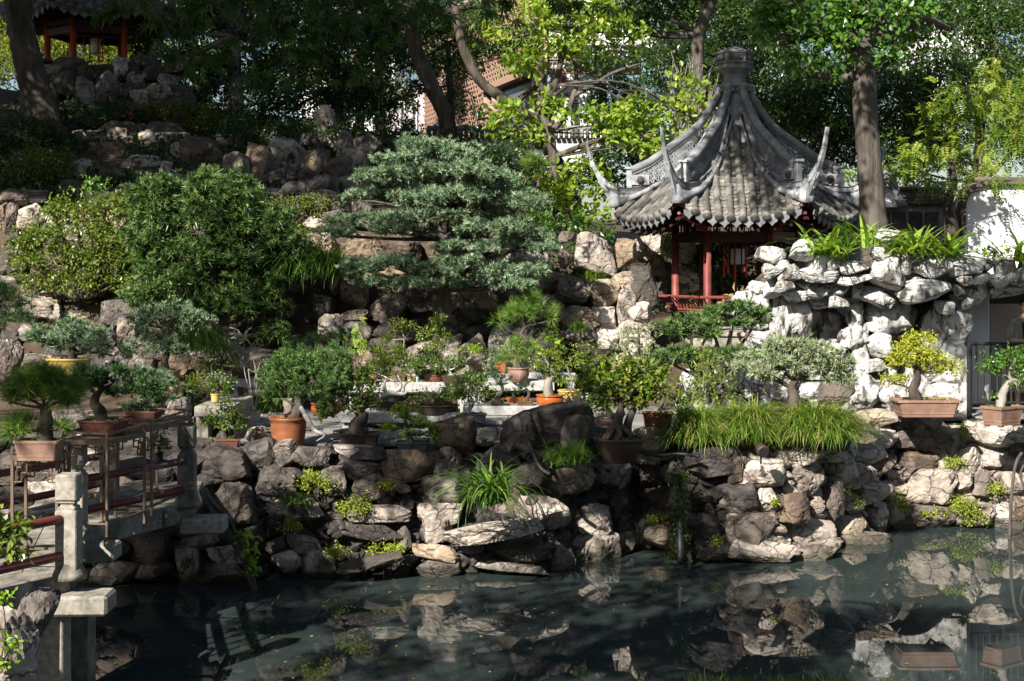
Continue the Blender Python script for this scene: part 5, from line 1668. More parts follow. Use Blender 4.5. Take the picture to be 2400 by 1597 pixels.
hose('black hose coming down between the dark boulders', [(1240, 1040, 22.6), (1255, 1075, 22.4), (1270, 1100, 22.3), (1290, 1112, 22.2)], .035, 'black')
hose('dark drain pipe behind the creeper on the shaded wall', [(1592, 1110, 23.1), (1594, 1200, 22.9), (1595, 1320, 22.6)], .06, 'black', 'drain_pipe', 'pipe')

def spot(label, x, y, d, r, mat, aim):
    c = P(x, y, d)
    t = root('garden_spotlight', c, label, 'spotlight')
    a = unit(np.array(aim))
    g = G().tube([c + a * .22, c + a * .05, c], [r * .8, r, r], 16)
    g.obj('housing', M_[mat], t, True)
    G().tube([c - a * .012, c + a * .004], [r * .85, r * .85], 16).obj('lens', M_['black'] if mat != 'black' else M_['plastic'], t)
    G().tube([c + a * .15, c + a * .15 - np.array([0, 0, .25])], .015, 6).obj('stake', M_['black'], t)
spot('round brown spotlight tube at the foot of the grass mounds', 1790, 1060, 22.7, .1, 'darkclay', (-.15, 1, .25))
spot('silver spotlight lying between the left pines', 288, 862, 24.5, .07, 'black', (-1, .2, .35))
spot('grey spotlight above the white rockery at the right', 2318, 580, 28.3, .05, 'plastic', (.6, .3, -.4))
# little things on the benches
def tiny_pot(label, x0, x1, yt, yb, d, mat, shape='round', name='flower_pot', cat='pot', plant=None):
    s = d / F
    base = P((x0 + x1) / 2, yb, d)
    w, h = (x1 - x0) * s, (yb - yt) * s
    t = root(name, base, label, cat)
    g = G()
    if shape == 'round': pot_round(g, base, w / 2, w * .37, h, w * .05)
    elif shape == 'oval': pot_rect(g, base, w, w * .6, h, 0, .85, True, False, False)
    else: pot_rect(g, base, w, w * .8, h, 0, .85)
    g.obj('pot', M_[mat], t, shape != 'rect')
    soil_patch(t, base, w * .8, w * (.8 if shape == 'round' else .5), base[2] + h * .9)
    if plant:
        leaf, kind, bl, sz = plant
        V, T, r = foliage(kind, bl, d, 1.0, sz)
        obj('foliage', V, T, M_[leaf], t, r)
        for b in bl:
            c, R = blob3(b, d)
            G().tube(smooth_path([base + np.array([0, 0, h * .9]), (base + c) / 2 + np.array([.02, 0, h * .4]), c], 3), [.02, .012, .006], 6).obj('stem', M_['bark_grey'], t)
    return t
tiny_pot('small yellow glazed pot at the end of the stone table', 493, 516, 923, 943, 24.2, 'yellowglaze', plant=('bonsai', 'leaf', [(508, 905, 22, 14), (530, 925, 12, 22)], .05))
tiny_pot('small brown pot behind the small yellow pot', 496, 514, 908, 924, 24.9, 'brownclay', plant=('olivepine', 'leaf', [(505, 895, 24, 18)], .05))
tiny_pot('dark grey bowl on the stone table', 528, 552, 900, 922, 25.2, 'navyglaze', plant=('bonsai', 'leaf', [(540, 893, 14, 7)], .05))
tiny_pot('pale blue cup with a pink band on the back left bench', 647, 668, 871, 889, 28.4, 'blueglaze', plant=('bonsai', 'leaf', [(650, 858, 8, 6)], .05))
tiny_pot('small reddish pot on the middle bench', 932, 950, 873, 899, 28.2, 'redclay', 'rect')
tiny_pot('small mustard square pot on the middle bench', 955, 973, 885, 898, 28.2, 'yellowglaze', 'rect')
tiny_pot('pale green cup on the middle bench', 974, 982, 881, 898, 28.2, 'blueglaze')
tiny_pot('dark bowl of weeds on the shaded low bench', 958, 1078, 949, 969, 25.6, 'darkclay', 'oval', plant=('bonsai', 'leaf', [(1000, 935, 40, 14), (1060, 925, 30, 20)], .05))
tiny_pot('pale blue oval pot on the shaded low bench', 981, 1005, 953, 964, 25.5, 'blueglaze', 'oval')
tiny_pot('white plastic bucket behind the yellow patterned pot', 1360, 1392, 920, 951, 26.9, 'plastic', plant=('bonsai', 'leaf', [(1380, 905, 26, 16)], .07))
tiny_pot('little orange pot beside the dark pine pot', 1128, 1140, 940, 958, 25.9, 'orangeglaze')
tiny_pot('terracotta square pot with grey feathery herb', 1160, 1187, 847, 877, 29.3, 'terracotta', 'rect', plant=('olivepine', 'leaf', [(1165, 835, 26, 22), (1150, 862, 12, 22)], .05))
tiny_pot('terracotta pot half hidden behind the grass mounds', 1598, 1634, 1002, 1040, 23.6, 'terracotta', plant=('vine', 'leaf', [(1610, 975, 16, 20), (1590, 940, 14, 20)], .06))
tiny_pot('black nursery pot below the far metal stand', 356, 384, 1060, 1082, 19.8, 'black', plant=('bonsai', 'leaf', [(370, 1040, 22, 16)], .06))
tiny_pot('black square planter on the far left hillside', 62, 122, 448, 478, 32.0, 'black', 'rect')
tiny_pot('tan pot in shade among the hillside shrubs', 578, 616, 306, 318, 37.5, 'brownclay', 'rect')
o = root('yellow_framed_planter', P(859, 898, 28.1), 'mustard square planter with red-brown corner frame on the middle bench', 'pot')
pot_rect(G(), P(859, 898, 28.1), 42 * 28.1 / F, .3, 23 * 28.1 / F, 0, .9).obj('pot', M_['yellowglaze'], o)
for x in (839, 879):
    a, b_ = P(x, 898, 28.0), P(x, 876, 28.0)
    G().box((a[0], 27.93, (a[2] + b_[2]) / 2), (.05, .05, b_[2] - a[2])).obj('corner_strip', M_['redclay'], o)
for lab, x0, y0, x1, y1, d, m_ in (('white upright stone behind the mustard planter', 857, 850, 877, 877, 28.6, 'rockw'), ('pinkish smooth stone behind the terracotta pot', 662, 935, 690, 975, 24.6, 'rockp'), ('small brown standing stone on the back left bench', 600, 857, 614, 888, 28.5, 'rocko'),
                                ('pale flat-topped boulder left of the terracotta pot', 567, 1003, 650, 1052, 23.4, 'rockp'), ('brown boulder behind the far metal stand', 385, 935, 442, 985, 22.6, 'rock'), ('long ochre boulder under the left pines', 118, 962, 212, 1012, 21.0, 'rock'),
                                ('pale boulder at the left edge above the dark pine', -12, 806, 42, 890, 24.5, 'rockp'), ('white sunlit rock left of the tan pot', 54, 832, 108, 866, 26, 'rockp'), ('small block beside the silver spotlight', 244, 846, 266, 866, 25, 'rockp'), ('dark rock in the red-brown tray', 507, 1005, 545, 1030, 22.75, 'rockd')):
    o = root('garden_stone', P((x0 + x1) / 2, y1, d), lab, 'stone')
    stone(x0, y0, x1, y1, d, o, m_, 'taihu' if 'smooth' in lab or 'white' in lab else 'chunk', .7, 1.1)
# ------------------------------------------------------------------ potted bonsai
bonsai('terracotta tub with a leaning juniper and white deadwood', 'bonsai', ('round', 630, 722, 977, 1047, 'terracotta'), 23.1, [(690, 985), (700, 955), (712, 930), (730, 900), (735, 870)], [16, 13, 10, 8, 5],
       [(700, 860, 70, 34), (650, 885, 34, 30), (770, 860, 46, 34), (730, 905, 70, 34), (680, 915, 50, 26), (790, 905, 34, 34), (775, 960, 30, 26), (640, 925, 22, 20), (800, 830, 24, 16)], 'juniper', 'juniper', br=5)
o = G().tube(smooth_path([P(705, 955, 22.9), P(722, 985, 22.7), P(738, 1010, 22.7), P(762, 1020, 22.6), P(742, 1034, 22.6)], 4), [.035, .042, .036, .026, .006], 8).obj('driftwood', M_['deadwood'], None, True)
tag(o, 'bleached deadwood branch hanging beside the terracotta tub', 'driftwood')
bonsai('red-brown tray with a small-leaved tree clasping a rock', 'bonsai', ('rect', 485, 566, 1028, 1056, 'redclay', .15), 22.7, [(527, 1030), (522, 1000), (530, 980), (528, 960)], [7, 6, 4, 3], [(520, 975, 40, 22), (545, 1000, 34, 16), (500, 995, 26, 16), (535, 955, 28, 16), (560, 985, 18, 14)], 'leaf', 'bonsai', .06, .8)
bonsai('cream glazed pot with bare upright twigs', 'potted shrub', ('round', 575, 612, 964, 992, 'creamglaze'), 26.5, [(593, 968), (592, 940), (586, 900), (582, 865)], [3, 2, 1.5, 1], [(600, 870, 14, 10)], 'leaf', 'bonsai', .05, .2, 'bark_pale')
o = [q for q in bpy.data.objects if q.get('label', '').startswith('cream glazed')][0]
for pts in ([(594, 968), (602, 930), (597, 890), (610, 850)], [(595, 966), (606, 940), (622, 922)], [(590, 940), (575, 880), (572, 858)], [(600, 925), (602, 880), (590, 830)]):
    G().tube(smooth_path([P(x, y, 26.5) for x, y in pts], 4), [.018, .012, .006], 5).obj('twig', M_['bark_pale'], o)
# bare gnarled tree on the back bench
t = bonsai('bare grey gnarled tree in a dark rectangular pot on the back bench', 'bonsai', ('rect', 542, 584, 863, 889, 'darkclay'), 28.4, [(566, 866), (574, 845), (580, 832), (560, 824), (552, 812), (560, 800), (570, 795)], [7, 6, 5.5, 5, 4, 3.5, 2], None, 'leaf', 'bonsai', None, 1, 'deadwood', weeds=False)
for k in range(46):
    x0, y0 = random.choice(((570, 796), (552, 812), (560, 824), (575, 830), (562, 800)))
    x1, y1 = x0 + random.uniform(-48, 44), y0 - random.uniform(-12, 34)
    G().tube(smooth_path([P(x0, y0, 28.4), P((x0 + x1) / 2 + random.uniform(-6, 6), (y0 + y1) / 2 + random.uniform(-8, 4), 28.4 + random.uniform(-.3, .3)), P(x1, y1, 28.4 + random.uniform(-.3, .3))], 3), [.022, .012, .004], 5).obj('bare_branch', M_['deadwood'], t)
bonsai('dark bushy bonsai in front of the hanging grass at the back left', 'bonsai', ('rect', 490, 540, 880, 895, 'darkclay'), 27.2, [(515, 884), (512, 865), (518, 850)], [7, 5, 4], [(515, 825, 40, 22), (500, 855, 32, 22), (540, 850, 24, 22), (480, 870, 20, 20)], 'leaf', 'bonsai', .06, .9)
bonsai('dark blue-green layered pine behind the juniper', 'bonsai', ('rect', 735, 800, 868, 889, 'darkclay'), 28.0, [(775, 870), (778, 850), (776, 830)], [8, 7, 5], [(772, 790, 58, 24), (695, 810, 34, 18), (730, 808, 40, 16), (700, 830, 24, 12)], 'spruce', 'darkpine', .07, 1.2)
bonsai('orange-red bowl of green weeds right of the juniper', 'potted plant', ('ball', 728, 802, 944, 975, 'orangeglaze'), 24.6, None, None, [(765, 935, 28, 10)], 'leaf', 'lime', .05, .8)
bonsai('gnarled tree with twisted roots in a long dark brown tray', 'bonsai', ('rect', 790, 895, 1014, 1047, 'darkclay', .08), 23.2, [(845, 1018), (838, 1000), (848, 980), (840, 955), (850, 930)], [24, 20, 14, 12, 7], [(850, 890, 46, 30), (815, 920, 30, 32), (880, 920, 30, 26), (850, 945, 46, 22), (820, 960, 24, 18), (835, 880, 40, 20)], 'leaf', 'bonsai', .07, .7, 'bark', br=5)
bonsai('dark blue tray with a tiered light green maple', 'bonsai', ('rect', 927, 1008, 1035, 1056, 'navyglaze'), 22.8, [(965, 1038), (958, 1020), (950, 1000), (952, 980), (955, 965)], [8, 6, 5, 4, 3], [(950, 965, 40, 14), (975, 985, 28, 12), (915, 1008, 34, 14), (955, 1018, 30, 12), (1005, 1008, 26, 16), (1015, 1022, 22, 10), (935, 975, 22, 10)], 'leaf', 'lime', .07, .8, br=3)
bonsai('grey oval tray with a pale-trunked dark tree', 'bonsai', ('oval', 1065, 1142, 969, 990, 'greyclay'), 23.8, [(1098, 972), (1100, 958), (1108, 948), (1104, 930), (1112, 910)], [7, 5, 4, 3, 2], [(1105, 925, 46, 22), (1080, 905, 34, 24), (1130, 905, 34, 26), (1060, 925, 24, 20), (1105, 890, 34, 20), (1150, 930, 22, 20)], 'leaf', 'bonsai', .055, .8, 'deadwood')
t = bonsai('dark wooden box holding bleached twisted driftwood', 'bonsai', ('rect', 876, 962, 940, 965, 'darkclay'), 25.9, [(920, 942), (912, 925), (935, 915), (925, 895)], [9, 8, 6, 3], [(880, 870, 22, 12), (935, 880, 26, 12)], 'leaf', 'bonsai', .05, .6, 'deadwood')
for pts, r in (([(890, 930), (915, 922), (945, 924), (955, 918)], 9), ([(905, 925), (900, 905), (905, 888)], 6), ([(925, 920), (940, 905), (932, 880)], 6), ([(945, 918), (950, 900), (968, 892)], 4), ([(885, 935), (875, 920)], 4)):
    G().tube(smooth_path([P(x, y, 25.8) for x, y in pts], 4), [r * 25.8 / F, r * .7 * 25.8 / F, .008], 7).obj('deadwood', M_['deadwood'], t, True)
bonsai('small tree with an umbrella crown above the middle bench', 'bonsai', ('rect', 925, 955, 885, 899, 'darkclay'), 28.6, [(944, 890), (946, 850), (945, 820), (948, 795)], [5, 4, 3.5, 2.5], [(942, 766, 34, 16), (915, 795, 20, 12), (960, 775, 22, 12)], 'leaf', 'azalea', .055, 1, 'bark_pale')
bonsai('upright light green boxwood above the middle bench', 'bonsai', ('round', 993, 1047, 877, 899, 'redclay'), 28.3, [(1018, 880), (1020, 850), (1018, 810), (1022, 780)], [6, 5, 4, 2], [(1020, 760, 20, 22), (1000, 790, 26, 22), (1035, 790, 22, 20), (1020, 815, 34, 18), (1035, 745, 12, 12)], 'leaf', 'bush', .055, .9)
bonsai('pale green bushy tree behind the driftwood box', 'bonsai', ('rect', 895, 930, 882, 899, 'brownclay'), 28.2, [(910, 884), (912, 865), (915, 850)], [5, 4, 3], [(915, 830, 34, 22), (895, 855, 30, 20), (940, 850, 28, 22), (885, 870, 20, 12)], 'juniper', 'bush', .05, .9)
bonsai('wide low green bonsai left of the round brown pot', 'bonsai', ('rect', 1035, 1085, 880, 898, 'darkclay'), 28.0, [(1058, 884), (1050, 868), (1040, 855)], [6, 5, 4], [(1000, 855, 44, 20), (1045, 860, 40, 18), (1068, 850, 26, 18), (970, 865, 26, 16)], 'leaf', 'bonsai', .05, .9, 'deadwood')
bonsai('flat yellow-green pad tree against the ochre rock', 'bonsai', ('rect', 1075, 1110, 882, 898, 'darkclay'), 28.5, [(1088, 886), (1098, 865), (1090, 850), (1104, 838)], [4, 3, 3, 2], [(1102, 822, 30, 9)], 'leaf', 'lime', .055, 1.3, 'bark_pale')
bonsai('round brown pot with a two-tiered bright green pine', 'bonsai', ('ball', 1188, 1241, 861, 896, 'brownclay'), 28.2, [(1215, 866), (1210, 845), (1222, 822), (1235, 800), (1222, 785), (1230, 768)], [9, 8, 8, 7, 5, 3], [(1222, 815, 40, 18), (1200, 832, 28, 20), (1245, 838, 22, 18), (1225, 712, 40, 26), (1210, 742, 50, 24), (1250, 740, 40, 24), (1180, 760, 26, 14), (1290, 748, 22, 16), (1190, 848, 22, 10)], 'pine', 'pine', .2, 1.2, 'bark_grey')
bonsai('orange planter with a little dark pine on the low bench', 'bonsai', ('rect', 1187, 1232, 932, 958, 'orangeglaze'), 25.9, [(1205, 935), (1203, 925)], [4, 3], [(1205, 918, 20, 10)], 'spruce', 'darkpine', .05)
bonsai('square dark red pot with a leaning mini pine', 'bonsai', ('rect', 1210, 1250, 940, 959, 'redclay'), 25.4, [(1232, 942), (1240, 925), (1234, 912)], [5, 4, 3], [(1232, 905, 20, 10), (1218, 915, 14, 8), (1240, 920, 10, 6)], 'spruce', 'darkpine', .05)
bonsai('dark grey pot with a curved-trunk black pine', 'bonsai', ('rect', 1150, 1193, 945, 963, 'navyglaze'), 25.4, [(1172, 948), (1166, 930), (1178, 915), (1174, 900)], [8, 7, 5, 4], [(1172, 882, 26, 18), (1160, 900, 20, 14), (1192, 895, 14, 10)], 'pine', 'darkpine', .12, 1.2, 'bark_grey')
bonsai('glossy orange bowl with a pale rock-like trunk', 'bonsai', ('ball', 1256, 1323, 925, 957, 'orangeglaze'), 25.3, [(1286, 928), (1284, 905), (1290, 890), (1300, 880)], [13, 12, 9, 5], [(1270, 855, 28, 18), (1300, 872, 34, 18), (1320, 885, 20, 14), (1275, 835, 22, 12)], 'leaf', 'bush', .055, .9, 'bark_pale')
t = bonsai('yellow glazed urn with flower pattern and sprawling shrub', 'potted shrub', ('round', 1306, 1364, 914, 952, 'yellowglaze'), 26.4, [(1335, 918), (1340, 890), (1330, 860), (1345, 835)], [3, 2.5, 2, 1], [(1340, 830, 50, 24), (1370, 850, 26, 30), (1320, 860, 30, 20), (1390, 815, 20, 16), (1335, 890, 40, 16)], 'leaf', 'vine', .06, .35, 'bark_pale')
g = G()
for i in range(4):
    for k in range(5):
        a = 2 * math.pi * k / 5
        q = P(1318 + i * 12 + 3 * math.cos(a), 936 + 3 * math.sin(a), 26.4 - .4 * math.sqrt(max(.05, 1 - ((i - 1.5) / 2.4) ** 2)) * .52)
        g.lathe(q, [(.001, -.016), (.02, 0), (.001, .016)], 6)
g.obj('flower_relief', M_['creamglaze'], t)
t = bonsai('large zelkova turning yellow in a wide black bowl', 'bonsai', ('bowl', 1388, 1514, 1025, 1083, 'darkclay'), 22.7, [(1440, 1030), (1445, 1000), (1452, 975), (1455, 940)], [20, 14, 12, 8], [(1440, 860, 50, 30), (1400, 890, 36, 34), (1490, 870, 46, 34), (1540, 880, 28, 30), (1450, 900, 60, 36), (1500, 915, 50, 36), (1400, 930, 36, 24), (1460, 945, 54, 24), (1540, 925, 26, 28), (1375, 915, 18, 18)], 'leaf6', 'zelkova', .085, .8, 'bark', br=5)
G().tube(smooth_path([P(1470, 1030, 22.8), P(1470, 1000, 22.8), P(1480, 970, 22.8), P(1500, 930, 22.8)], 4), [.1, .075, .06, .03], 9).obj('trunk', M_['bark'], t, True)
for x in (1420, 1428, 1455, 1480):
    G().tube(smooth_path([P(1445 + (x - 1445) * .3, 1000, 22.6), P(x, 1020, 22.5), P(x - 6, 1030, 22.45)], 3), [.05, .04, .02], 6).obj('surface_root', M_['bark'], t, True)
bonsai('dark low bonsai bowl behind the zelkova', 'bonsai', ('bowl', 1395, 1443, 983, 1012, 'redclay'), 24.6, [(1425, 986), (1432, 970), (1420, 958)], [8, 6, 4], [(1410, 945, 26, 14), (1400, 960, 14, 8)], 'leaf', 'bonsai', .05)
bonsai('brown pot with a sparse shrub on the shadow-dappled rock', 'bonsai', ('rect', 1506, 1576, 966, 1006, 'redclay'), 24.1, [(1545, 970), (1556, 930), (1562, 890), (1578, 850), (1590, 830)], [5, 4, 3, 2, 1], [(1520, 935, 30, 22), (1535, 905, 30, 20), (1580, 895, 14, 8)], 'leaf', 'zelkova', .07, .6, 'bark_grey')
# the right-hand garden
bonsai('wide flat-topped spruce with a dark trunk in the grass mounds', 'bonsai', ('oval', 1795, 1935, 958, 972, 'redclay'), 24.4, [(1858, 965), (1862, 935), (1855, 910), (1868, 890)], [17, 15, 11, 7], [(1850, 812, 60, 18), (1785, 842, 60, 18), (1915, 830, 66, 20), (1975, 858, 44, 20), (1860, 850, 80, 18), (1745, 868, 38, 14), (1905, 872, 60, 16), (1800, 876, 56, 13), (1965, 888, 48, 12), (1850, 886, 60, 10)], 'spruce', 'olivepine', .12, .8, 'bark', br=5)
bonsai('domed yellow elm in a long brown tray on the wall', 'bonsai', ('rect', 2094, 2241, 935, 977, 'brownclay'), 25.8, [(2152, 940), (2140, 915), (2150, 890), (2148, 860), (2150, 830)], [15, 12, 10, 8, 4], [(2155, 800, 48, 22), (2140, 825, 62, 22), (2180, 845, 56, 20), (2110, 850, 44, 18), (2215, 865, 34, 18), (2090, 895, 38, 16), (2180, 870, 44, 14), (2150, 850, 50, 16)], 'leaf', 'elm', .06, 1.0, 'bark', br=4)
bonsai('holly-like bonsai with twisted pale trunk at the right edge', 'bonsai', ('rect', 2299, 2398, 951, 998, 'brownclay', .6), 25.5, [(2345, 955), (2348, 930), (2356, 910), (2370, 890)], [13, 11, 9, 5], [(2330, 850, 40, 22), (2375, 845, 46, 28), (2410, 870, 40, 34), (2390, 900, 36, 22), (2320, 865, 30, 16), (2325, 930, 18, 8)], 'leaf', 'glossy', .075, .8, 'bark_pale', br=4)
# left side pines
bonsai('yellow-tan oval tub holding a wide blue-green pine', 'bonsai', ('oval', 107, 215, 840, 880, 'yellowglaze'), 24.0, [(165, 846), (172, 830), (165, 812)], [13, 10, 7], [(170, 785, 70, 32), (110, 800, 60, 26), (230, 800, 60, 30), (270, 830, 46, 20), (80, 790, 40, 20), (190, 815, 80, 18)], 'spruce', 'bluepine', .085, 1.1, br=5)
bonsai('brown round pot with a sunlit two-tiered pine', 'bonsai', ('round', 370, 424, 866, 928, 'brownclay'), 24.6, [(395, 872), (385, 850), (395, 820), (390, 795), (398, 770)], [10, 8, 7, 6, 4], [(400, 740, 70, 28), (350, 755, 46, 26), (450, 760, 50, 26), (345, 800, 36, 22), (390, 815, 50, 18), (420, 825, 30, 14)], 'spruce', 'bluepine', .085, 1.1, br=4)
bonsai('glossy red-brown tray with a low pine on the far stand', 'bonsai', ('rect', 296, 380, 962, 1003, 'redclay', -.12), 19.6, [(335, 966), (338, 948), (345, 935)], [11, 9, 6], [(350, 885, 46, 22), (380, 900, 34, 20), (345, 940, 46, 10), (390, 935, 28, 14), (310, 955, 40, 8), (320, 900, 30, 16)], 'spruce', 'bluepine', .07, 1.2, br=4)
bonsai('long red tray with a dark windswept pine on the wide stand', 'bonsai', ('rect', 186, 300, 984, 1019, 'redclay', -.24), 18.2, [(240, 988), (235, 965), (222, 945), (228, 925), (245, 910)], [15, 14, 12, 9, 6], [(220, 880, 50, 20), (270, 885, 60, 24), (330, 910, 50, 18), (200, 900, 36, 20), (300, 920, 60, 16), (250, 905, 60, 18), (370, 925, 28, 12)], 'spruce', 'darkpine', .075, 1.2, 'bark', br=5)
bonsai('brown tray with a thick-trunked dark pine at the far left', 'bonsai', ('rect', 40, 146, 1030, 1080, 'brownclay'), 15.6, [(108, 1032), (104, 1005), (110, 980), (104, 955)], [19, 17, 15, 10], [(100, 890, 66, 30), (50, 915, 50, 26), (160, 905, 52, 30), (100, 930, 80, 26), (170, 935, 40, 22), (20, 935, 30, 18), (50, 1005, 40, 24), (140, 1005, 26, 16), (30, 1020, 26, 16)], 'pine', 'pine', .15, 1.5, 'bark', br=5)
# cloud-pruned podocarpus beside the rockery
def shrub(name, label, cat, d, base, blobs, kind, leaf, size=None, dens=1.0, trunk=None, group=None, r0=.06, bark='bark', per=3):
    b = P(base[0], base[1], d)
    t = root(name, b, label, cat, group)
    V, T, r = foliage(kind, blobs, d, dens, size)
    obj('foliage', V, T, M_[leaf], t, r)
    for q in blobs:
        c, R = blob3(q, d)
        G().tube(smooth_path([b, b * .5 + c * .5 + np.array([0, .1, -.2 * R[2]]), c], 4), [r0, r0 * .6, r0 * .25], 7).obj('stem', M_[bark], t, True)
    return t
shrub('cloud_pruned_tree', 'upper cloud-pruned podocarpus pad in front of the pavilion bench', 'tree', 27.4, (1700, 865), [(1725, 728, 80, 15), (1665, 745, 46, 13), (1780, 745, 34, 15), (1715, 758, 76, 11)], 'yew', 'yew', .13, 1.2)
shrub('cloud_pruned_tree', 'left cloud-pruned podocarpus with a round dark pad', 'tree', 27.2, (1625, 870), [(1620, 768, 60, 15), (1598, 788, 44, 14), (1655, 788, 36, 12)], 'yew', 'yew', .13, 1.2)
shrub('cloud_pruned_tree', 'low spreading podocarpus along the white stones', 'tree', 27.0, (1680, 900), [(1590, 835, 50, 14), (1660, 838, 60, 14), (1740, 832, 46, 14), (1570, 852, 30, 10)], 'yew', 'yew', .13, 1.2)
shrub('clipped_juniper', 'pale clipped juniper with round pads behind the zelkova', 'shrub', 27.8, (1500, 890), [(1498, 782, 36, 18), (1505, 805, 34, 16), (1470, 815, 26, 14), (1530, 845, 36, 24)], 'spruce', 'olivepine', .06, 1.2)
shrub('dry_shrub', 'thin shrub with orange and yellow leaves before the white stones', 'shrub', 26.2, (1650, 985), [(1650, 860, 34, 24), (1640, 900, 40, 34), (1690, 905, 40, 30), (1620, 940, 30, 34), (1700, 940, 34, 24), (1660, 840, 20, 20)], 'leaf', 'vine', .07, .28, None, None, .02, 'bark_pale')
shrub('straw_heap', 'tangled heap of dry straw beside the pavilion column', 'dry plant', 30.6, (1755, 715), [(1755, 695, 48, 18), (1785, 685, 20, 26)], 'leaf', 'dry', .16, 1.0)

# ------------------------------------------------------------------ grasses
def tuft(name, label, bases, d, n, L, w, leaf, t0=(.05, .5), t1=(.9, 2.0), spread=.12, cat='grass clump', group=None, az=None):
    b = P(bases[0][0], bases[0][1], d)
    t = root(name, b, label, cat, group)
    pts = []
    for x, y in bases:
        q = P(x, y, d)
        pts.append(q + rng.normal(size=(n, 3)) * spread * np.array([1, 1, .3]))
    pts = np.concatenate(pts)
    a = None if az is None else rng.normal(az[0], az[1], len(pts))
    V, T, r = blade_mesh(pts, L, w, t0, t1, az=a)
    obj('blades', V, T, M_[leaf], t, r)
    return t
AZF = -math.pi / 2
def leafy_clump(name, label, base, d, n, L, w, leaf, t0, t1, spread, cat):
    """a clump whose single long leaves can be told apart: every leaf is a part"""
    b = P(base[0], base[1], d)
    t = root(name, b, label, cat)
    for k in range(n):
        q = b + rng.normal(size=(1, 3)) * spread * np.array([1, 1, .3])
        V, T, r = blade_mesh(q, L, w, t0, t1)
        obj('leaf', V, T, M_[leaf], t, r)
    return t
leafy_clump('arching_grass_plant', 'arching dark green grass clump in the middle of the pond wall', (1150, 1178), 20.9, 210, 1.05, .034, 'grass', (.02, .8), (1.5, 2.5), .11, 'grass clump')
tuft('fine_grass_clump', 'fine shaded grass mound between the dark boulders', [(1315, 1085), (1345, 1085)], 22.3, 420, .42, .012, 'grass', (.05, .7), (.8, 2.0), .1)
tuft('hanging_grass', 'bright grass hanging over the cliff left of the big pine', [(700, 645), (730, 640), (760, 640), (790, 645)], 30.0, 190, 1.05, .026, 'grass', (.1, .7), (1.6, 2.5), .15, az=(AZF, 1.0))
tuft('hanging_grass', 'darker grass hanging above the stone left of the bright grass', [(655, 650), (675, 660)], 30.0, 150, .85, .022, 'grass', (.1, .7), (1.2, 2.4), .15, az=(AZF, 1.0))
tuft('hanging_grass', 'long dark grass trailing down behind the sunlit pot pine', [(430, 815), (455, 815), (480, 820)], 28.0, 180, 1.2, .02, 'grass', (.2, .6), (2.0, 2.6), .15, az=(AZF, .8))
tuft('grass_tuft', 'sunlit grass tuft on top of the cliff near the pavilion', [(1385, 665), (1405, 672)], 31.0, 150, .55, .018, 'mondo', (.1, .9), (.8, 1.8), .12)
tuft('grass_tuft', 'spiky grass growing from the shaded cliff face', [(1355, 775)], 29.2, 110, .42, .016, 'grass', (.1, .9), (1.0, 2.2), .08, az=(AZF, 1.0))
tuft('grass_tuft', 'dark tuft under the granite bench at the back left', [(650, 960), (620, 965)], 28.2, 90, .6, .02, 'grass', (.1, .9), (.8, 1.8), .12)
for lab, bs in (('left mound of fine mondo grass spilling over the wall', [(1652, 1005), (1622, 1002)]), ('middle mound of fine mondo grass with yellow tips', [(1732, 1000), (1772, 994)]),
                ('right mound of fine mondo grass under the spruce', [(1868, 1000), (1915, 994), (1962, 1003)])):
    b = P(bs[0][0], 1040, 23.6)
    t = root('mondo_grass_mound', b, lab, 'grass mound', 'mondo grass mounds')
    pts = []
    for x, y in bs:
        q = P(x, y + 30, 23.9)
        m_ = 1500
        a_, u_ = rng.uniform(0, 2 * math.pi, m_), rng.random(m_) ** .5
        R0 = .36
        pts.append((q + np.stack([R0 * u_ * np.cos(a_), R0 * u_ * np.sin(a_), .42 * (1 - u_ ** 2)], 1), a_ + rng.normal(size=m_) * .5))
    A_ = np.concatenate([k_[1] for k_ in pts])
    V, T, r = blade_mesh(np.concatenate([k_[0] for k_ in pts]), .5, .012, (.4, 1.1), (1.0, 2.1), .5, az=A_)
    obj('blades', V, T, M_['mondo'], t, r)
    g = G()
    for x, y in bs:
        q = P(x, y + 30, 24.1)
        g.lathe(q, [(.001, -.2), (.2, -.15), (.26, .0), (.2, .2), (.001, .26)], 10)
    g.obj('root_mass', M_['soil'], t, True)
for x, y, n, lab in ((1905, 590, 34, 'strappy green plant at the left end of the rockery top'), (1965, 600, 30, 'strappy plant behind the second white stone of the rockery top'), (2040, 575, 26, 'strappy plant beside the tree trunk above the rockery'), (2110, 600, 36, 'broad strappy plant above the rockery niche'),
                     (2165, 595, 34, 'tall strappy plant before the white wall'), (2225, 600, 30, 'strappy plant right of centre on the rockery top'), (2395, 610, 34, 'strappy plant at the far right edge of the rockery top')):
    leafy_clump('strap_leaf_plant', lab, (x, y), 28.1, n + 10, .86, .085, 'strap', (.3, 1.25), (.7, 1.6), .15, 'strap-leaved plant')
shrub('ground_cover_plant', 'bright green ground cover at the right end of the rockery top', 'plant', 28.5, (2330, 620), [(2330, 600, 40, 18)], 'leaf', 'lime', .07, .8, None, None, .01)
tuft('fern', 'small fern in the shaded wall below the white stone', [(690, 1180)], 21.9, 60, .3, .03, 'grass', (.3, 1.2), (.8, 1.8), .1, 'fern')
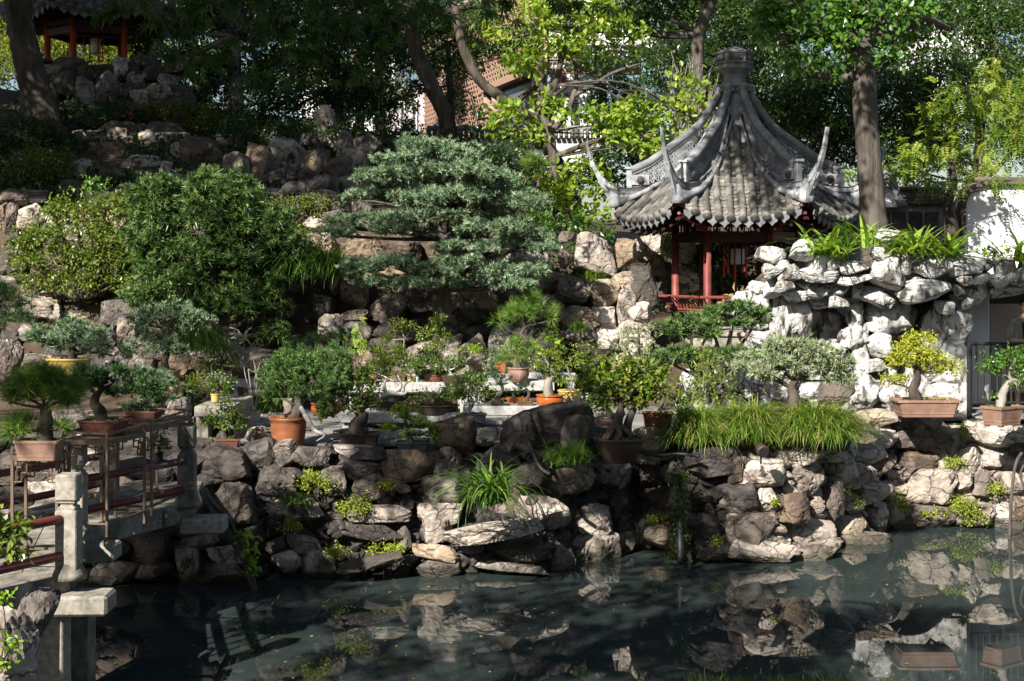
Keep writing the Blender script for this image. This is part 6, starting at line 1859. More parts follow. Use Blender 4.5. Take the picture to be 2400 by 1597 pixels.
for i, (x, y, rx, ry, lab) in enumerate(((1550, 1218, 30, 12, 'yellow moss cushion on the stone left of the creeper'), (2232, 1088, 22, 16, 'round yellow-green tuft on the sunlit wall'), (2260, 1195, 34, 26, 'yellow moss patch low on the sunlit wall'), (2290, 1222, 30, 18, 'grassy moss hanging to the water at the right'),
        (2008, 1180, 14, 14, 'bright moss between two sunlit stones'), (1975, 1160, 12, 10, 'small fern on the pale sunlit stone'), (2110, 1180, 14, 30, 'trailing green weed down the sunlit wall'), (2255, 1020, 9, 30, 'yellow creeper on the wall below the elm tray'),
        (680, 1230, 22, 14, 'little fern on the leftmost rock stack'), (790, 1300, 30, 14, 'low moss at the left water ledge'), (900, 1290, 50, 14, 'bright moss along the shaded water ledge'), (830, 1195, 34, 26, 'fern tuft in the middle of the shaded wall'), (740, 1135, 40, 26, 'yellow-green weed under the big brown stone'),
        (900, 1140, 18, 12, 'small green sprig on the dark boulder'), (1680, 1272, 14, 10, 'tiny plant near the waterline in the middle'), (2335, 1150, 16, 16, 'green sprig beside the pale pipe'), (1820, 1180, 12, 8, 'small plant on the crumbled mortar'), (2190, 1205, 40, 10, 'thin moss over the lowest right stone'), (1660, 700, 0, 0, ''))):
    if rx == 0: continue
    shrub('wall_plant', lab, 'plant', dwall(x, y) - .12, (x, y + ry * .6), [(x, y, rx, ry)], 'leaf', 'moss', .05, 1.0, None, 'plants rooted in the pond wall', .008)
shrub('ivy', 'dark ivy creeper hanging down the shaded wall', 'creeper', 22.85, (1590, 1100), [(1592, 1130, 16, 40), (1596, 1200, 14, 46), (1590, 1265, 18, 36), (1585, 1310, 14, 16)], 'leaf', 'bg_mid', .07, 1.0, None, None, .015)
t = shrub('ivy', 'bright heart-leaved creeper on the hose', 'creeper', 20.9, (590, 1330), [(560, 1270, 20, 14), (578, 1300, 20, 20), (586, 1335, 14, 20), (576, 1258, 26, 10)], 'leaf6', 'lime', .09, .45, None, None, .012)
shrub('foreground_shrub', 'sunlit lance-leaved shrub at the left edge before the bridge rail', 'shrub', 12.4, (-30, 1340), [(20, 1240, 34, 26), (0, 1275, 40, 26), (40, 1300, 26, 22), (-20, 1220, 30, 30)], 'leaf6', 'bush', .085, .9, None, None, .02)
shrub('foreground_weed', 'small weeds over the bottom left boulder', 'plant', 11.6, (0, 1560), [(5, 1400, 26, 18), (20, 1505, 36, 14), (0, 1560, 40, 24)], 'leaf', 'lime', .06, .5, None, None, .01)
shrub('creeping_fig', 'small-leaved creeper over the cliff left of the big pine', 'creeper', 30.3, (720, 610), [(705, 580, 26, 40), (700, 540, 20, 20), (740, 600, 16, 20)], 'leaf', 'bush', .06, .5, None, None, .01)
shrub('ivy', 'green ivy on the rocks left of the pavilion column', 'creeper', 34.6, (1570, 640), [(1572, 590, 16, 50), (1555, 540, 24, 14)], 'leaf', 'glossy', .08, .7, None, None, .01)
shrub('weed', 'dark broad-leaved weeds at the back of the left terrace', 'plant', 26.0, (460, 1000), [(440, 930, 34, 34), (470, 960, 26, 26), (420, 970, 30, 26)], 'leaf6', 'bg_dark', .14, .5, None, None, .015)
shrub('weed', 'weeds with scattered yellow leaves beside the stone table', 'plant', 24.5, (480, 950), [(460, 900, 30, 18), (480, 915, 20, 12)], 'leaf', 'vine', .06, .4, None, None, .012)
shrub('twiggy_shrub', 'thin twiggy shrub with few green leaves beside the middle bench', 'shrub', 27.6, (835, 890), [(845, 780, 24, 30), (830, 805, 24, 18), (855, 800, 18, 24)], 'pinnate', 'lime', .14, .8, None, None, .012)
shrub('twiggy_shrub', 'tall round-leaved sprig right of the green pine', 'shrub', 28.6, (1285, 860), [(1285, 775, 14, 12), (1295, 800, 18, 10), (1275, 830, 14, 10)], 'leaf6', 'lime', .11, .8, None, None, .01)
# ------------------------------------------------------------------ big shrubs and trees of the hillside
shrub('azalea_bush', 'large yellow-green bush at the left below the dark hillside', 'bush', 30.2, (190, 700), [(180, 500, 70, 30), (250, 485, 60, 26), (300, 510, 40, 30), (100, 560, 60, 30), (190, 545, 80, 32), (270, 560, 66, 34), (70, 620, 44, 30), (140, 605, 70, 36), (230, 615, 80, 36), (300, 610, 44, 40), (90, 670, 50, 24), (170, 665, 76, 32), (260, 670, 70, 30), (130, 500, 36, 22), (45, 585, 30, 22)], 'leaf', 'bush', .085, .85, None, None, .07, 'bark', 4)
shrub('yew_bush', 'big dark green yew billowing in the left half', 'bush', 29.4, (500, 780), [(430, 450, 100, 30), (500, 432, 60, 22), (350, 462, 40, 26), (540, 478, 100, 32), (420, 505, 120, 34), (610, 520, 66, 34), (490, 535, 110, 34), (370, 560, 80, 32), (580, 570, 100, 34), (450, 595, 110, 34), (650, 585, 40, 30), (560, 625, 110, 34), (380, 640, 80, 26), (470, 665, 110, 30), (620, 670, 66, 28), (370, 695, 80, 24), (540, 710, 110, 30), (440, 720, 80, 22), (640, 725, 46, 24), (640, 785, 28, 26)], 'yew', 'yew', .14, 1.5, None, None, .1)
shrub('box_hedge', 'small yellowish hedge behind the pale rocks left of the big pine', 'bush', 31.6, (700, 520), [(690, 490, 80, 26), (740, 475, 40, 18)], 'leaf', 'azalea', .07, 1.0)
# the big layered blue-green pine
bp = root('layered_pine', P(1040, 720, 29.2), 'large layered blue-green pine in the centre of the garden', 'tree')
BPB = [(1010, 352, 70, 24), (945, 372, 60, 20), (1080, 364, 64, 24), (895, 418, 56, 20), (975, 412, 92, 26), (1085, 408, 92, 28), (1155, 424, 60, 24), (872, 466, 50, 18), (955, 468, 92, 26), (1060, 466, 104, 28), (1160, 464, 92, 26), (1238, 472, 50, 22),
       (1000, 508, 90, 16), (1120, 506, 80, 18), (832, 528, 62, 22), (900, 518, 82, 22), (968, 540, 66, 18), (798, 550, 38, 13), (1085, 548, 76, 22), (1172, 538, 92, 26), (1252, 556, 60, 24), (1208, 582, 92, 20), (1292, 586, 30, 15), (1120, 582, 76, 17),
       (860, 630, 46, 20), (930, 624, 72, 22), (1000, 640, 60, 20), (1082, 616, 60, 18), (1124, 640, 80, 22), (1202, 640, 92, 24), (1268, 636, 36, 18), (900, 662, 70, 15), (984, 668, 60, 13), (1184, 668, 70, 14), (1062, 662, 50, 14)]
V, T, r = foliage('spruce', [(q[0] - 12, q[1], q[2], q[3] * .74, random.uniform(-.5, .5), 1.3) for q in BPB], 28.6, 2.1, .095)
obj('crown', V, T, M_['bluepine'], bp, r)
tp = [P(1040, 730, 29.3), P(1035, 680, 29.2), P(1060, 620, 29.1), P(1035, 560, 29.0), P(1050, 480, 28.9), P(1040, 400, 28.8)]
V, T = tube(smooth_path(tp, 5), [.24, .2, .17, .13, .09, .05], 10)
obj('trunk', V, T, M_['bark_grey'], bp, None, True)
for b in BPB:
    c, R = blob3(b, 28.6)
    k = int(np.argmin([abs(q[2] - (c[2] - .25)) for q in tp]))
    branches(bp, tp[k], [b], 28.6, .06, M_['bark_grey'], 4)
sh = bonsai('long-needled pine at the left edge above the tan tub', 'tree', ('rect', -60, 0, 770, 800, 'darkclay'), 26.5, [(-30, 775), (-10, 740), (0, 710)], [8, 7, 5], [(20, 720, 50, 34), (50, 745, 34, 26), (0, 760, 40, 30), (-20, 690, 40, 30), (10, 690, 36, 22)], 'pine', 'darkpine', .18, 1.3)

def tree(label, d, trunk, tr, crown, leaf, kind, size, dens=1.0, bark='bark', limbs=True, extra=(), name='tree', group=None, per=4, cat='tree'):
    """trunk: pixel path from the foot up, tr: radii in pixels; crown: clumps in pixels"""
    s = d / F
    pts = [P(x, y, d) for x, y in trunk]
    t = root(name, pts[0], label, cat, group)
    V, T = tube(smooth_path(pts, 6), [q * s for q in tr], 12)
    V = np.array(V)
    V += np.array([noise.noise_vector(Vector(v) * 4) for v in V]) * tr[0] * s * .16
    obj('trunk', V, T, M_[bark], t, None, True)
    for path, rr in extra:
        q = [P(x, y, d + (o[0] if o else 0)) for x, y, *o in path]
        V, T = tube(smooth_path(q, 5), [k * s for k in rr], 9)
        obj('limb', V, T, M_[bark], t, None, True)
    if crown:
        V, T, r = foliage(kind, crown, d, dens, size)
        obj('crown', V, T, M_[leaf], t, r)
        if limbs:
            for b in crown:
                c, R = blob3(b, d)
                k = int(np.argmin([np.linalg.norm(q - c) for q in pts]))
                branches(t, pts[k], [b], d, max(.03, tr[-1] * s * .7), M_[bark], per)
    return t

tree('stout dark leaning trunk at the far left edge', 37.0, [(112, 330), (95, 260), (72, 170), (50, 70), (38, -60)], [48, 40, 34, 31, 30], [(10, -70, 120, 60), (120, -110, 120, 60)], 'bg_dark', 'leaf', .14, .8, 'bark')
tree('yellow-green tree seen behind the hilltop pavilion', 52, [(170, 240), (165, 150), (160, 90)], [9, 7, 5], [(110, 110, 60, 50), (190, 120, 60, 60), (110, 170, 60, 40), (240, 170, 60, 40), (300, 130, 50, 50), (60, 120, 50, 70)], 'bg_yellow', 'leaf', .16, .55)
tree('dark tree with a pale mottled trunk at upper left', 43.5, [(560, 300), (550, 180), (548, 80), (535, -40)], [17, 16, 16, 15], [(470, 60, 70, 60), (620, 70, 70, 60), (450, 170, 70, 70), (560, 200, 90, 70), (420, 250, 70, 50), (650, 170, 60, 70), (520, 20, 90, 30), (690, 30, 80, 40), (350, 120, 40, 40)], 'bg_dark', 'leaf', .13, .75, 'bark_pale')
tree('dense dark evergreen tree left of the leaning trunk', 42.0, [(800, 330), (790, 200), (770, 80)], [13, 10, 8], [(720, 240, 80, 60), (820, 260, 80, 50), (740, 150, 70, 60), (850, 190, 70, 60), (900, 120, 60, 60), (650, 270, 70, 40), (800, 80, 90, 60), (890, 250, 60, 50), (560, 280, 60, 36)], 'bg_dark', 'leaf', .12, .7)
tree('dark pine with a bare leaning trunk above the big pine', 39.0, [(1052, 330), (1045, 270), (1012, 205), (980, 130), (962, 60), (950, -30)], [22, 19, 18, 17, 17, 16], [(920, 20, 100, 50), (820, 10, 90, 50), (1000, -10, 90, 40), (870, 70, 60, 30)], 'darkpine', 'pine', .22, 1.0, 'bark')
tree('tree with a curved dark trunk sweeping right behind the magnolia', 38.0, [(1345, 440), (1300, 375), (1262, 305), (1190, 240), (1125, 190), (1085, 110), (1065, 20)], [18, 17, 15, 13, 12, 11, 10], [(1070, -10, 90, 40), (1020, 30, 50, 30), (1130, 10, 50, 30)], 'darkpine', 'pine', .2, .8, 'bark', True, [([(1210, 240), (1240, 215), (1262, 200)], [8, 6, 5])])
tree('small-leaved green tree between the two dark trunks', 44.0, [(1060, 300), (1055, 200), (1050, 100)], [9, 7, 5], [(1030, 100, 50, 60), (1040, 180, 60, 60), (930, 150, 50, 60), (1110, 130, 44, 50), (1000, 50, 60, 50), (1110, 60, 40, 40), (960, 220, 44, 30), (1080, 230, 30, 26)], 'bg_mid', 'leaf', .11, .6)
MG = [(1230, 60, 110, 44), (1340, 40, 110, 44), (1290, 130, 100, 36), (1420, 60, 76, 54), (1470, 110, 60, 46), (1210, 150, 60, 40), (1350, 110, 60, 36), (1200, 268, 56, 32), (1270, 240, 50, 26), (1185, 310, 44, 24), (1330, 275, 70, 36), (1420, 285, 70, 36), (1520, 300, 80, 36), (1600, 230, 50, 54), (1560, 355, 60, 30), (1440, 335, 70, 30),
      (1300, 425, 60, 38), (1360, 460, 70, 44), (1290, 470, 44, 36), (1385, 510, 50, 28), (1250, 330, 40, 26), (1640, 280, 40, 30), (1370, 400, 50, 30), (1490, 250, 50, 24)]
mt = tree('bright yellow-green magnolia in front of the brick shop building', 36.0, [(1308, 560), (1302, 450), (1296, 370), (1290, 310), (1272, 262), (1300, 200), (1318, 130), (1332, 60), (1330, -20)], [11, 10, 10, 9, 8, 8, 7, 6, 4], MG, 'magnolia', 'leaf6', .18, .42, 'bark_grey', True,
          [([(1290, 310), (1325, 270), (1350, 200), (1345, 120)], [8, 7, 6, 4]), ([(1345, 225), (1390, 200), (1440, 170), (1500, 150)], [6, 5, 4, 2]), ([(1296, 370), (1400, 330), (1500, 320), (1600, 300)], [7, 6, 4, 2]), ([(1275, 262), (1268, 215), (1280, 170)], [6, 5, 3])], 'magnolia_tree')
# the nearest magnolia leaves are separate pieces
lm = raw_mesh('magnolia_leaf_shape', *[q for q in leaf_mesh(np.zeros((1, 3)), np.array([[0, -1., 0]]), 1.0, .62, .08, .1, .6, 6, .1, 0)][:2], np.full(6, .7))
lm.materials.append(M_['magnolia'])
for k in range(150):
    b = random.choice(MG)
    c, R = blob3(b, 36.0)
    u = unit(rng.normal(size=3)); u[1] = -abs(u[1]) - .5; u = unit(u)
    p = c + u * R * random.uniform(.9, 1.1)
    inst('leaf', lm, p, (random.uniform(-.8, .8), random.uniform(-.8, .8), random.uniform(0, 6.28)), [random.uniform(.17, .25)] * 3, mt)
tree('tree with a bent brown trunk behind the pavilion roof', 39.0, [(1575, 400), (1600, 340), (1632, 270), (1640, 210), (1634, 150), (1640, 80), (1675, -30)], [18, 17, 16, 15, 15, 15, 15], [(1560, 20, 70, 50), (1600, -20, 90, 40), (1700, -20, 80, 40), (1520, 60, 50, 30)], 'bg_dark', 'leaf', .14, .7, 'bark_grey', True, [([(1636, 85), (1590, 86), (1540, 84), (1495, 72), (1450, 60)], [7, 6.5, 6, 5, 3])])
RT = [(1890, 40, 110, 50), (2060, 40, 110, 60), (1830, 90, 64, 44), (1980, 110, 100, 44), (2140, 115, 66, 42, 6), (2200, 40, 76, 48, 6), (1880, 150, 50, 34), (2005, 160, 56, 26), (1800, 30, 60, 40), (2120, 20, 70, 30, 5), (1930, 175, 40, 26), (2080, 140, 50, 30)]
tree('tall straight tree trunk with glossy crown right of the pavilion', 30.6, [(2052, 620), (2046, 500), (2038, 380), (2028, 260), (2026, 180), (2022, 90), (2010, -40)], [33, 31, 29, 28, 27, 22, 20], RT, 'glossy', 'leaf6', .17, .6, 'bark_grey', True, [([(2024, 130), (1960, 90), (1880, 70)], [12, 9, 5]), ([(2022, 110), (2090, 70), (2180, 60)], [12, 9, 5])], 'tree')
for n_, (lab, d, tk, bl, lf, sz, de) in enumerate((
        ('dark tree behind the pavilion finial', 43, [(1745, 420), (1740, 260), (1735, 120)], [(1720, 110, 70, 80), (1790, 200, 80, 80), (1700, 240, 60, 80), (1830, 290, 80, 80), (1760, 330, 70, 70), (1690, 40, 70, 50), (1800, 110, 60, 60), (1560, 160, 60, 60), (1600, 90, 50, 50)], 'bg_mid', .13, .6),
        ('dark hedge-like tree between the pavilion and the tall trunk', 41, [(1925, 450), (1920, 330), (1915, 230)], [(1900, 230, 80, 60), (1960, 300, 70, 70), (1880, 330, 80, 70), (1960, 220, 70, 60), (1930, 390, 80, 40), (2000, 370, 60, 60), (1870, 260, 50, 60)], 'bg_dark', .13, .7),
        ('dark bushy tree just right of the tall trunk', 40, [(2130, 450), (2125, 330), (2120, 230)], [(2110, 220, 80, 60), (2190, 250, 80, 70), (2100, 310, 70, 70), (2170, 340, 80, 50), (2110, 390, 70, 40), (2230, 190, 70, 60), (2080, 250, 50, 60)], 'bg_dark', .13, .7),
        ('dark tree at the top right corner', 42, [(2330, 330), (2330, 200), (2330, 100)], [(2300, 170, 70, 60), (2370, 120, 70, 70), (2330, 50, 90, 60), (2390, 210, 60, 70), (2260, 110, 50, 50), (2250, 20, 70, 40)], 'bg_mid', .13, .55),
        ('dark conifer in front of the poster', 44, [(1440, 340), (1440, 260), (1440, 190)], [(1440, 240, 60, 50), (1400, 280, 50, 40), (1490, 270, 50, 44), (1450, 310, 60, 30), (1520, 210, 40, 50), (1440, 190, 34, 34)], 'darkpine', .1, .8),
        ('dark bushy tree between the magnolia and the pavilion', 41, [(1490, 470), (1490, 400), (1490, 340)], [(1450, 380, 80, 50), (1540, 400, 70, 50), (1500, 330, 70, 50), (1400, 420, 60, 40), (1590, 440, 60, 40), (1480, 450, 90, 40), (1600, 370, 50, 50)], 'bg_dark', .13, .8),
        ('dark tree above the white tower block at top right of centre', 46, [(1540, 200), (1545, 100), (1550, 20)], [(1530, 40, 70, 50), (1570, 110, 60, 60), (1620, 150, 50, 50), (1500, 150, 40, 40)], 'bg_dark', .13, .6))):
    tree(lab, d, tk, [9, 7, 5], bl, lf, 'leaf', sz, de)
shrub('wisteria_vine', 'yellowing feather-leaved vine tumbling over the white wall', 'vine', 35.9, (2300, 430), [(2300, 285, 110, 66, .4, .6), (2370, 230, 90, 80, .8, .6), (2200, 350, 76, 50, .3, .6), (2360, 365, 76, 50), (2110, 385, 56, 40), (2260, 395, 60, 30), (2400, 320, 50, 70), (2230, 250, 60, 50)], 'pinnate', 'vine', .34, 1.0, None, None, .05, 'bark_grey')
shrub('wisteria_vine', 'loose hanging vine sprays left of the white wall', 'vine', 34.0, (2150, 470), [(2140, 420, 50, 26), (2195, 425, 40, 26), (2080, 420, 40, 30), (2250, 440, 34, 20), (2310, 425, 44, 22, .3), (2370, 430, 40, 24, .3)], 'pinnate', 'vine', .3, .7, None, None, .03, 'bark_grey')
G().tube(smooth_path([P(2225, 600, 34.4), P(2232, 540, 34.5), P(2222, 480, 34.5), P(2235, 430, 34.5), P(2228, 380, 34.5)], 4), [.2, .16, .13, .1, .06], 10).obj('vine_stem', M_['bark'], None, True)
tag(bpy.data.objects['vine_stem'], 'gnarled dark vine stem climbing at the left end of the white wall', 'vine')
t = root('bare_twig_shrub', P(1610, 320, 37.5), 'bundle of bare brown twigs left of the pavilion finial', 'shrub')
for k in range(34):
    x0 = random.uniform(1580, 1650); x1 = x0 + random.uniform(-50, 60)
    y1 = random.uniform(120, 230)
    G().tube(smooth_path([P(x0, 330, 37.5), P((x0 + x1) / 2 + random.uniform(-10, 10), (330 + y1) / 2, 37.3), P(x1, y1, 37.5 + random.uniform(-.5, .5))], 3), [.03, .018, .006], 4).obj('twig', M_['bark_pale'], t)
# hillside shrubs
for lab, d, base, bl, lf, sz, de in (
        ('yellow-green azalea lit by a sun patch below the hilltop rocks', 38.6, (400, 320), [(330, 270, 50, 24), (400, 262, 60, 26), (470, 275, 50, 26), (440, 300, 60, 16), (500, 300, 30, 18)], 'azalea', .075, .9),
        ('dark azalea with few red flowers below the hilltop rocks', 38.4, (290, 320), [(270, 270, 40, 30), (310, 290, 40, 24), (250, 300, 40, 24)], 'bg_dark', .08, .7),
        ('dark azalea mass at the left edge of the hillside', 35.5, (80, 400), [(60, 310, 80, 36), (120, 350, 60, 40), (40, 370, 60, 40)], 'bg_dark', .08, .8),
        ('dull green azalea above the left bush', 33.5, (90, 470), [(60, 420, 70, 34), (130, 420, 50, 36), (100, 380, 70, 30), (30, 450, 50, 26)], 'azalea', .08, .7),
        ('broad-leaved dark shrub beside the stout left trunk', 37.5, (140, 300), [(130, 270, 50, 26), (190, 260, 40, 20)], 'bg_dark', .2, .6),
        ('dark reddish shrub left of the leaning trunk foot', 37.8, (900, 330), [(850, 290, 56, 30), (930, 300, 50, 30), (800, 320, 46, 24), (970, 320, 36, 24)], 'bg_dark', .09, .7),
        ('shrub at the foot of the shop building', 38.6, (1090, 345), [(1090, 270, 30, 24), (1130, 300, 34, 34), (1080, 320, 40, 26), (1160, 340, 40, 20)], 'bg_dark', .11, .4),
        ('dark shrub above the upright boulders', 37.0, (620, 340), [(560, 320, 50, 20), (640, 320, 50, 24), (700, 310, 44, 30), (560, 290, 44, 24)], 'bg_dark', .09, .7),
        ('green leafy shrub behind the left white-wall corner', 36.0, (2160, 450), [(2130, 410, 30, 16), (1985, 420, 30, 18)], 'lime', .1, .6),
        ('dark fern-like shrub under the magnolia', 35.0, (1240, 420), [(1200, 360, 50, 26), (1250, 390, 30, 30), (1160, 380, 40, 22)], 'bg_dark', .1, .6),
        ('leafy undergrowth beneath the magnolia on the cliff edge', 33.0, (1340, 560), [(1330, 520, 50, 24), (1400, 545, 40, 20), (1270, 520, 30, 18)], 'glossy', .12, .5),
        ('green plants behind the pavilion columns', 34.6, (1720, 690), [(1690, 600, 40, 46), (1740, 610, 40, 50), (1800, 590, 40, 50), (1660, 620, 30, 40), (1700, 660, 50, 30), (1780, 660, 50, 30), (1850, 560, 50, 50)], 'bg_dark', .14, .9),
        ('young leafy sprigs beside the big yellow bush', 31.0, (215, 470), [(200, 440, 34, 16), (240, 430, 22, 12)], 'glossy', .12, .5)):
    shrub('shrub', lab, 'shrub', d, base, bl, 'leaf', lf, sz, de, None, None, .025)
shr = [q for q in bpy.data.objects if q.get('label', '').startswith('dark azalea with few red')][0]
p = np.array([P(random.uniform(284, 312), random.uniform(250, 310), 37.6) for _ in range(13)])
V, T, r = leaf_mesh(p, np.tile([0, -1., 0], (13, 1)), .07, .9)
obj('flower', V, T, M_['red'], shr, r)
shrub('clump_pine', 'small round pine below the magnolia', 'shrub', 34.5, (1262, 440), [(1262, 400, 30, 30)], 'pine', 'pine', .2, 1.5)
leafy_clump('cycad', 'fan of dark cycad fronds under the magnolia', (1262, 350), 37.0, 26, 1.3, .09, 'grass', (.05, .8), (.3, 1.2), .06, 'cycad')

# ------------------------------------------------------------------ overhanging maple and tall trees beyond the frame that shade the garden
mp = root('maple_tree', (-6.0, 7.0, 0), 'dark maple boughs hanging into the top of the picture', 'maple')
MB = [(300, 20, 60, 36), (420, 60, 60, 50), (385, 120, 36, 30), (500, 30, 70, 36), (640, 60, 60, 50), (710, 130, 46, 56), (770, 60, 70, 50), (850, 120, 50, 70), (910, 50, 70, 50), (610, 190, 40, 34), (480, 150, 36, 26), (1010, 30, 50, 30), (1150, 20, 50, 26), (1330, 12, 60, 20), (560, 110, 40, 30), (450, 195, 24, 20), (690, 200, 30, 26), (640, -20, 120, 40), (900, -30, 120, 40), (1480, 20, 40, 14)]
V, T, r = foliage('palmate', MB, 11.0, 1.05, .1)
obj('crown', V, T, M_['maple'], mp, r)
trunk = smooth_path([(-6.4, 7.0, -1.5), (-6.2, 7.2, 3), (-5.6, 8.0, 6.5), (-4.4, 9.4, 8.3), (-2.8, 10.6, 8.6)], 5)
V, T = tube(trunk, [.3, .26, .2, .13, .08], 12)
obj('trunk', V, T, M_['bark_grey'], mp, None, True)
for b in MB:
    c, R = blob3(b, 11.0)
    a = np.asarray(trunk[-1 if b[0] > 600 else -5])
    e = c + np.array([0, 0, R[2] * .5])
    G().tube(smooth_path([a, (a + e) / 2 + np.array([0, 0, .5]), e], 4), [.04, .022, .006], 6).obj('bough', M_['bark_grey'], mp, True)

for lab, d, bl, lf in (('wide dark tree at the far left behind the hilltop pavilion', 62, [(-40, 60, 120, 110), (80, 20, 120, 100), (30, 180, 120, 80), (180, 100, 120, 90), (320, 40, 120, 100), (320, 170, 100, 70)], 'bg_dark'),
        ('dense tree closing the gap above the mauve building', 58, [(960, 150, 90, 80), (900, 230, 80, 60), (1000, 60, 90, 80), (880, 80, 90, 80), (820, 250, 80, 50), (760, 120, 80, 80)], 'bg_dark'),
        ('leafy tree in front of the white tower block', 48, [(1110, 60, 60, 60), (1090, 140, 50, 50), (1240, 90, 60, 40), (1150, 120, 50, 34), (1380, 60, 70, 60), (1460, 40, 70, 60), (1400, 150, 60, 40), (1300, 40, 60, 40)], 'bg_mid'),
        ('tall yellowish tree far behind the hilltop pavilion', 56, [(40, 30, 120, 90), (150, 40, 120, 80), (280, 60, 120, 90), (60, 150, 100, 80), (200, -40, 140, 60), (240, 170, 100, 60)], 'bg_yellow'),
        ('dark tall tree filling the top left behind the pale trunk', 50, [(420, 40, 120, 80), (520, 110, 120, 90), (640, 60, 120, 90), (430, 180, 110, 80), (560, 220, 120, 70), (380, -40, 140, 60), (600, -40, 140, 60), (700, 170, 90, 80)], 'bg_dark'),
        ('dark tall tree filling the top left of centre', 49, [(740, 40, 110, 80), (830, 110, 110, 80), (900, 20, 110, 80), (780, 190, 90, 60), (940, 100, 70, 70), (860, 200, 70, 50), (820, -40, 140, 60)], 'bg_dark'),
        ('tall tree behind the bent trunk at the top right of centre', 50, [(1680, 60, 110, 90), (1640, 180, 80, 80), (1780, 40, 110, 90), (1720, 180, 90, 90), (1820, 170, 90, 90), (1650, 300, 70, 80), (1580, 20, 80, 60), (1750, 300, 90, 70), (1850, 270, 90, 80), (1560, 260, 60, 60), (1540, 350, 60, 50)], 'bg_mid'),
        ('tall tree behind the straight trunk at the top right', 50, [(1920, 60, 110, 80), (2040, 80, 110, 80), (1960, 200, 100, 80), (2080, 220, 100, 80), (1900, 330, 90, 80), (2000, 340, 100, 70), (2120, 330, 90, 70), (2150, 60, 100, 70)], 'bg_mid'),
        ('broad tree beyond the right edge behind the white wall', 47, [(2480, 60, 110, 90), (2500, 200, 110, 90), (2460, 330, 90, 90), (2620, 120, 120, 110), (2600, 300, 120, 110), (2520, 430, 120, 60)], 'bg_mid'),
        ('tall tree in the top right corner behind the vine', 50, [(2260, 60, 60, 80), (2380, 50, 100, 90), (2360, 180, 100, 80), (2200, 180, 60, 80), (2250, 280, 90, 70), (2400, 300, 90, 80), (2200, 360, 80, 60)], 'bg_dark')):
    x_ = sum(b[0] for b in bl) / len(bl)
    tree(lab, d, [(x_, 420), (x_ + 5, 250), (x_ - 4, 60)], [14, 11, 8], bl, lf, 'leaf', .17, .8, 'bark', True, (), 'tree', None, 2)

# low dark undergrowth that covers the earth of the slope
n = 44000
X_, Y_ = rng.uniform(-14, 6, n), 31.5 + 16 * rng.random(n) ** 1.2
ok = (X_ < 2.2) | (Y_ > 37)
X_, Y_ = X_[ok], Y_[ok]
keepn = np.array([noise.noise(Vector((x * .5, y * .5, 4))) for x, y in zip(X_, Y_)]) > -.12
X_, Y_ = X_[keepn], Y_[keepn]
q = np.stack([X_, Y_, np.array([zt(x, y) for x, y in zip(X_, Y_)]) + rng.uniform(.02, .3, len(X_))], 1)
V, T, r = leaf_mesh(q, np.tile([0, -.3, 1.], (len(q), 1)), .13, .6, .08, .3, .5, 4, .6)
tag(obj('undergrowth', V, T, M_['bg_dark'], None, r), 'low dark leafy undergrowth over the shaded slope', 'undergrowth', kind='stuff')

SHADE = []
LIT = [P(*q) for q in ((165, 1150, 15.2), (165, 1300, 15.2), (60, 1370, 14.9), (660, 1000, 22.7), (1215, 880, 28), (1290, 940, 25.3), (620, 1040, 23), (760, 1180, 21.6), (1100, 1200, 21.4), (1330, 1170, 22.3))]
def shade(x, y, d, r, dens, z):
    """a clump of leaves standing in the sun's way of the point seen at (x, y, d), at height z"""
    p = P(x, y, d)
    t = (z - p[2]) / SV[2]
    c = p + SV * t
    for k in LIT:                                                 # gaps in the canopy above the sunlit spots
        v = c - k
        if np.linalg.norm(v - v.dot(SV) * SV) < r * .95 + .15: return
    SHADE.append((c, r, dens))
def shade_row(x0, x1, y, d, step, r, dens, z, jit=.3):
    n = max(1, int(round((x1 - x0) / F * d / step)))
    for i in range(n + 1):
        x = x0 + (x1 - x0) * i / n
        shade(x + random.uniform(-jit, jit) * 40, y + random.uniform(-jit, jit) * 40, d, r * random.uniform(.85, 1.15), dens, z + random.uniform(-.6, .6))
# pond wall, left two thirds
shade_row(430, 1550, 1250, 22.0, 1.75, 1.05, .95, 12.5)
shade_row(480, 1500, 1100, 22.5, 1.9, 1.0, .8, 12.5)
shade_row(200, 420, 1300, 21.3, 1.2, 1.3, 1.5, 12.5)
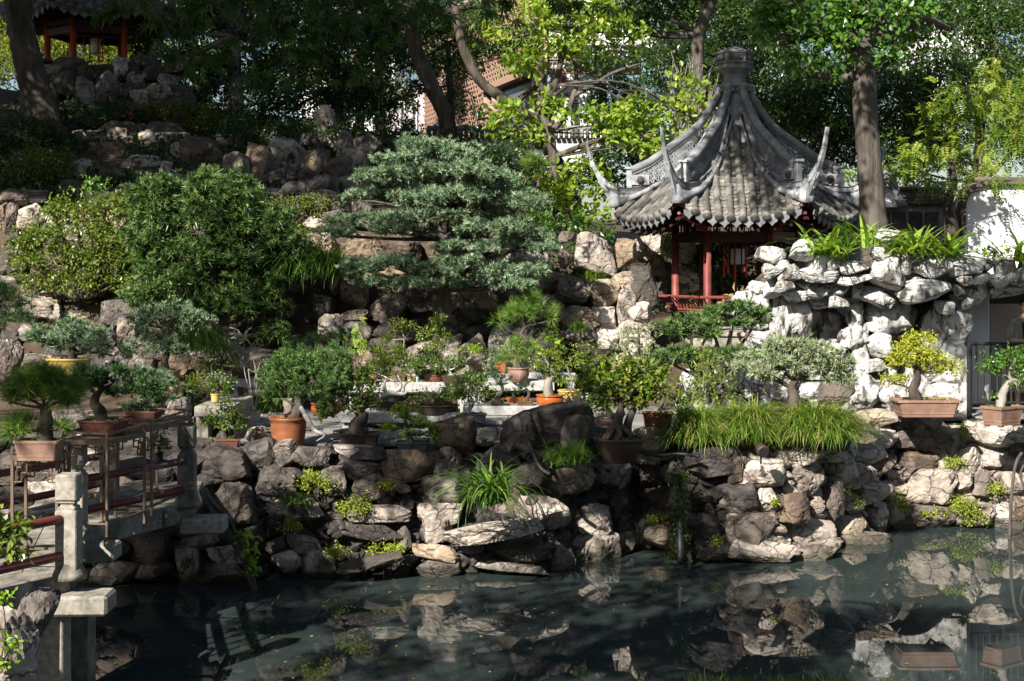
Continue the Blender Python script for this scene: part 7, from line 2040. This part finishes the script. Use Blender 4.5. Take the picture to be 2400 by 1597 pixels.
# terrace left and middle: broken shade
for x, y, d, r, q in ((470, 1000, 23, .8, .7), (540, 960, 26, .8, .6), (700, 880, 28, 1.0, .9), (800, 930, 25, .9, .8), (860, 1020, 23, .9, .9), (980, 960, 25.5, 1.0, .8), (1010, 1040, 23, .9, .9), (1080, 940, 25.5, .8, .7), (1240, 990, 23.5, 1.2, 1.4), (1110, 1010, 23.3, 1.0, 1.3), (1430, 1040, 22.8, .8, 1.4), (1420, 1000, 24, .5, 1.0),
                    (600, 800, 29, 1.0, .9), (520, 860, 27.5, .9, 1.0), (440, 850, 28, .9, 1.2), (300, 870, 24, .7, .5), (240, 910, 18.2, .7, 1.3), (90, 920, 15.6, .7, 1.1), (250, 1000, 18.2, .6, 1.0), (400, 1180, 20, .7, .8), (330, 1130, 19, .6, .5),
                    (440, 1080, 20, .5, .8), (600, 640, 29.4, .8, .6), (480, 720, 29, .7, .5), (900, 720, 29.8, 1.0, .9), (1090, 760, 29.5, .9, .9), (780, 780, 29.3, 1.0, .9), (1180, 800, 29.3, .4, .5), (1660, 1200, 22.9, .8, 1.1), (1850, 420, 32.5, 1.2, .55), (1950, 450, 33, 1.2, .7), (1880, 330, 33, 1.0, .9), (1800, 260, 33, 1.0, 1.1), (1720, 160, 33, .9, 1.0), (1730, 260, 32.5, 1.0, 1.2), (1700, 330, 32, .7, .9), (1800, 350, 32, 1.0, 1.0), (1830, 470, 31.5, .8, 1.0), (1900, 500, 32.5, .9, 1.0), (2040, 330, 30.6, .7, .6), (2050, 480, 30.6, .7, .6), (2040, 220, 30.6, .7, .9)):
    shade(x, y, d, r, q, 12.5 if d < 27 else (14 if d < 31 else 16))
# pond surface
for yy, dd, xa in ((1360, 21.6, 820), (1420, 20.2, 780), (1500, 18.4, 930), (1575, 17.0, 860)):
    shade_row(xa, 1650, yy, dd, 2.2, 1.05, 1.1, 12.5)
for x, y in ((1750, 1480), (1700, 1560), (1850, 1560)):
    shade(x, y, F * H / (y - HY), .9, .9, 12.5)
for x, y, d in ((2380, 740, 28.4), (2350, 850, 28.4), (2400, 840, 29), (2385, 700, 31), (2340, 900, 30)):
    shade(x, y, d, .8, 1.3, 12.5)
# the dark hillside and background trees on the left and in the middle
for yy, dd in ((430, 33.6), (360, 36), (290, 39), (220, 41), (130, 42.5), (40, 43)):
    shade_row(-40, 960, yy, dd, 2.0, 1.75, 2.2, 17.5)
for x, y, d in ((950, 130, 42), (1000, 250, 39), (960, 40, 42), (1440, 250, 44), (1870, 280, 41), (1960, 330, 41), (2120, 280, 40), (2190, 320, 40), (2110, 370, 40), (1900, 390, 41), (2160, 240, 40), (1950, 500, 35.4), (1760, 250, 43), (1700, 330, 43)):
    shade(x, y, d, 1.7, 1.2, 18.5 if y < 300 else 16.5)
for b in MB:
    shade(b[0], b[1], 11.0, .75, 1.3, 13.0)
shade_row(-60, 900, -40, 43.5, 2.0, 1.8, 1.3, 20)
for x, y in ((40, 60), (60, 150), (90, 240), (205, 160), (317, 150)):
    shade(x, y, 37.5 if x < 100 else 42, .9, 1.3, 18)
# unseen mass of trees added behind the viewpoint to cut the sky light
n = 26000
q = np.stack([rng.uniform(-42, 42, n), rng.uniform(-20, -9, n), np.zeros(n)], 1)
top = 13.5 + 3.0 * np.sin(q[:, 0] * .45) + 1.5 * np.sin(q[:, 0] * 1.1 + 2)
q[:, 2] = 1.0 + (top - 1.0) * rng.random(n) ** .8
V, T, r = leaf_mesh(q, unit(rng.normal(size=(n, 3))), .8, .6, .06, .2, .5, 4, .6)
tag(obj('sky_blocking_woods', V, T, M_['bg_dark'], None, r), 'unseen dense trees added behind the viewpoint to block sky light', 'woods', kind='stuff')

# unseen trees: trunks and limbs carry crowns shaped from the shade clumps
homes = [(-27.0, 12.0, 'tall broadleaf tree beyond the left edge shading the pond'), (-27.0, 26.0, 'tall broadleaf tree beyond the left edge shading the bonsai terrace'), (-29.0, 36.0, 'tall broadleaf tree beyond the left edge shading the hillside'), (-5.0, -8.0, 'tall broadleaf tree behind the viewpoint shading the water'), (4.5, -7.0, 'tall broadleaf tree behind the viewpoint shading the right of the pond')]
hroots, hleaf = [], [[] for _ in homes]
for x, y, lab in homes:
    z0 = -1.6 if y < 21 else zt(x, y)
    t = root('shade_tree', (x, y, z0), lab, 'tree')
    V, T = tube(smooth_path([(x, y, z0), (x + .2, y, z0 + 4), (x + .1, y + .3, 10), (x, y, 15)], 5), [.45, .36, .3, .12], 12)
    obj('trunk', V, T, M_['bark_grey'], t, None, True)
    hroots.append((t, np.array([x, y, 10.0])))
limbs_done = [0] * len(homes)
for c, r, q in SHADE:
    k = int(np.argmin([math.hypot(c[0] - h[1][0], c[1] - h[1][1]) for h in hroots]))
    n = int(430 * r * r * q)
    p, nr, i = blob_pts(c, (r, r, r * .6), n, 60, .9, .5, .2)
    hleaf[k].append(leaf_mesh(p, nr, .21, .55, .06, .2, .9, 4, .5, idx=i))
    a = hroots[k][1] + np.array([0, 0, random.uniform(-1, 2)])
    G().tube(smooth_path([a, (a + c) / 2 + np.array([0, 0, .8]), c], 3), [.1, .05, .015], 6).obj('limb', M_['bark_grey'], hroots[k][0], True)
for k, l in enumerate(hleaf):
    if l:
        V, T, r = join(l)
        obj('crown', V, T, M_['bg_mid'], hroots[k][0], r)

# ------------------------------------------------------------------ litter on water, deck and ledges
n = 150
px = rng.uniform(250, 2350, n); py = rng.uniform(1330, 1590, n)
ok = py > HY + F * H / np.interp(px, BK[:, 0], BK[:, 1]) + 12
p = np.array([P(x, y, F * (H - .006) / (y - HY)) for x, y in zip(px[ok], py[ok])])
V, T, r = leaf_mesh(p, np.tile([0, 0, 1.], (len(p), 1)), .07, .5, .02, 0, 6, 4, .03)
V[:, 2] = .006 + (V[:, 2] - .006) * .08
tag(obj('fallen_leaves', V, T, M_['fallen'], None, r), 'small yellow leaves floating on the dark pond', 'fallen leaves', kind='stuff')
n = 420
q = np.stack([rng.uniform(-6, 8, n), rng.uniform(23, 29, n), np.full(n, 1.945)], 1)
q = q[q[:, 1] > bank_w(q[:, 0]) + .9]
q2 = np.stack([rng.uniform(-6.4, -4.6, 90), rng.uniform(15, 21, 90), np.full(90, ZD + .012)], 1)
q = np.concatenate([q, q2])
V, T, r = leaf_mesh(q, np.tile([0, 0, 1.], (len(q), 1)), .06, .5, .03, 0, 6, 4, .05)
tag(obj('leaf_litter', V, T, M_['fallen'], None, r), 'scattered yellow leaves on terrace paving and bridge deck', 'fallen leaves', kind='stuff')

# ------------------------------------------------------------------ the visitor at the right edge
def skin_body(name, verts, edges, radii, mat, parent, sub=2):
    me = bpy.data.meshes.new(name)
    o_ = org(parent)
    me.from_pydata([tuple(np.asarray(v) - o_) for v in verts], edges, [])
    o = bpy.data.objects.new(name, me)
    COL.objects.link(o)
    if parent is not None: o.parent = parent
    m = o.modifiers.new('skin', 'SKIN')
    for i, r_ in enumerate(radii):
        me.skin_vertices[0].data[i].radius = (r_, r_) if np.isscalar(r_) else r_
    me.skin_vertices[0].data[0].use_root = True
    s_ = o.modifiers.new('sub', 'SUBSURF'); s_.levels = sub; s_.render_levels = sub
    me.materials.append(mat)
    ORG[o.name] = o_
    for p_ in me.polygons: p_.use_smooth = True
    return o
PX, PY, PZ, PS = (2402 - CX) / F * 28.4, 28.4, 1.93, 1.27
per = root('person', (PX, PY, PZ), 'visitor in an olive-grey open shirt over a black tee holding a clear cup', 'person')
def B(x, y, z): return np.array([PX + x * PS, PY + y * PS, PZ + z * PS])
vb = [(0, 0, .95), (0, 0, 1.12), (0, -.01, 1.3), (0, 0, 1.44), (0, -.01, 1.52), (0, -.02, 1.58),
      (-.19, 0, 1.42), (-.25, .0, 1.14), (-.12, -.2, 1.13), (-.05, -.25, 1.15),
      (.19, 0, 1.42), (.25, .02, 1.14), (.2, -.08, .9), (.19, -.11, .82),
      (-.1, 0, .9), (-.11, -.01, .5), (-.11, .02, .1), (-.11, -.12, .04), (.1, 0, .9), (.11, -.01, .5), (.11, .02, .1), (.11, -.12, .04)]
eb = [(0, 1), (1, 2), (2, 3), (3, 4), (4, 5), (3, 6), (6, 7), (7, 8), (8, 9), (3, 10), (10, 11), (11, 12), (12, 13), (0, 14), (14, 15), (15, 16), (16, 17), (0, 18), (18, 19), (19, 20), (20, 21)]
rb = [(.16, .11), (.14, .1), (.16, .11), (.13, .09), .055, .06, .062, .045, .032, .034, .062, .045, .032, .034, .09, .06, .04, .035, .09, .06, .04, .035]
rb = [tuple(k * PS for k in q) if isinstance(q, tuple) else q * PS for q in rb]
skin_body('body', [B(*q) for q in vb], eb, rb, M_['skin'], per)
# head with nose, ears, eyes, glasses and hair
hv = np.array(ICO_V)
hz = hv * np.array([.078, .098, .118])
jaw = np.clip(-hv[:, 2], 0, 1)
hz[:, 0] *= 1 - .32 * jaw ** 1.5
hz[:, 1] += -.012 * jaw
front = (hv[:, 1] < -.5)
nose = np.exp(-((hv[:, 0] / .16) ** 2 + ((hv[:, 2] + .12) / .22) ** 2)) * front
hz[:, 1] -= .026 * nose
eyes = np.exp(-(((np.abs(hv[:, 0]) - .38) / .17) ** 2 + ((hv[:, 2] - .08) / .13) ** 2)) * front
hz[:, 1] += .01 * eyes
mouth = np.exp(-((hv[:, 0] / .3) ** 2 + ((hv[:, 2] + .52) / .06) ** 2)) * front
hz[:, 1] += .006 * mouth
hc = (0, -.025, 1.675)
hd = obj('head', np.array([B(*(v + np.array(hc))) for v in hz]), ICO_T, M_['skin'], per, None, True)
for s in (-1, 1):
    G().lathe(B(s * .079, -.015, 1.655), [(.001, -.035 * PS), (.014 * PS, -.02 * PS), (.018 * PS, .015 * PS), (.001, .035 * PS)], 8).obj('ear', M_['skin'], hd, True)
    e = np.array(hc) + np.array([s * .031, -.092, .012])
    G().lathe(B(*e), [(.001, -.008 * PS), (.012 * PS, 0), (.001, .008 * PS)], 8).obj('eye', M_['black'], hd, True)
    G().tube([B(e[0] + .024 * math.cos(a), e[1] - .016, e[2] + .02 * math.sin(a)) for a in np.linspace(0, 6.283, 13)], .0025 * PS, 5, False).obj('glasses_rim', M_['black'], hd)
    G().tube([B(e[0] + s * .024, e[1] - .014, e[2]), B(s * .08, -.02, 1.69)], .0025 * PS, 4).obj('glasses_arm', M_['black'], hd)
    G().tube([B(e[0] - .018, e[1] - .006, e[2] + .026), B(e[0] + .018, e[1] - .006, e[2] + .027)], .004 * PS, 4).obj('eyebrow', M_['hair'], hd)
G().tube([B(-.022, -.13, 1.615), B(0, -.133, 1.613), B(.022, -.13, 1.615)], .0045 * PS, 5).obj('mouth', M_['redclay'], hd)
hm = hv[:, 2] > .28 - .75 * (hv[:, 1] > -.35) * np.clip(hv[:, 1] + .9, 0, 1)
keep = [t for t in ICO_T.tolist() if all(hm[i] for i in t)]
hh = hz * 1.09 + np.array([0, .004, .012]) + np.array([noise.noise_vector(Vector(v) * 9) for v in hv]) * .006
obj('hair', np.array([B(*(v + np.array(hc))) for v in hh]), keep, M_['hair'], per, None, True)
# clothes: loose shells that follow the body
def shell(name, rings, mat):
    g = G()
    g.loft([[tuple(B(cx_ + rx * math.cos(a), cy0 + ry * math.sin(a), z)) for a in np.linspace(0, 2 * math.pi, 20, endpoint=False)] for cx_, cy0, rx, ry, z in rings], cap=False)
    return g.obj(name, mat, per, True)
shell('black_tee', [(0, -.005, .185, .13, .92), (0, -.005, .165, .125, 1.1), (0, -.01, .185, .135, 1.28), (0, 0, .2, .115, 1.4), (0, 0, .13, .09, 1.46), (0, -.005, .075, .075, 1.49)], M_['tee'])
rings = []
for cx_, cy0, rx, ry, z in ((0, 0, .225, .155, .82), (0, 0, .2, .145, 1.0), (0, -.005, .2, .15, 1.2), (0, 0, .225, .145, 1.34), (0, 0, .225, .13, 1.43), (0, .01, .15, .11, 1.485)):
    rings.append([tuple(B(cx_ + rx * math.cos(a), cy0 + ry * math.sin(a), z)) for a in np.linspace(-math.pi / 2 + .42, 1.5 * math.pi - .42, 20)])
G().loft(rings, False, False).obj('open_shirt', M_['shirt'], per, True)
for a, b_ in (((-.17, 0, 1.44), (-.245, 0, 1.2)), ((.17, 0, 1.44), (.245, .01, 1.2))):
    G().tube(smooth_path([B(*a), B(*[(p_ + q_) / 2 for p_, q_ in zip(a, b_)]), B(*b_), B(b_[0], b_[1], b_[2] - .06)], 3), [.085 * PS, .088 * PS, .082 * PS, .08 * PS], 12).obj('sleeve', M_['shirt'], per, True)
for s in (-1, 1):
    G().tube(smooth_path([B(s * .08, 0, .98), B(s * .105, 0, .8), B(s * .115, 0, .52)], 3), [.13 * PS, .115 * PS, .1 * PS], 14).obj('shorts', M_['shorts'], per, True)
    G().box(B(s * .11, -.06, .035), (.1 * PS, .27 * PS, .07 * PS), 0, .02).obj('shoe', M_['black'], per)
cupc = B(-.02, -.31, 1.12)
for k, (dx, L_) in enumerate(((0, .05), (.016, .055), (.032, .052), (.047, .042))):                 # fingers closing round the cup
    z = 1.175 - dx
    G().tube(smooth_path([B(-.055, -.255, z), B(-.07, -.3, z), B(-.06, -.345, z), B(-.025, -.357 - L_ * .05, z - .004)], 3), [.0105 * PS, .0095 * PS, .009 * PS, .007 * PS], 7).obj('finger', M_['skin'], per, True)
G().tube(smooth_path([B(-.04, -.245, 1.16), B(0, -.262, 1.175), B(.03, -.285, 1.18)], 3), [.014 * PS, .012 * PS, .009 * PS], 7).obj('thumb', M_['skin'], per, True)
for k in range(4):
    x = .175 + k * .014
    G().tube(smooth_path([B(x, -.12, .82), B(x - .005, -.13, .78), B(x - .012, -.125, .745)], 3), [.01 * PS, .009 * PS, .007 * PS], 6).obj('finger', M_['skin'], per, True)
G().tube(smooth_path([B(.165, -.115, .84), B(.15, -.135, .8), B(.15, -.145, .78)], 3), [.012 * PS, .01 * PS, .008 * PS], 6).obj('thumb', M_['skin'], per, True)
cup = root('drink_cup', cupc, 'clear plastic cup with a straw held by the visitor', 'cup')
G().lathe(cupc, [(.001, -.06 * PS), (.028 * PS, -.06 * PS), (.038 * PS, .05 * PS), (.04 * PS, .055 * PS), (.001, .06 * PS)], 16).obj('cup_wall', M_['clear'], cup, True)
G().tube([cupc + np.array([0, 0, -.04]), cupc + np.array([.02, 0, .2])], .006, 6).obj('straw', M_['plastic'], cup)
